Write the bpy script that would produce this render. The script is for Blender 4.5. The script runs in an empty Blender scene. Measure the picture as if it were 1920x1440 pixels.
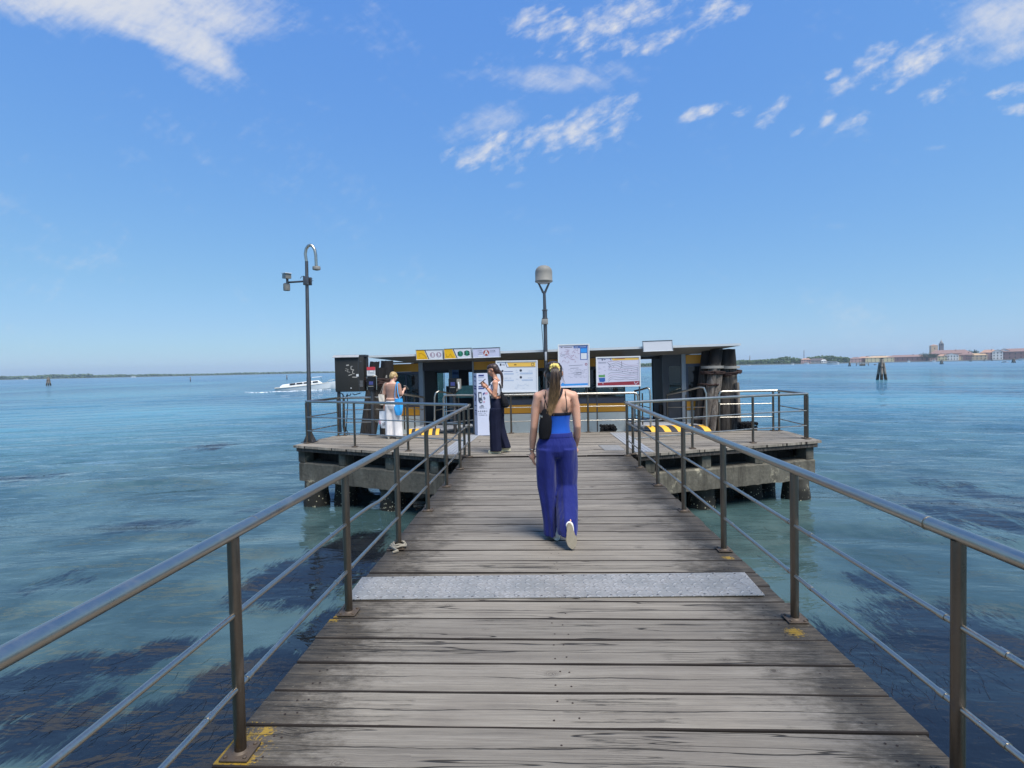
import bpy, bmesh, math, random
import numpy as np
from mathutils import Vector, Matrix, Euler, Quaternion

R = math.radians
rng = random.Random(7)
scene = bpy.context.scene
COL = scene.collection

# ---------------------------------------------------------------- camera
CAM = Vector((0.0, 0.0, 1.61))
FPX = 1000.0                                   # focal length in pixels of the 1920 x 1440 photograph
ROT = (Matrix.Rotation(R(2.86), 3, 'Z') @ Matrix.Rotation(R(90 - 1.66), 3, 'X') @ Matrix.Rotation(R(-1.17), 3, 'Z'))
cam = bpy.data.cameras.new('camera')
cam.sensor_width = 36.0
cam.lens = 36.0 * FPX / 1920.0
cam.clip_start = 0.05
cam.clip_end = 20000
camo = bpy.data.objects.new('camera', cam)
camo.matrix_world = Matrix.Translation(CAM) @ ROT.to_4x4()
COL.objects.link(camo)
scene.camera = camo

# ---------------------------------------------------------------- render look
scene.view_settings.view_transform = 'Standard'
scene.view_settings.look = 'None'
scene.view_settings.exposure = 0.35
scene.view_settings.gamma = 1.0
scene.view_settings.use_curve_mapping = False
scene.cycles.use_denoising = True
scene.cycles.max_bounces = 8
scene.cycles.transparent_max_bounces = 16
scene.cycles.volume_bounces = 0
scene.cycles.caustics_reflective = False
scene.cycles.caustics_refractive = False
scene.cycles.sample_clamp_indirect = 6.0

SUN_EL, SUN_AZ = 60.0, 142.0                    # elevation; azimuth measured from +Y towards +X


def ray(px, py):
    return (ROT @ Vector(((px - 960) / FPX, -(py - 720) / FPX, -1.0))).normalized()


def at(px, py, Y):
    d = ray(px, py)
    return CAM + d * (Y / d.y)


def grd(px, py, z=0.0):
    d = ray(px, py)
    return CAM + d * ((z - CAM.z) / d.z)


# ---------------------------------------------------------------- node helper
def lin(r, g, b):
    f = lambda v: (v / 255) / 12.92 if v / 255 <= 0.04045 else ((v / 255 + 0.055) / 1.055) ** 2.4
    return (f(r), f(g), f(b), 1.0)


class NT:
    def __init__(s, tree):
        s.t = tree
        s.t.nodes.clear()

    def new(s, typ, **kw):
        n = s.t.nodes.new(typ)
        for k, v in kw.items():
            setattr(n, k, v)
        return n

    def put(s, sock, v):
        if v is None:
            return
        if isinstance(v, bpy.types.NodeSocket):
            s.t.links.new(v, sock)
        else:
            if sock.type == 'VECTOR' and isinstance(v, (int, float)):
                v = (v, v, v)
            if sock.type == 'RGBA' and isinstance(v, (int, float)):
                v = (v, v, v, 1)
            if sock.type == 'RGBA' and len(v) == 3:
                v = (*v, 1)
            sock.default_value = v

    def m(s, op, a, b=None, c=None, clamp=False):
        n = s.new('ShaderNodeMath', operation=op, use_clamp=clamp)
        s.put(n.inputs[0], a); s.put(n.inputs[1], b)
        if c is not None:
            s.put(n.inputs[2], c)
        return n.outputs[0]

    def add(s, a, b): return s.m('ADD', a, b)
    def sub(s, a, b): return s.m('SUBTRACT', a, b)
    def mul(s, a, b): return s.m('MULTIPLY', a, b)
    def div(s, a, b): return s.m('DIVIDE', a, b)

    def vm(s, op, a, b=None):
        n = s.new('ShaderNodeVectorMath', operation=op)
        s.put(n.inputs[0], a); s.put(n.inputs[1], b)
        return n.outputs['Value'] if op in ('LENGTH', 'DOT_PRODUCT', 'DISTANCE') else n.outputs[0]

    def sep(s, v):
        n = s.new('ShaderNodeSeparateXYZ'); s.put(n.inputs[0], v)
        return n.outputs[0], n.outputs[1], n.outputs[2]

    def comb(s, x=0.0, y=0.0, z=0.0):
        n = s.new('ShaderNodeCombineXYZ')
        s.put(n.inputs[0], x); s.put(n.inputs[1], y); s.put(n.inputs[2], z)
        return n.outputs[0]

    def noise(s, vec, scale=1.0, detail=3.0, rough=0.5, dist=0.0, color=False):
        n = s.new('ShaderNodeTexNoise')
        s.put(n.inputs['Vector'], vec); s.put(n.inputs['Scale'], scale); s.put(n.inputs['Detail'], detail)
        s.put(n.inputs['Roughness'], rough); s.put(n.inputs['Distortion'], dist)
        return n.outputs['Color'] if color else n.outputs[0]

    def voro(s, vec, scale=1.0, feature='F1', rand=1.0):
        n = s.new('ShaderNodeTexVoronoi', feature=feature)
        s.put(n.inputs['Vector'], vec); s.put(n.inputs['Scale'], scale)
        if 'Randomness' in n.inputs:
            s.put(n.inputs['Randomness'], rand)
        return n

    def step(s, x, lo, hi, a=0.0, b=1.0):
        n = s.new('ShaderNodeMapRange', interpolation_type='SMOOTHSTEP')
        s.put(n.inputs[0], x); s.put(n.inputs[1], lo); s.put(n.inputs[2], hi); s.put(n.inputs[3], a); s.put(n.inputs[4], b)
        return n.outputs[0]

    def lerp(s, x, lo, hi, a=0.0, b=1.0, clamp=True):
        n = s.new('ShaderNodeMapRange', clamp=clamp)
        s.put(n.inputs[0], x); s.put(n.inputs[1], lo); s.put(n.inputs[2], hi); s.put(n.inputs[3], a); s.put(n.inputs[4], b)
        return n.outputs[0]

    def mix(s, f, a, b, blend='MIX'):
        n = s.new('ShaderNodeMix', data_type='RGBA', blend_type=blend)
        s.put(n.inputs[0], f); s.put(n.inputs[6], a); s.put(n.inputs[7], b)
        return n.outputs[2]

    def ramp(s, f, stops):
        n = s.new('ShaderNodeValToRGB')
        e = n.color_ramp.elements
        while len(e) < len(stops):
            e.new(0.5)
        for k, (p, c) in enumerate(stops):
            e[k].position = p
            e[k].color = c if len(c) == 4 else (*c, 1)
        s.put(n.inputs[0], f)
        return n.outputs[0]

    def bump(s, h, strength=0.3, dist=0.01, normal=None):
        n = s.new('ShaderNodeBump')
        s.put(n.inputs['Height'], h); n.inputs['Strength'].default_value = strength; n.inputs['Distance'].default_value = dist
        if normal is not None:
            s.put(n.inputs['Normal'], normal)
        return n.outputs[0]

    def attr(s, name):
        return s.new('ShaderNodeAttribute', attribute_name=name).outputs['Color']

    def pos(s): return s.new('ShaderNodeNewGeometry').outputs['Position']
    def obj(s): return s.new('ShaderNodeTexCoord').outputs['Object']
    def uv(s): return s.new('ShaderNodeTexCoord').outputs['UV']

    def mixs(s, f, a, b):
        n = s.new('ShaderNodeMixShader')
        s.put(n.inputs[0], f); s.put(n.inputs[1], a); s.put(n.inputs[2], b)
        return n.outputs[0]

    def principled(s, **kw):
        n = s.new('ShaderNodeBsdfPrincipled')
        for k, v in kw.items():
            s.put(n.inputs[k.replace('_', ' ')], v)
        return n.outputs[0]

    def out(s, surf=None, vol=None):
        n = s.new('ShaderNodeOutputMaterial')
        if surf is not None:
            s.put(n.inputs['Surface'], surf)
        if vol is not None:
            s.put(n.inputs['Volume'], vol)


def newmat(name):
    m = bpy.data.materials.new(name)
    m.use_nodes = True
    return m, NT(m.node_tree)


# ---------------------------------------------------------------- world: sky with high clouds
world = bpy.data.worlds.new('World')
scene.world = world
world.use_nodes = True
w = NT(world.node_tree)
sky = w.new('ShaderNodeTexSky', sky_type='NISHITA')
sky.sun_disc = False
sky.sun_elevation = R(SUN_EL)
sky.sun_rotation = R(SUN_AZ)
sky.altitude = 0
sky.air_density = 1.0
sky.dust_density = 0.35
sky.ozone_density = 2.2
SKY_STRENGTH = 0.12
dirn = w.new('ShaderNodeTexCoord').outputs['Generated']
dx, dy, dz = w.sep(dirn)
dys = w.m('MAXIMUM', dy, 0.08)
sx = w.div(dx, dys)
sz = w.div(dz, dys)
# a cloud bank is a rotated ellipse in the direction (x/y, z/y), broken up by noise
CLOUDS = [  # px, py, rx, ry, tilt (deg, up to the right), weight, softness class (0 crisp, 1 veil)
    (140, -55, 390, 100, -12, 1.6, 1), (335, 62, 140, 58, -38, 1.15, 1), (320, 5, 230, 62, -12, 1.2, 1),
    (1015, 42, 75, 30, 6, .95, 0), (1130, 50, 85, 45, 32, .95, 0), (1215, 10, 105, 40, 30, .95, 0), (1240, 65, 80, 28, 26, .85, 0),
    (1275, 48, 60, 34, 20, .7, 0), (1350, 15, 70, 28, 18, .9, 0), (1080, 100, 130, 40, 22, .55, 0), (905, 112, 55, 16, 22, .55, 0),
    (1090, 142, 150, 26, 3, .62, 1), (960, 140, 120, 14, -2, .35, 1), (915, 225, 95, 28, 20, .55, 1),
    (910, 280, 85, 28, 14, 1.0, 0), (1060, 250, 150, 36, 21, .95, 0), (1130, 245, 75, 26, 26, .8, 0), (1000, 275, 90, 26, 12, .7, 0),
    (1320, 208, 52, 13, 14, .85, 0), (1395, 208, 22, 10, 10, .6, 0),
    (1445, 215, 42, 17, 48, .95, 0), (1550, 218, 24, 17, 35, .85, 0), (1597, 226, 34, 14, 26, .85, 0), (1590, 155, 72, 14, 32, .8, 0),
    (1640, 108, 52, 20, 32, .95, 0), (1735, 105, 100, 34, 32, 1.0, 0), (1770, 92, 60, 26, 25, .7, 0), (1765, 165, 45, 16, 32, .95, 0), (1700, 145, 70, 14, 30, .6, 0),
    (1890, 30, 130, 55, 22, .95, 1), (1900, 85, 90, 26, 24, .9, 1), (1905, 170, 50, 14, 14, .85, 0), (1900, 205, 50, 11, 4, .8, 0),
    (970, 348, 34, 7, 8, .5, 1), (1755, 277, 22, 5, 4, .45, 1), (1495, 240, 60, 10, 30, .35, 0), (1530, 190, 40, 12, 30, .6, 0), (1565, 137, 20, 10, 20, .7, 0)]
ROLL = R(1.17)


def cloud_sum(items):
    tot = None
    for (px, py, rx, ry, tilt, wt, _k) in items:
        d = ray(px, py)
        cx, cz = d.x / d.y, d.z / d.y
        a = R(tilt) - ROLL
        mp = w.new('ShaderNodeMapping', vector_type='TEXTURE')
        w.put(mp.inputs[0], SV)
        mp.inputs[1].default_value = (cx, cz, 0)
        mp.inputs[2].default_value = (0, 0, a)
        mp.inputs[3].default_value = (rx * 1.25 / FPX, ry * 1.35 / FPX, 1)
        r2 = w.vm('DOT_PRODUCT', mp.outputs[0], mp.outputs[0])
        b = w.m('MULTIPLY', w.m('SUBTRACT', 1.0, r2, clamp=True), wt)
        tot = b if tot is None else w.m('MAXIMUM', tot, b)
    return tot


SV = w.comb(sx, sz, 0)
rotv = w.new('ShaderNodeMapping', vector_type='TEXTURE')
w.put(rotv.inputs[0], SV); rotv.inputs[2].default_value = (0, 0, R(27)); rotv.inputs[3].default_value = (1.9, 0.9, 1)
n1 = w.noise(rotv.outputs[0], 19, 8, 0.62, 0.3)
n2 = w.noise(rotv.outputs[0], 62, 5, 0.6, 0.2)
rotp = w.new('ShaderNodeMapping', vector_type='TEXTURE')
w.put(rotp.inputs[0], w.vm('ADD', SV, w.vm('MULTIPLY', w.vm('SUBTRACT', w.noise(SV, 24, 4, 0.6, 0.0, True), (.5, .5, .5)), (.035, .035, 0)))); rotp.inputs[2].default_value = (0, 0, R(34)); rotp.inputs[3].default_value = (1.5, 0.95, 1)
pv_ = w.voro(rotp.outputs[0], 34)
puff = w.sub(0.55, pv_.outputs['Distance'])
rotw = w.new('ShaderNodeMapping', vector_type='TEXTURE')
w.put(rotw.inputs[0], SV); rotw.inputs[2].default_value = (0, 0, R(-32)); rotw.inputs[3].default_value = (2.4, 0.8, 1)
n3 = w.noise(rotw.outputs[0], 7, 9, 0.62, 0.7)
csum = cloud_sum([c for c in CLOUDS if c[6] == 0])
crisp = w.add(csum, w.add(w.add(w.mul(w.sub(n1, 0.5), 1.9), w.mul(puff, 0.9)), w.mul(w.sub(n2, 0.5), 1.7)))
crisp = w.m('MULTIPLY', w.step(crisp, 0.34, 1.8), w.mul(w.step(csum, 0.0, 0.22), 0.92))
veil = w.add(cloud_sum([c for c in CLOUDS if c[6] == 1]), w.add(w.mul(w.sub(n3, 0.5), 2.0), w.add(w.mul(w.sub(n1, 0.5), 0.9), w.mul(w.sub(n2, 0.5), 0.8))))
veil = w.m('MULTIPLY', w.step(veil, 0.12, 1.6), 0.85)
dens = w.m('MAXIMUM', crisp, veil)
dens = w.mul(dens, w.step(dy, 0.08, 0.2))
sr, sg, sb = w.sep(sky.outputs[0])                 # soften the sky's range the way the phone's exposure did
K = SKY_STRENGTH * 2 ** 0.35
def tone(v, a, p_):
    x_ = w.mul(v, K)
    lo_ = w.mul(w.m('POWER', w.m('MINIMUM', x_, 1.0), p_), a)
    return w.div(w.add(lo_, w.mul(w.m('MAXIMUM', w.sub(x_, 1.0), 0.0), 0.45)), K)


skyc = w.comb(tone(sr, 0.455, 0.70), tone(sg, 0.63, 0.52), tone(sb, 0.85, 0.15))
CL = 0.62 / SKY_STRENGTH
cloudc = w.mix(dens, skyc, (CL * 0.97, CL * 0.985, CL * 1.02, 1))
bg = w.new('ShaderNodeBackground')
w.put(bg.inputs[0], cloudc)
bg.inputs[1].default_value = SKY_STRENGTH
wo = w.new('ShaderNodeOutputWorld')
w.put(wo.inputs[0], bg.outputs[0])

# ---------------------------------------------------------------- sun, veiled by thin cloud
sun = bpy.data.lights.new('sun', 'SUN')
sun.energy = 4.3
sun.angle = R(34)
sun.color = (1.0, 0.955, 0.89)
suno = bpy.data.objects.new('sun', sun)
sd = Vector((math.sin(R(SUN_AZ)) * math.cos(R(SUN_EL)), math.cos(R(SUN_AZ)) * math.cos(R(SUN_EL)), math.sin(R(SUN_EL))))
suno.rotation_euler = (-sd).to_track_quat('-Z', 'Y').to_euler()
suno.location = (0, 0, 40)
COL.objects.link(suno)


# ---------------------------------------------------------------- objects
def tag(o, label=None, cat=None, group=None, kind=None):
    if label: o['label'] = label
    if cat: o['category'] = cat
    if group: o['group'] = group
    if kind: o['kind'] = kind
    return o


def thing(name, loc, label, cat, rot=(0, 0, 0), group=None):
    o = bpy.data.objects.new(name, None)
    o.empty_display_size = 0.2
    o.location = loc
    o.rotation_euler = rot
    COL.objects.link(o)
    bpy.context.view_layer.update()
    return tag(o, label, cat, group)


def copy_tree(o, parent=None):
    c = o.copy()
    COL.objects.link(c)
    c.parent = parent
    for ch in list(o.children):
        copy_tree(ch, c)
    return c


def smooth_by_angle(me, ang=40):
    for p in me.polygons:
        p.use_smooth = True
    try:
        me.set_sharp_from_angle(angle=R(ang))
    except Exception:
        pass


class MB:
    """collects shapes into one mesh"""
    def __init__(s):
        s.bm = bmesh.new()
        s.uvl = s.bm.loops.layers.uv.new('UVMap')
        s.mi = 0

    def face(s, vs):
        f = s.bm.faces.new(vs)
        f.material_index = s.mi
        return f

    def box(s, c, size, rot=None, bevel=0.0):
        M = Matrix.Translation(Vector(c))
        if rot is not None:
            M = M @ (rot.to_4x4() if isinstance(rot, Matrix) else Euler(rot).to_matrix().to_4x4())
        h = Vector(size) / 2
        vs = [s.bm.verts.new(M @ Vector((x * h.x, y * h.y, z * h.z))) for x in (-1, 1) for y in (-1, 1) for z in (-1, 1)]
        fs = [(0, 1, 3, 2), (4, 6, 7, 5), (0, 4, 5, 1), (2, 3, 7, 6), (0, 2, 6, 4), (1, 5, 7, 3)]
        faces = [s.face([vs[i] for i in f]) for f in fs]
        if bevel > 0:
            es = list({e for f in faces for e in f.edges})
            bmesh.ops.bevel(s.bm, geom=es, offset=bevel, segments=2, affect='EDGES', profile=0.6, material=-1)
        return s

    def span(s, a, b, bevel=0.0):
        a, b = Vector(a), Vector(b)
        return s.box((a + b) / 2, [abs(v) for v in (b - a)], bevel=bevel)

    def tube(s, pts, r, seg=12, caps=True, closed=False, ell=1.0, up=None):
        pts = [Vector(p) for p in pts]
        n = len(pts)
        rs = list(r) if isinstance(r, (list, tuple)) else [r] * n
        rings = []
        prev = None
        for i, p in enumerate(pts):
            if closed:
                t = (pts[(i + 1) % n] - pts[i - 1]).normalized()
            else:
                t0 = (pts[i] - pts[i - 1]).normalized() if i > 0 else None
                t1 = (pts[i + 1] - pts[i]).normalized() if i < n - 1 else None
                t = ((t0 or t1) + (t1 or t0))
                t = t.normalized() if t.length > 1e-6 else (t1 or t0)
            if prev is None:
                ref = Vector(up) if up is not None else (Vector((0, 0, 1)) if abs(t.z) < 0.9 else Vector((1, 0, 0)))
                a = t.cross(ref).normalized()
            else:
                a = (prev - t * prev.dot(t)).normalized()
            prev = a
            b = t.cross(a).normalized()
            k = 1.0
            if 0 < i < n - 1 or closed:
                q0 = (pts[i] - pts[i - 1]).normalized()
                k = 1.0 / max(0.5, q0.dot(t))
            rr = rs[i]
            rx, ry = rr if isinstance(rr, (tuple, list)) else (rr, rr * ell)
            ring = []
            for j in range(seg):
                th = 2 * math.pi * j / seg
                ring.append(s.bm.verts.new(p + a * (math.cos(th) * rx * k) + b * (math.sin(th) * ry)))
            rings.append(ring)
        m = n if closed else n - 1
        for i in range(m):
            A, B = rings[i], rings[(i + 1) % n]
            for j in range(seg):
                f = s.face([A[j], A[(j + 1) % seg], B[(j + 1) % seg], B[j]])
                f.smooth = True
        if caps and not closed:
            s.face(list(reversed(rings[0])))
            s.face(rings[-1])
        return s

    def lathe(s, c, prof, seg=24, axis=None):
        c = Vector(c)
        Q = Vector((0, 0, 1)).rotation_difference(Vector(axis)).to_matrix() if axis is not None else Matrix.Identity(3)
        rings = []
        for (r, z) in prof:
            if r < 1e-6:
                rings.append([s.bm.verts.new(c + Q @ Vector((0, 0, z)))])
            else:
                rings.append([s.bm.verts.new(c + Q @ Vector((math.cos(2 * math.pi * j / seg) * r, math.sin(2 * math.pi * j / seg) * r, z))) for j in range(seg)])
        for A, B in zip(rings, rings[1:]):
            for j in range(seg):
                k = (j + 1) % seg
                if len(A) == 1 and len(B) == 1:
                    continue
                if len(A) == 1:
                    f = s.face([A[0], B[k], B[j]])
                elif len(B) == 1:
                    f = s.face([A[j], A[k], B[0]])
                else:
                    f = s.face([A[j], A[k], B[k], B[j]])
                f.smooth = True
        if len(rings[0]) > 1: s.face(list(reversed(rings[0])))
        if len(rings[-1]) > 1: s.face(rings[-1])
        return s

    def cyl(s, a, b, r, seg=14):
        return s.tube([a, b], r, seg)

    def ball(s, c, r, u=14, v=9, rot=None):
        """ellipsoid"""
        c = Vector(c)
        r = Vector((r, r, r)) if isinstance(r, (int, float)) else Vector(r)
        M = rot if rot is not None else Matrix.Identity(3)
        rings = []
        for i in range(v + 1):
            ph = math.pi * i / v
            if i in (0, v):
                rings.append([s.bm.verts.new(c + M @ Vector((0, 0, r.z * math.cos(ph))))])
            else:
                rings.append([s.bm.verts.new(c + M @ Vector((r.x * math.sin(ph) * math.cos(2 * math.pi * j / u), r.y * math.sin(ph) * math.sin(2 * math.pi * j / u), r.z * math.cos(ph)))) for j in range(u)])
        for A, B in zip(rings, rings[1:]):
            for j in range(u):
                k = (j + 1) % u
                if len(A) == 1: f = s.face([A[0], B[j], B[k]])
                elif len(B) == 1: f = s.face([A[j], B[0], A[k]])
                else: f = s.face([A[j], B[j], B[k], A[k]])
                f.smooth = True
        return s

    def loft(s, rings, caps=True, closed_ring=True):
        rv = [[s.bm.verts.new(Vector(p)) for p in ring] for ring in rings]
        n = len(rv[0])
        for A, B in zip(rv, rv[1:]):
            for j in range(n if closed_ring else n - 1):
                k = (j + 1) % n
                f = s.face([A[j], A[k], B[k], B[j]])
                f.smooth = True
        if caps and closed_ring:
            s.face(list(reversed(rv[0]))); s.face(rv[-1])
        return s

    def poly(s, pts, th=None):
        """flat polygon, or a prism when th (vector) is given"""
        a = [s.bm.verts.new(Vector(p)) for p in pts]
        if th is None:
            s.face(a)
            return s
        t = Vector(th)
        b = [s.bm.verts.new(Vector(p) + t) for p in pts]
        s.face(list(reversed(a))); s.face(b)
        n = len(a)
        for i in range(n):
            k = (i + 1) % n
            s.face([a[i], a[k], b[k], b[i]])
        return s

    def mesh(s, name, mats, fix=True, ang=40):
        if fix:
            bmesh.ops.recalc_face_normals(s.bm, faces=s.bm.faces[:])
        me = bpy.data.meshes.new(name)
        s.bm.to_mesh(me)
        s.bm.free()
        for m in (mats if isinstance(mats, (list, tuple)) else [mats]):
            me.materials.append(m)
        if ang:
            smooth_by_angle(me, ang)
        return me

    def build(s, name, mats, parent=None, world=False, fix=True, ang=40):
        if world and parent is not None:
            bpy.context.view_layer.update()
            s.bm.transform(parent.matrix_world.inverted())
        me = s.mesh(name, mats, fix, ang)
        o = bpy.data.objects.new(name, me)
        COL.objects.link(o)
        if parent is not None:
            o.parent = parent
        return o


def organic(mb, name, mats, parent=None, voxel=0.008, iters=6, world=False, factor=0.5):
    """fuse overlapping closed shapes into one continuous skin"""
    if world and parent is not None:
        bpy.context.view_layer.update()
        mb.bm.transform(parent.matrix_world.inverted())
    bmesh.ops.recalc_face_normals(mb.bm, faces=mb.bm.faces[:])
    me = bpy.data.meshes.new('tmp')
    mb.bm.to_mesh(me); mb.bm.free()
    t = bpy.data.objects.new('tmp', me)
    COL.objects.link(t)
    md = t.modifiers.new('r', 'REMESH'); md.mode = 'VOXEL'; md.voxel_size = voxel
    if iters:
        sm = t.modifiers.new('s', 'SMOOTH'); sm.iterations = iters; sm.factor = factor
    dg = bpy.context.evaluated_depsgraph_get()
    me2 = bpy.data.meshes.new_from_object(t.evaluated_get(dg))
    bpy.data.objects.remove(t); bpy.data.meshes.remove(me)
    me2.name = name
    me2.materials.clear()
    for m in (mats if isinstance(mats, (list, tuple)) else [mats]):
        me2.materials.append(m)
    for p in me2.polygons:
        p.use_smooth = True
    o = bpy.data.objects.new(name, me2)
    COL.objects.link(o)
    if parent is not None:
        o.parent = parent
    return o


def text_mesh(txt, size, name, mat, parent, M, bold=0.0):
    cu = bpy.data.curves.new('t', 'FONT')
    cu.body = txt; cu.size = size; cu.align_x = 'CENTER'; cu.align_y = 'CENTER'; cu.extrude = 0.0006; cu.offset = bold
    to = bpy.data.objects.new('t', cu)
    COL.objects.link(to)
    dg = bpy.context.evaluated_depsgraph_get()
    me = bpy.data.meshes.new_from_object(to.evaluated_get(dg))
    bpy.data.objects.remove(to); bpy.data.curves.remove(cu)
    me.transform(M)
    me.name = name
    me.materials.clear(); me.materials.append(mat)
    o = bpy.data.objects.new(name, me)
    COL.objects.link(o)
    o.parent = parent
    return o


# ================================================================ materials
def paint(name, col, rough=0.5, metal=0.0, var=0.12, vscale=6.0, bump=0.0, bscale=60.0, dirt=0.0, spec=0.4, stretch=(1, 1, 1), dirtcol=(0.05, 0.04, 0.03)):
    m, t = newmat(name)
    v = t.vm('MULTIPLY', t.obj(), stretch)
    n = t.noise(v, vscale, 6, 0.6)
    n2 = t.noise(v, vscale * 7.3, 4, 0.6)
    f = t.add(t.mul(t.sub(n, 0.5), 1.4), t.mul(t.sub(n2, 0.5), 0.7))
    c = t.mix(1.0, col, t.comb(*[t.add(1.0, t.mul(f, var * 2))] * 3), 'MULTIPLY')
    if dirt > 0:
        d = t.step(t.noise(v, vscale * 1.7, 8, 0.7), 0.52, 0.75)
        c = t.mix(t.mul(d, dirt), c, dirtcol)
    kw = dict(Base_Color=c, Roughness=t.add(rough, t.mul(t.sub(n2, 0.5), 0.25)), Metallic=metal)
    sh = t.new('ShaderNodeBsdfPrincipled')
    for k, val in kw.items():
        t.put(sh.inputs[k.replace('_', ' ')], val)
    sh.inputs['Specular IOR Level'].default_value = spec
    if bump > 0:
        t.put(sh.inputs['Normal'], t.bump(t.noise(v, bscale, 5, 0.6), bump, 0.01))
    t.out(sh.outputs[0])
    return m


def deck_material(name, xc, half, wet_amt=1.0, tone=1.0, lichen=()):
    """weathered grey softwood; u along the board, v across it (metres), rnd per board"""
    m, t = newmat(name)
    u, v, _ = t.sep(t.uv())
    r, g, b = t.sep(t.attr('rnd'))
    off = t.comb(t.mul(r, 37.0), t.mul(g, 53.0), t.mul(b, 29.0))
    # knots push the grain aside
    kv = t.vm('ADD', t.comb(t.mul(u, 3.6), t.mul(v, 5.0), 0.0), off)
    kn = t.voro(kv, 1.0)
    kd = kn.outputs['Distance']
    kr, kg, kb = t.sep(kn.outputs['Color'])
    kon = t.step(kr, 0.68, 0.72)
    push = t.mul(t.mul(t.step(kd, 0.42, 0.02), kon), 0.030)
    v2 = t.add(v, t.mul(push, t.lerp(kg, 0, 1, -1, 1)))
    gv = t.vm('ADD', t.comb(t.mul(u, 0.55), t.mul(v2, 26.0), 0.0), off)
    n1 = t.noise(gv, 1.0, 5, 0.55, 0.25)
    gv2 = t.vm('ADD', t.comb(t.mul(u, 2.6), t.mul(v2, 150.0), 0.0), off)
    n2 = t.noise(gv2, 1.0, 6, 0.65, 0.3)
    gv3 = t.vm('ADD', t.comb(t.mul(u, 9.0), t.mul(v2, 420.0), 0.0), off)
    n3 = t.noise(gv3, 1.0, 4, 0.6)
    blot = t.noise(t.vm('ADD', t.comb(t.mul(u, 1.3), t.mul(v, 2.2), 0.0), off), 1.0, 6, 0.62)
    # growth rings as contour lines of the stretched noise
    ring = t.m('ABSOLUTE', t.sub(t.m('FRACT', t.mul(n1, 7.0)), 0.5))
    ringm = t.step(ring, 0.30, 0.48)
    crack = t.step(t.m('ABSOLUTE', t.sub(n1, 0.47)), 0.012, 0.002)
    crack = t.mul(crack, t.step(t.noise(t.vm('ADD', t.comb(t.mul(u, 1.1), t.mul(v, 1.0), 3.0), off), 1.0, 3), 0.54, 0.62))
    nck = t.noise(t.vm('ADD', t.comb(t.mul(u, 0.35), t.mul(v, 9.0), 9.0), off), 1.0, 3, 0.5)
    crack2 = t.step(t.m('ABSOLUTE', t.sub(nck, 0.5)), 0.008, 0.001)
    split = t.add(0.122, t.mul(t.sub(t.noise(t.vm('ADD', t.comb(t.mul(u, 0.8), 0.0, 5.0), off), 1.0, 5, 0.55), 0.5), 0.11))
    spw = t.mul(t.step(t.noise(t.vm('ADD', t.comb(t.mul(u, 2.2), 0.0, 8.0), off), 1.0, 4, 0.6), 0.36, 0.62), 0.0030)
    crack3 = t.mul(t.step(t.sub(t.m('ABSOLUTE', t.sub(v, split)), spw), 0.0012, -0.0004), t.step(g, 0.25, 0.28))
    crack2 = t.m('MAXIMUM', t.mul(crack2, t.step(b, 0.35, 0.45)), crack3)
    kd2 = t.add(kd, t.mul(t.sub(t.noise(kv, 9.0, 4, 0.6), 0.5), 0.09))
    knot = t.mul(kon, t.step(kd2, 0.10, 0.05))
    knotr = t.mul(kon, t.mul(t.step(kd2, 0.24, 0.10), t.step(t.m('FRACT', t.mul(kd2, 42.0)), 0.35, 0.7)))
    base = t.ramp(t.add(t.mul(n1, 0.42), t.mul(n2, 0.58)), [(0.30, lin(99 * tone, 94 * tone, 87 * tone)), (0.5, lin(131 * tone, 124 * tone, 113 * tone)), (0.70, lin(153 * tone, 147 * tone, 136 * tone))])
    tint = t.mix(g, (0.80, 0.79, 0.78, 1), (1.10, 1.08, 1.05, 1))
    base = t.mix(1.0, base, tint, 'MULTIPLY')
    base = t.mix(t.mul(t.step(blot, 0.42, 0.72), 0.35), base, lin(98 * tone, 90 * tone, 82 * tone))
    base = t.mix(t.mul(ringm, 0.10), base, lin(78, 74, 70))
    base = t.mix(t.mul(t.step(n3, 0.42, 0.30), 0.5), base, lin(74, 70, 66))
    base = t.mix(t.mul(knotr, 0.5), base, lin(66, 58, 50))
    base = t.mix(t.mul(knot, 0.75), base, lin(52, 44, 38))
    base = t.mix(t.mul(crack, 0.22), base, lin(30, 27, 25))
    base = t.mix(t.mul(crack2, 0.85), base, lin(24, 21, 20))
    px, py, pz = t.sep(t.pos())
    # algae and damp creep in from the board ends
    e = t.m('ABSOLUTE', t.sub(px, xc))
    wn = t.noise(t.vm('ADD', t.comb(t.mul(px, 1.0), t.mul(py, 1.6), 0.0), 4.0), 2.4, 9, 0.76)
    wn2 = t.noise(t.comb(t.mul(px, 9.0), t.mul(py, 34.0), 0.0), 1.0, 8, 0.74)
    wet = t.step(t.add(e, t.add(t.mul(t.sub(wn, 0.5), 1.3), t.mul(t.sub(wn2, 0.5), 1.0))), half - 0.60, half - 0.10)
    wet = t.mul(wet, wet_amt)
    base = t.mix(t.mul(wet, 0.93), base, t.mix(t.step(t.add(t.mul(n2, .6), t.mul(wn2, .4)), .36, .64), lin(22, 20, 18), lin(84, 76, 64)))
    speck = t.mul(wet, t.step(t.noise(t.comb(t.mul(px, 30.0), t.mul(py, 60.0), 0), 1.0, 5, 0.7), 0.6, 0.68))
    base = t.mix(t.mul(speck, 0.55), base, lin(128, 122, 104))
    gull = t.voro(t.comb(t.mul(px, 3.1), t.mul(py, 3.1), 0), 1.0)
    base = t.mix(t.mul(t.step(gull.outputs['Distance'], 0.020, 0.012), t.step(t.sep(gull.outputs['Color'])[0], 0.8, 0.82)), base, lin(205, 203, 196))
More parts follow.
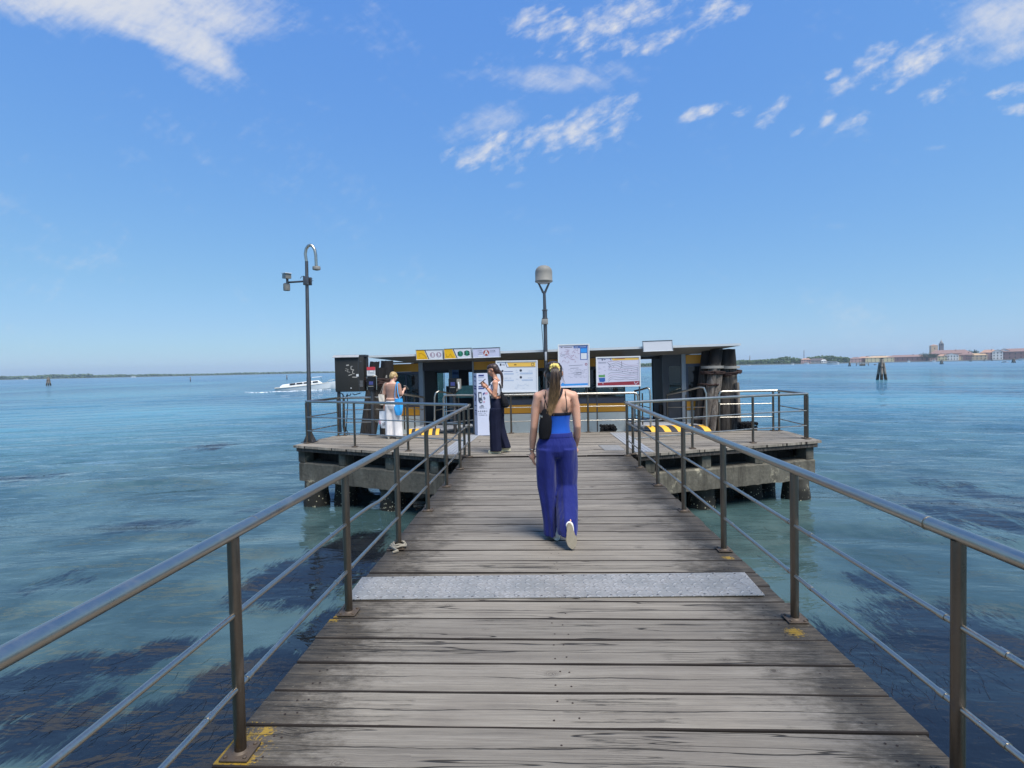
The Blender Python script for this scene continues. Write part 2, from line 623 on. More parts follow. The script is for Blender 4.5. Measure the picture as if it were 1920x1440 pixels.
    for (lx, ly, lr) in lichen:
        dd = t.vm('DISTANCE', t.pos(), (lx, ly, 0.0))
        ln = t.noise(t.vm('MULTIPLY', t.pos(), (52, 52, 0)), 1.0, 6, 0.75)
        lm = t.step(t.sub(t.add(t.mul(t.sub(ln, 0.5), 3.4), 0.72), t.div(dd, lr)), 0.0, 0.25)
        base = t.mix(t.mul(lm, 0.85), base, t.mix(wn2, lin(120, 96, 34), lin(172, 138, 44)))
    h = t.add(t.add(t.mul(n2, 0.45), t.mul(n1, 0.7)), t.add(t.mul(crack, -1.2), t.add(t.mul(crack2, -1.8), t.mul(knotr, 0.25))))
    h = t.add(h, t.mul(n3, 0.25))
    sh = t.new('ShaderNodeBsdfPrincipled')
    t.put(sh.inputs['Base Color'], base)
    t.put(sh.inputs['Roughness'], t.lerp(wet, 0, 1, 0.78, 0.62))
    sh.inputs['Specular IOR Level'].default_value = 0.28
    t.put(sh.inputs['Normal'], t.bump(h, 0.8, 0.007))
    t.out(sh.outputs[0])
    return m


def metal_mat(name, col, rough=0.3, var=0.1, streak=(1, 1, 1), rust=0.0, metal=1.0):
    m, t = newmat(name)
    p = t.pos()
    n = t.noise(t.vm('MULTIPLY', p, streak), 14, 6, 0.62)
    n2 = t.noise(p, 90, 4, 0.6)
    f = t.add(t.mul(t.sub(n, 0.5), 1.6), t.mul(t.sub(n2, 0.5), 0.8))
    c = t.mix(1.0, col, t.comb(*[t.add(1.0, t.mul(f, var * 2))] * 3), 'MULTIPLY')
    rg = t.add(rough, t.mul(f, 0.16))
    mt = metal
    if rust > 0:
        rm = t.mul(t.step(t.add(t.mul(n, 0.6), t.mul(t.noise(p, 5, 5, 0.6), 0.4)), 0.54, 0.66), rust)
        c = t.mix(rm, c, t.mix(n2, lin(74, 52, 38), lin(112, 84, 60)))
        rg = t.add(rg, t.mul(rm, 0.35))
        mt = t.sub(metal, t.mul(rm, 0.8))
    t.out(t.principled(Base_Color=c, Roughness=rg, Metallic=mt, Normal=t.bump(n2, 0.06, 0.003)))
    return m


def pile_material(name, tar_z, tone=1.0, weed_z=None):
    """old driven timber: grey vertical checks, tarred top, weed and shells near the water"""
    m, t = newmat(name)
    p = t.pos()
    x, y, z = t.sep(p)
    v = t.comb(t.mul(x, 22), t.mul(y, 22), t.mul(z, 0.9))
    n = t.noise(v, 1.0, 7, 0.62, 0.3)
    n2 = t.noise(t.comb(t.mul(x, 70), t.mul(y, 70), t.mul(z, 4)), 1.0, 5, 0.6)
    bl = t.noise(p, 3.2, 6, 0.6)
    c = t.ramp(t.add(t.mul(n, 0.6), t.mul(n2, 0.4)), [(0.3, lin(46 * tone, 40 * tone, 36 * tone)), (0.48, lin(104 * tone, 95 * tone, 86 * tone)), (0.75, lin(150 * tone, 142 * tone, 132 * tone))])
    c = t.mix(t.mul(t.step(bl, 0.45, 0.7), 0.6), c, lin(62 * tone, 52 * tone, 45 * tone))
    crack = t.step(t.m('ABSOLUTE', t.sub(n, 0.5)), 0.02, 0.004)
    c = t.mix(t.mul(crack, 0.85), c, lin(18, 16, 15))
    if tar_z is not None:
        tar = t.step(t.add(z, t.mul(t.sub(bl, 0.5), 0.35)), tar_z - 0.05, tar_z + 0.06)
        drip = t.step(t.noise(t.comb(t.mul(x, 16), t.mul(y, 16), t.mul(z, 2.2)), 1.0, 5, 0.7), 0.60, 0.70)
        c = t.mix(tar, c, t.mix(t.mul(drip, 0.35), lin(22, 20, 20), lin(96, 92, 86)))
    if weed_z is not None:
        wd = t.step(t.add(z, t.mul(t.sub(bl, 0.5), 0.25)), weed_z + 0.10, weed_z - 0.1)
        sp = t.voro(p, 26)
        shell = t.step(sp.outputs['Distance'], 0.30, 0.16)
        shell = t.mul(shell, t.step(t.sep(sp.outputs['Color'])[0], 0.45, 0.5))
        c = t.mix(t.mul(wd, 0.95), c, t.mix(shell, lin(17, 17, 14), lin(190, 184, 160)))
    sh = t.principled(Base_Color=c, Roughness=0.85, Normal=t.bump(t.add(n, t.mul(crack, -0.8)), 0.6, 0.012))
    t.out(sh)
    return m


def concrete_material(name, tone=1.0, weed_z=None):
    m, t = newmat(name)
    p = t.pos()
    x, y, z = t.sep(p)
    n = t.noise(p, 2.4, 8, 0.66)
    n2 = t.noise(p, 16, 6, 0.62)
    runs = t.noise(t.comb(t.mul(x, 5), t.mul(y, 5), t.mul(z, 0.7)), 1.0, 6, 0.65)
    c = t.ramp(t.add(t.mul(n, 0.6), t.mul(n2, 0.4)), [(0.3, lin(92 * tone, 86 * tone, 74 * tone)), (0.5, lin(136 * tone, 130 * tone, 114 * tone)), (0.72, lin(172 * tone, 166 * tone, 148 * tone))])
    c = t.mix(t.mul(t.step(runs, 0.48, 0.66), 0.75), c, lin(58, 54, 46))
    c = t.mix(t.mul(t.step(n, 0.60, 0.68), 0.5), c, lin(196, 186, 158))
    pit = t.step(t.voro(p, 34).outputs['Distance'], 0.16, 0.06)
    pit = t.mul(pit, t.step(n, 0.45, 0.5))
    c = t.mix(t.mul(pit, 0.8), c, lin(34, 30, 26))
    lines = t.step(t.m('ABSOLUTE', t.sub(t.m('FRACT', t.mul(z, 9.0)), 0.5)), 0.46, 0.5)
    c = t.mix(t.mul(lines, 0.3), c, lin(60, 56, 48))
    if weed_z is not None:
        wd = t.step(t.add(z, t.mul(t.sub(n, 0.5), 0.5)), weed_z + 0.12, weed_z - 0.06)
        sp = t.voro(p, 22)
        shell = t.mul(t.step(sp.outputs['Distance'], 0.34, 0.2), t.step(t.sep(sp.outputs['Color'])[0], 0.55, 0.6))
        c = t.mix(t.mul(wd, 0.94), c, t.mix(shell, lin(22, 22, 17), lin(196, 190, 160)))
    t.out(t.principled(Base_Color=c, Roughness=0.9, Normal=t.bump(t.add(n2, t.mul(pit, -0.7)), 0.5, 0.02)))
    return m


def glass_material(name, tint, tr=0.7, rough=0.02):
    """a pane: see-through film with a mirror-like surface"""
    m, t = newmat(name)
    tb = t.new('ShaderNodeBsdfTransparent'); t.put(tb.inputs[0], tint)
    df = t.new('ShaderNodeBsdfDiffuse'); t.put(df.inputs[0], (tint[0] * .25, tint[1] * .25, tint[2] * .25, 1))
    gl = t.new('ShaderNodeBsdfGlossy'); gl.inputs['Roughness'].default_value = rough
    n = t.noise(t.obj(), 3.0, 4)
    t.put(gl.inputs['Normal'], t.bump(n, 0.03, 0.02))
    fr = t.new('ShaderNodeFresnel'); fr.inputs[0].default_value = 1.5
    t.out(t.mixs(t.mul(fr.outputs[0], 1.2), t.mixs(1 - tr, tb.outputs[0], df.outputs[0]), gl.outputs[0]))
    return m


def fabric(name, col, rough=0.85, weave=240, fold=0.0, var=0.1, sheen=0.2):
    m, t = newmat(name)
    o = t.obj()
    n = t.noise(o, 5, 5, 0.6)
    n2 = t.noise(o, weave, 2)
    x, y, z = t.sep(o)
    fo = t.noise(t.comb(t.mul(x, 14), t.mul(y, 14), t.mul(z, 3.2)), 1.0, 3, 0.5)
    c = t.mix(1.0, col, t.comb(*[t.add(1.0, t.mul(t.sub(n, 0.5), var * 3))] * 3), 'MULTIPLY')
    sh = t.new('ShaderNodeBsdfPrincipled')
    t.put(sh.inputs['Base Color'], c); sh.inputs['Roughness'].default_value = rough
    sh.inputs['Sheen Weight'].default_value = sheen if sum(col[:3]) > 0.12 else 0.0
    sh.inputs['Specular IOR Level'].default_value = 0.2
    nb = t.bump(n2, 0.12, 0.002)
    if fold > 0:
        nb = t.bump(fo, fold, 0.03, nb)
    t.put(sh.inputs['Normal'], nb)
    t.out(sh.outputs[0])
    return m


def skin_material(name, col):
    m, t = newmat(name)
    o = t.obj()
    n = t.noise(o, 8, 5, 0.6)
    n2 = t.noise(o, 60, 4, 0.6)
    c = t.mix(t.mul(t.step(n, 0.4, 0.7), 0.35), col, (col[0] * 1.02, col[1] * 0.82, col[2] * 0.76, 1))
    sh = t.new('ShaderNodeBsdfPrincipled')
    t.put(sh.inputs['Base Color'], c)
    sh.inputs['Roughness'].default_value = 0.5
    sh.inputs['Subsurface Weight'].default_value = 0.12
    sh.inputs['Subsurface Radius'].default_value = (0.012, 0.005, 0.003)
    sh.inputs['Subsurface Scale'].default_value = 1.0
    sh.inputs['Specular IOR Level'].default_value = 0.35
    t.put(sh.inputs['Normal'], t.bump(n2, 0.05, 0.004))
    t.out(sh.outputs[0])
    return m


def hair_material(name, c1, c2, z0=None, z1=None, streak=90):
    """strand streaks; optionally lighter towards the tips (object z1 -> z0)"""
    m, t = newmat(name)
    o = t.obj()
    x, y, z = t.sep(o)
    n = t.noise(t.comb(t.mul(x, streak), t.mul(y, streak), t.mul(z, 5)), 1.0, 4, 0.6)
    n2 = t.noise(o, 10, 4)
    if z0 is not None:
        f = t.m('ADD', t.step(t.add(z, t.mul(t.sub(n2, 0.5), 0.16)), z1, z0), t.mul(t.sub(n, 0.5), 0.9), clamp=True)
    else:
        f = t.m('ADD', 0.35, t.mul(t.sub(n, 0.5), 1.6), clamp=True)
    c = t.mix(f, c1, c2)
    c = t.mix(1.0, c, t.comb(*[t.lerp(n, 0.3, 0.7, 0.6, 1.25)] * 3), 'MULTIPLY')
    t.out(t.principled(Base_Color=c, Roughness=0.42, Normal=t.bump(n, 0.5, 0.006)))
    return m


M = {}
M['steel'] = metal_mat('brushed_steel', lin(182, 176, 164), 0.32, 0.06, (1, 1, 1), rust=0.06)
M['steel_post'] = metal_mat('dull_steel', lin(112, 103, 93), 0.34, 0.14, (1, 1, .3), rust=0.45)
M['steel_dark'] = metal_mat('dark_steel', lin(104, 102, 102), 0.45, 0.16, (1, 1, .4), rust=0.25)
M['alu'] = paint('bare_aluminium', lin(176, 178, 182), 0.55, 0.25, 0.10, 9, 0.05, 80, 0.25, dirtcol=lin(120, 116, 108))
M['alu_dirty'] = paint('dirty_aluminium', lin(158, 160, 162), 0.6, 0.15, 0.14, 6, 0.06, 80, 0.45, dirtcol=lin(104, 100, 92))
M['rope'] = fabric('pale_rope', lin(146, 138, 122), 0.95, 90, 0.3)
M['rope_rust'] = paint('rusty_cable', lin(50, 34, 30), 0.85, 0.0, 0.35, 30, 0.5, 60, 0.3)
M['wood_dark'] = pile_material('dark_beam_timber', None, 0.5)
M['beam_wood'] = pile_material('edge_board_timber', None, 0.72)
M['concrete'] = concrete_material('stained_concrete', 0.72)
M['concrete_pile'] = concrete_material('stained_concrete_pile', 0.5, weed_z=-1.02)
M['white'] = paint('white_paint', lin(214, 216, 216), 0.5, 0, 0.05, 3, 0.02, 40, 0.18, dirtcol=lin(150, 146, 134))
M['hull_white'] = paint('hull_paint', lin(206, 212, 208), 0.5, 0, 0.05, 2.4, 0.02, 40, 0.30, dirtcol=lin(150, 146, 130))
M['yellow'] = paint('ochre_yellow_paint', lin(212, 152, 52), 0.5, 0, 0.08, 4, 0.02, 40, 0.12, dirtcol=lin(150, 104, 36))
M['roof_white'] = paint('roof_edge_paint', lin(196, 202, 204), 0.45, 0, 0.05, 4, 0, 40, 0.25, dirtcol=lin(140, 140, 136))
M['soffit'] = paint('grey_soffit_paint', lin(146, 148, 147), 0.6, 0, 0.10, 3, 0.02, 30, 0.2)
M['frame_grey'] = paint('grey_frame_paint', lin(150, 158, 164), 0.5, 0, 0.06, 4)
M['frame_dark'] = paint('dark_frame_paint', lin(54, 58, 64), 0.5, 0, 0.10, 4)
M['frame_blue'] = paint('slate_frame_paint', lin(74, 82, 98), 0.5, 0, 0.08, 4)
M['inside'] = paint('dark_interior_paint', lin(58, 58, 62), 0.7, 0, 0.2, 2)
M['inside_seat'] = paint('grey_seat_plastic', lin(96, 96, 98), 0.5)
M['black_box'] = paint('black_box_paint', lin(42, 42, 40), 0.55, 0, 0.16, 5, 0.04, 40, 0.2, dirtcol=lin(70, 66, 58))
M['black'] = paint('black_plastic', lin(22, 22, 24), 0.45, 0, 0.1, 5)
M['rubber'] = paint('black_rubber', lin(26, 24, 24), 0.85, 0, 0.3, 20, 0.5, 40, 0.3)
M['cable'] = paint('cable_sheath', lin(28, 28, 32), 0.5)
M['stripe_black'] = paint('stripe_black_paint', lin(52, 52, 58), 0.6, 0, 0.12, 10, 0.05, 60, 0.25)
M['stripe_yellow'] = paint('stripe_yellow_paint', lin(232, 178, 66), 0.6, 0, 0.08, 10, 0.05, 60, 0.35, dirtcol=lin(160, 124, 60))
M['grey_plastic'] = paint('grey_plastic', lin(140, 138, 132), 0.55, 0, 0.10, 12, 0.03, 60, 0.3)
M['dome_grey'] = paint('weathered_grey_dome', lin(126, 124, 118), 0.65, 0, 0.12, 14, 0.08, 50, 0.5, dirtcol=lin(92, 88, 80))
M['sign_face'] = paint('sign_face', lin(208, 210, 214), 0.4, 0, 0.03, 3)
M['sign_violet'] = paint('sign_face_pale_violet', lin(190, 192, 212), 0.4, 0, 0.03, 3)
M['sign_yellow'] = paint('sign_yellow', lin(226, 176, 24), 0.45, 0, 0.05, 4, 0, 40, 0.2)
M['board_yellow'] = paint('board_yellow', lin(226, 182, 84), 0.45, 0, 0.04, 4)
M['board_paper'] = paint('board_paper', lin(206, 211, 218), 0.5, 0, 0.02, 3)
M['map_paper'] = paint('map_paper', lin(196, 196, 212), 0.45, 0, 0.03, 4)
M['ink'] = paint('dark_ink', lin(50, 54, 66), 0.6)
M['ink_grey'] = paint('grey_ink', lin(118, 122, 136), 0.6)
M['ink_pale'] = paint('pale_ink', lin(170, 184, 204), 0.6)
M['ink_blue'] = paint('blue_ink', lin(48, 92, 160), 0.5)
M['ink_sky'] = paint('bright_blue_ink', lin(56, 142, 214), 0.5)
M['ink_navy'] = paint('navy_ink', lin(50, 60, 124), 0.5)
M['ink_red'] = paint('dark_red_ink', lin(134, 44, 56), 0.5)
M['ink_rust'] = paint('rust_red_ink', lin(156, 74, 58), 0.5)
M['ink_green'] = paint('green_ink', lin(48, 132, 104), 0.5)
M['ink_leaf'] = paint('leaf_green_ink', lin(86, 146, 84), 0.5)
M['ink_mauve'] = paint('mauve_ink', lin(150, 116, 138), 0.5)
M['ink_pink'] = paint('pink_ink', lin(206, 158, 176), 0.5)
M['totem'] = paint('totem_white', lin(206, 210, 226), 0.4, 0, 0.02, 3)
M['poster'] = paint('blue_poster', lin(120, 160, 214), 0.45, 0, 0.1, 9)
M['notice'] = paint('notice_paper', lin(220, 222, 220), 0.5, 0, 0.03, 5)
M['notice_red'] = paint('notice_red', lin(196, 60, 70), 0.5)
M['screen'] = paint('dim_screen', lin(70, 74, 128), 0.2, 0, 0.1, 20)
M['glass'] = glass_material('dark_window_glass', (0.34, 0.38, 0.38, 1), 0.85)
M['glass_green'] = glass_material('green_tinted_glass', (0.40, 0.50, 0.46, 1), 0.82)
M['glass_door'] = glass_material('door_glass', (0.22, 0.25, 0.26, 1), 0.7)
M['rusty_plate'] = paint('rusty_base_plate', lin(88, 76, 64), 0.6, 0.3, 0.2, 40, 0.1, 60, 0.5, dirtcol=lin(64, 44, 32))
M['checker'] = None
M['lichen'] = paint('yellow_lichen', lin(188, 150, 40), 0.9, 0, 0.25, 30, 0.4, 60)


# ================================================================ water, sea bed, weed
WZ = -1.30


def axis_pts(lo, hi, near_lo, near_hi, step, grow):
    pts = list(np.arange(near_lo, near_hi + 1e-6, step))
    s, x = step, near_hi
    while x < hi:
        s *= grow; x += s; pts.append(min(x, hi))
    s, x = step, near_lo
    pre = []
    while x > lo:
        s *= grow; x -= s; pre.append(max(x, lo))
    return np.array(pre[::-1] + pts)


def grid_mesh(name, X, Y, Z):
    nx, ny = len(X), len(Y)
    gx, gy = np.meshgrid(X, Y)
    co = np.stack([gx.ravel(), gy.ravel(), Z.ravel()], 1).astype(np.float32)
    i = np.arange((nx - 1) * (ny - 1))
    r, c = i // (nx - 1), i % (nx - 1)
    a = r * nx + c
    f = np.stack([a, a + 1, a + 1 + nx, a + nx], 1).astype(np.int32)
    me = bpy.data.meshes.new(name)
    me.vertices.add(len(co)); me.vertices.foreach_set('co', co.ravel())
    me.loops.add(f.size); me.loops.foreach_set('vertex_index', f.ravel())
    me.polygons.add(len(f)); me.polygons.foreach_set('loop_start', np.arange(0, f.size, 4, dtype=np.int32))
    me.polygons.foreach_set('use_smooth', np.ones(len(f), dtype=bool))
    me.update()
    return me


WEED = [  # px, py, rx, ry (photo pixels on the water), weight
    (330, 1390, 230, 110, 1.0), (480, 1290, 150, 80, 1.0), (60, 1290, 150, 60, .85), (110, 1360, 130, 60, .75), (200, 1245, 90, 26, .8), (300, 1215, 60, 22, .7),
    (560, 1090, 130, 45, .8), (640, 1050, 80, 60, .9), (620, 1180, 80, 60, .8),
    (1720, 1330, 260, 170, 1.05), (1560, 1230, 100, 70, .9), (1850, 1230, 170, 100, .9), (1760, 1160, 170, 45, .6), (1640, 1085, 70, 25, .6),
    (1780, 960, 170, 42, .6), (1900, 940, 110, 50, .55), (1600, 925, 60, 26, .4),
    (270, 985, 120, 14, .6), (50, 895, 70, 9, .55), (200, 898, 60, 7, .45), (120, 1090, 60, 16, .5), (400, 840, 50, 6, .6), (95, 1105, 90, 14, .4), (470, 955, 60, 10, .35)]

m, t = newmat('lagoon_water')
p = t.pos()
x, y, z = t.sep(p)
flat = t.comb(x, y, 0.0)
patch = t.noise(t.comb(t.mul(x, 0.035), t.mul(y, 0.02), 0), 1.0, 5, 0.6)
dist = t.vm('LENGTH', t.comb(x, y, 0))
# suspended silt gives the water its own grey-teal colour, greener over the shallows
body = t.mix(t.step(patch, 0.38, 0.64), lin(62, 106, 130), lin(92, 144, 160))
body = t.mix(t.step(dist, 6, 55), t.mix(t.step(t.noise(flat, 0.45, 5, 0.6), 0.4, 0.62), lin(50, 70, 70), lin(74, 96, 94)), body)
wsum = None
for (px_, py_, rx_, ry_, wt) in WEED:
    c0 = grd(px_, py_, WZ)
    ex = (grd(px_ + rx_, py_, WZ) - c0).length
    ey = ((grd(px_, py_ - ry_, WZ) - c0).length + (c0 - grd(px_, py_ + ry_, WZ)).length) / 2
    mp = t.new('ShaderNodeMapping', vector_type='TEXTURE')
    t.put(mp.inputs[0], flat)
    mp.inputs[1].default_value = (c0.x, c0.y, 0)
    mp.inputs[3].default_value = (ex * 1.2, ey * 1.2, 1)
    b = t.m('MULTIPLY', t.m('SUBTRACT', 1.0, t.vm('DOT_PRODUCT', mp.outputs[0], mp.outputs[0]), clamp=True), wt)
    wsum = b if wsum is None else t.m('MAXIMUM', wsum, b)
wn1 = t.noise(t.comb(t.mul(x, 2.2), t.mul(y, 0.8), 0), 1.0, 7, 0.66, 0.5)
wn2 = t.noise(t.comb(t.mul(x, 20), t.mul(y, 4.0), 0), 1.0, 7, 0.7, 1.1)
weedm = t.step(t.add(wsum, t.add(t.mul(t.sub(wn1, 0.5), 1.4), t.mul(t.sub(wn2, 0.5), 1.15))), 0.22, 0.56)
body = t.mix(t.mul(weedm, 0.96), body, t.mix(wn2, lin(7, 9, 16), lin(26, 28, 36)))
# ripples: broad swell is in the mesh, the finer chop here
calm = t.step(dist, 5, 32, 0.20, 1.0)
rp = t.new('ShaderNodeMapping', vector_type='POINT')
t.put(rp.inputs[0], flat); rp.inputs[2].default_value = (0, 0, R(-12)); rp.inputs[3].default_value = (0.42, 1.0, 1)
h1 = t.noise(rp.outputs[0], 0.55, 4, 0.55, 0.4)
h2 = t.noise(rp.outputs[0], 2.3, 4, 0.55, 0.5)
h3 = t.noise(rp.outputs[0], 9.0, 3, 0.5, 0.2)
gust = t.lerp(t.noise(t.comb(t.mul(x, 0.02), t.mul(y, 0.012), 0), 1.0, 4, 0.6), 0.3, 0.7, 0.55, 1.35)
hh = t.add(t.mul(h1, t.mul(0.52, calm)), t.add(t.mul(h2, t.mul(0.17, calm)), t.mul(h3, t.mul(0.024, calm))))
hh = t.mul(hh, gust)
bn = t.bump(hh, 0.75, 1.0)
geo = t.new('ShaderNodeNewGeometry')
cosv = t.m('ABSOLUTE', t.vm('DOT_PRODUCT', geo.outputs['Incoming'], (0, 0, 1)))
thru = t.m('POWER', 2.718, t.div(-0.95, t.m('MAXIMUM', cosv, 0.05)))
thru = t.mul(thru, t.sub(1.0, t.mul(weedm, 0.6)))
tb = t.new('ShaderNodeBsdfTransparent'); t.put(tb.inputs[0], (0.80, 0.92, 0.86, 1))
df = t.new('ShaderNodeBsdfDiffuse'); t.put(df.inputs[0], body); t.put(df.inputs['Normal'], bn)
gl = t.new('ShaderNodeBsdfGlossy'); t.put(gl.inputs['Roughness'], t.step(dist, 15, 420, 0.03, 0.25)); t.put(gl.inputs['Normal'], bn)
fr = t.new('ShaderNodeFresnel'); fr.inputs[0].default_value = 1.55; t.put(fr.inputs['Normal'], bn)
t.out(t.mixs(fr.outputs[0], t.mixs(thru, df.outputs[0], tb.outputs[0]), gl.outputs[0]))
M['water'] = m

WX = axis_pts(-3500, 3500, -13, 13, 0.10, 1.035)
WY = axis_pts(-60, 3600, -4, 24, 0.10, 1.022)
gx, gy = np.meshgrid(WX, WY)
spx = np.gradient(WX); spy = np.gradient(WY)
SP = np.maximum(spx[None, :] * 0.6, spy[:, None])
nr = np.random.RandomState(3)
H = np.zeros_like(gx)
rad_w = np.sqrt((gx * .8) ** 2 + (gy + 16) ** 2)       # crests bend round the head of the pier
rad = np.sqrt(gx ** 2 + gy ** 2)
calm_np = np.clip((rad - 4) / 16, 0, 1) * 0.65 + 0.35
for k in range(46):
    lam = 0.7 * (10 ** (nr.rand() * 1.05))
    ang = R(90) + nr.randn() * (0.20 + 0.22 * (lam < 1.1))
    kx, ky = math.cos(ang) * 2 * math.pi / lam, math.sin(ang) * 2 * math.pi / lam
    slope = 0.021 * (1.3 if 1.0 < lam < 2.6 else 0.75)
    A = slope * lam / (2 * math.pi)
    wgt = np.clip((lam / np.maximum(SP, 1e-3) - 3) / 4, 0, 1)
    H += A * np.sin(kx * gx + ky * rad_w + nr.rand() * 6.28 + 0.6 * np.sin(0.21 * gx + k)) * wgt * (calm_np if lam < 2.5 else np.maximum(calm_np, 0.45))
wm = grid_mesh('water', WX, WY, WZ + H)
wm.materials.append(M['water'])
wo_ = bpy.data.objects.new('water', wm); COL.objects.link(wo_)
tag(wo_, kind='structure')

m, t = newmat('sea_bed')
p = t.pos()
n = t.noise(p, 0.5, 7, 0.65); n2 = t.noise(p, 7, 5, 0.6)
t.out(t.principled(Base_Color=t.mix(t.step(n, 0.42, 0.6), t.mix(n2, lin(56, 70, 66), lin(84, 96, 84)), lin(34, 42, 40)), Roughness=1.0))
mb = MB(); mb.poly([(-3500, -60, -2.6), (3500, -60, -2.6), (3500, 3600, -2.6), (-3500, 3600, -2.6)])
tag(mb.build('sea_bed', m), kind='structure')

def wave_at(x_, y_):
    return float(H[min(np.searchsorted(WY, y_), len(WY) - 1), min(np.searchsorted(WX, x_), len(WX) - 1)])


# eelgrass streaming with the tide, just at and under the surface
m, t = newmat('eelgrass')
r_, g_, b_ = t.sep(t.attr('rnd'))
t.out(t.principled(Base_Color=t.mix(r_, lin(18, 22, 34), lin(48, 46, 50)), Roughness=0.5))
M['weed'] = m


def weed_bed(name, spots, n, seed):
    rr = random.Random(seed)
    vs, fs, cols = [], [], []
    tw = sum(s[4] * s[2] * s[3] for s in spots)
    for (px_, py_, rx_, ry_, wt) in spots:
        clumps = [(rr.gauss(0, .42), rr.gauss(0, .42)) for _ in range(16)]
        for _ in range(int(n * wt * rx_ * ry_ / tw)):
            cx_, cy_ = rr.choice(clumps)
            qx, qy = px_ + rx_ * (cx_ + rr.gauss(0, .22)), py_ + ry_ * (cy_ + rr.gauss(0, .22))
            if qy < 800: continue
            q = grd(qx, qy, WZ)
            if -1.5 < q.x < 1.75 and q.y < 10: continue
            if abs(q.x) < 6 and 9.9 < q.y: continue
            L = rr.uniform(0.10, 0.42)
            a = R(90 + rr.gauss(-6, 16))
            wd = rr.uniform(0.0012, 0.0032)
            z0 = WZ - 0.040 + rr.random() ** 2 * 0.040 + wave_at(q.x, q.y)
            shade = rr.random() ** 2.2
            px0, py0 = q.x, q.y
            base = len(vs)
            for k in range(5):
                f = k / 4
                ww = wd * (1 - 0.8 * f)
                nx_, ny_ = -math.sin(a), math.cos(a)
                zz = z0 + 0.012 * math.sin(f * 3.1) - 0.03 * f * rr.random()
                vs += [(px0 + nx_ * ww, py0 + ny_ * ww, zz), (px0 - nx_ * ww, py0 - ny_ * ww, zz + 0.002)]
                px0 += math.cos(a) * L / 4; py0 += math.sin(a) * L / 4
                a += rr.gauss(0, 0.16)
            for k in range(4):
                i = base + 2 * k
                fs.append((i, i + 1, i + 3, i + 2)); cols += [shade] * 4
    me = bpy.data.meshes.new(name)
    me.from_pydata(vs, [], fs)
    ca = me.color_attributes.new('rnd', 'FLOAT_COLOR', 'CORNER')
    ca.data.foreach_set('color', np.array([[c, c, c, 1] for c in cols], dtype=np.float32).ravel())
    me.materials.append(M['weed'])
    o = bpy.data.objects.new(name, me); COL.objects.link(o)
    tag(o, kind='stuff')


weed_bed('seaweed', WEED[:9], 1700, 1)
weed_bed('seaweed', WEED[9:14], 2000, 2)
weed_bed('seaweed', WEED[14:], 500, 3)

# ================================================================ walkway and landing platform
LICHEN = []
for (px_, py_, lr) in [(402, 1412, 0.24), (455, 1428, .06), (622, 1160, 0.08), (1490, 1185, 0.07), (1365, 1045, .06), (575, 828, 0.22), (500, 1370, .05)]:
    q = grd(px_, py_); LICHEN.append((q.x, q.y, lr))
M['deck'] = deck_material('walkway_boards', 0.13, 1.51, 1.0, 1.0, LICHEN)
M['deck2'] = deck_material('platform_boards', 0.0, 6.2, 0.5, 1.12, LICHEN[5:6])
M['edge'] = paint('seam_shade_edge', lin(36, 30, 26), 0.9, 0, 0.3, 12)  # board sides coloured dark so the gaps between planks read as shade
M['nail'] = paint('rusty_nail', lin(48, 36, 30), 0.8)


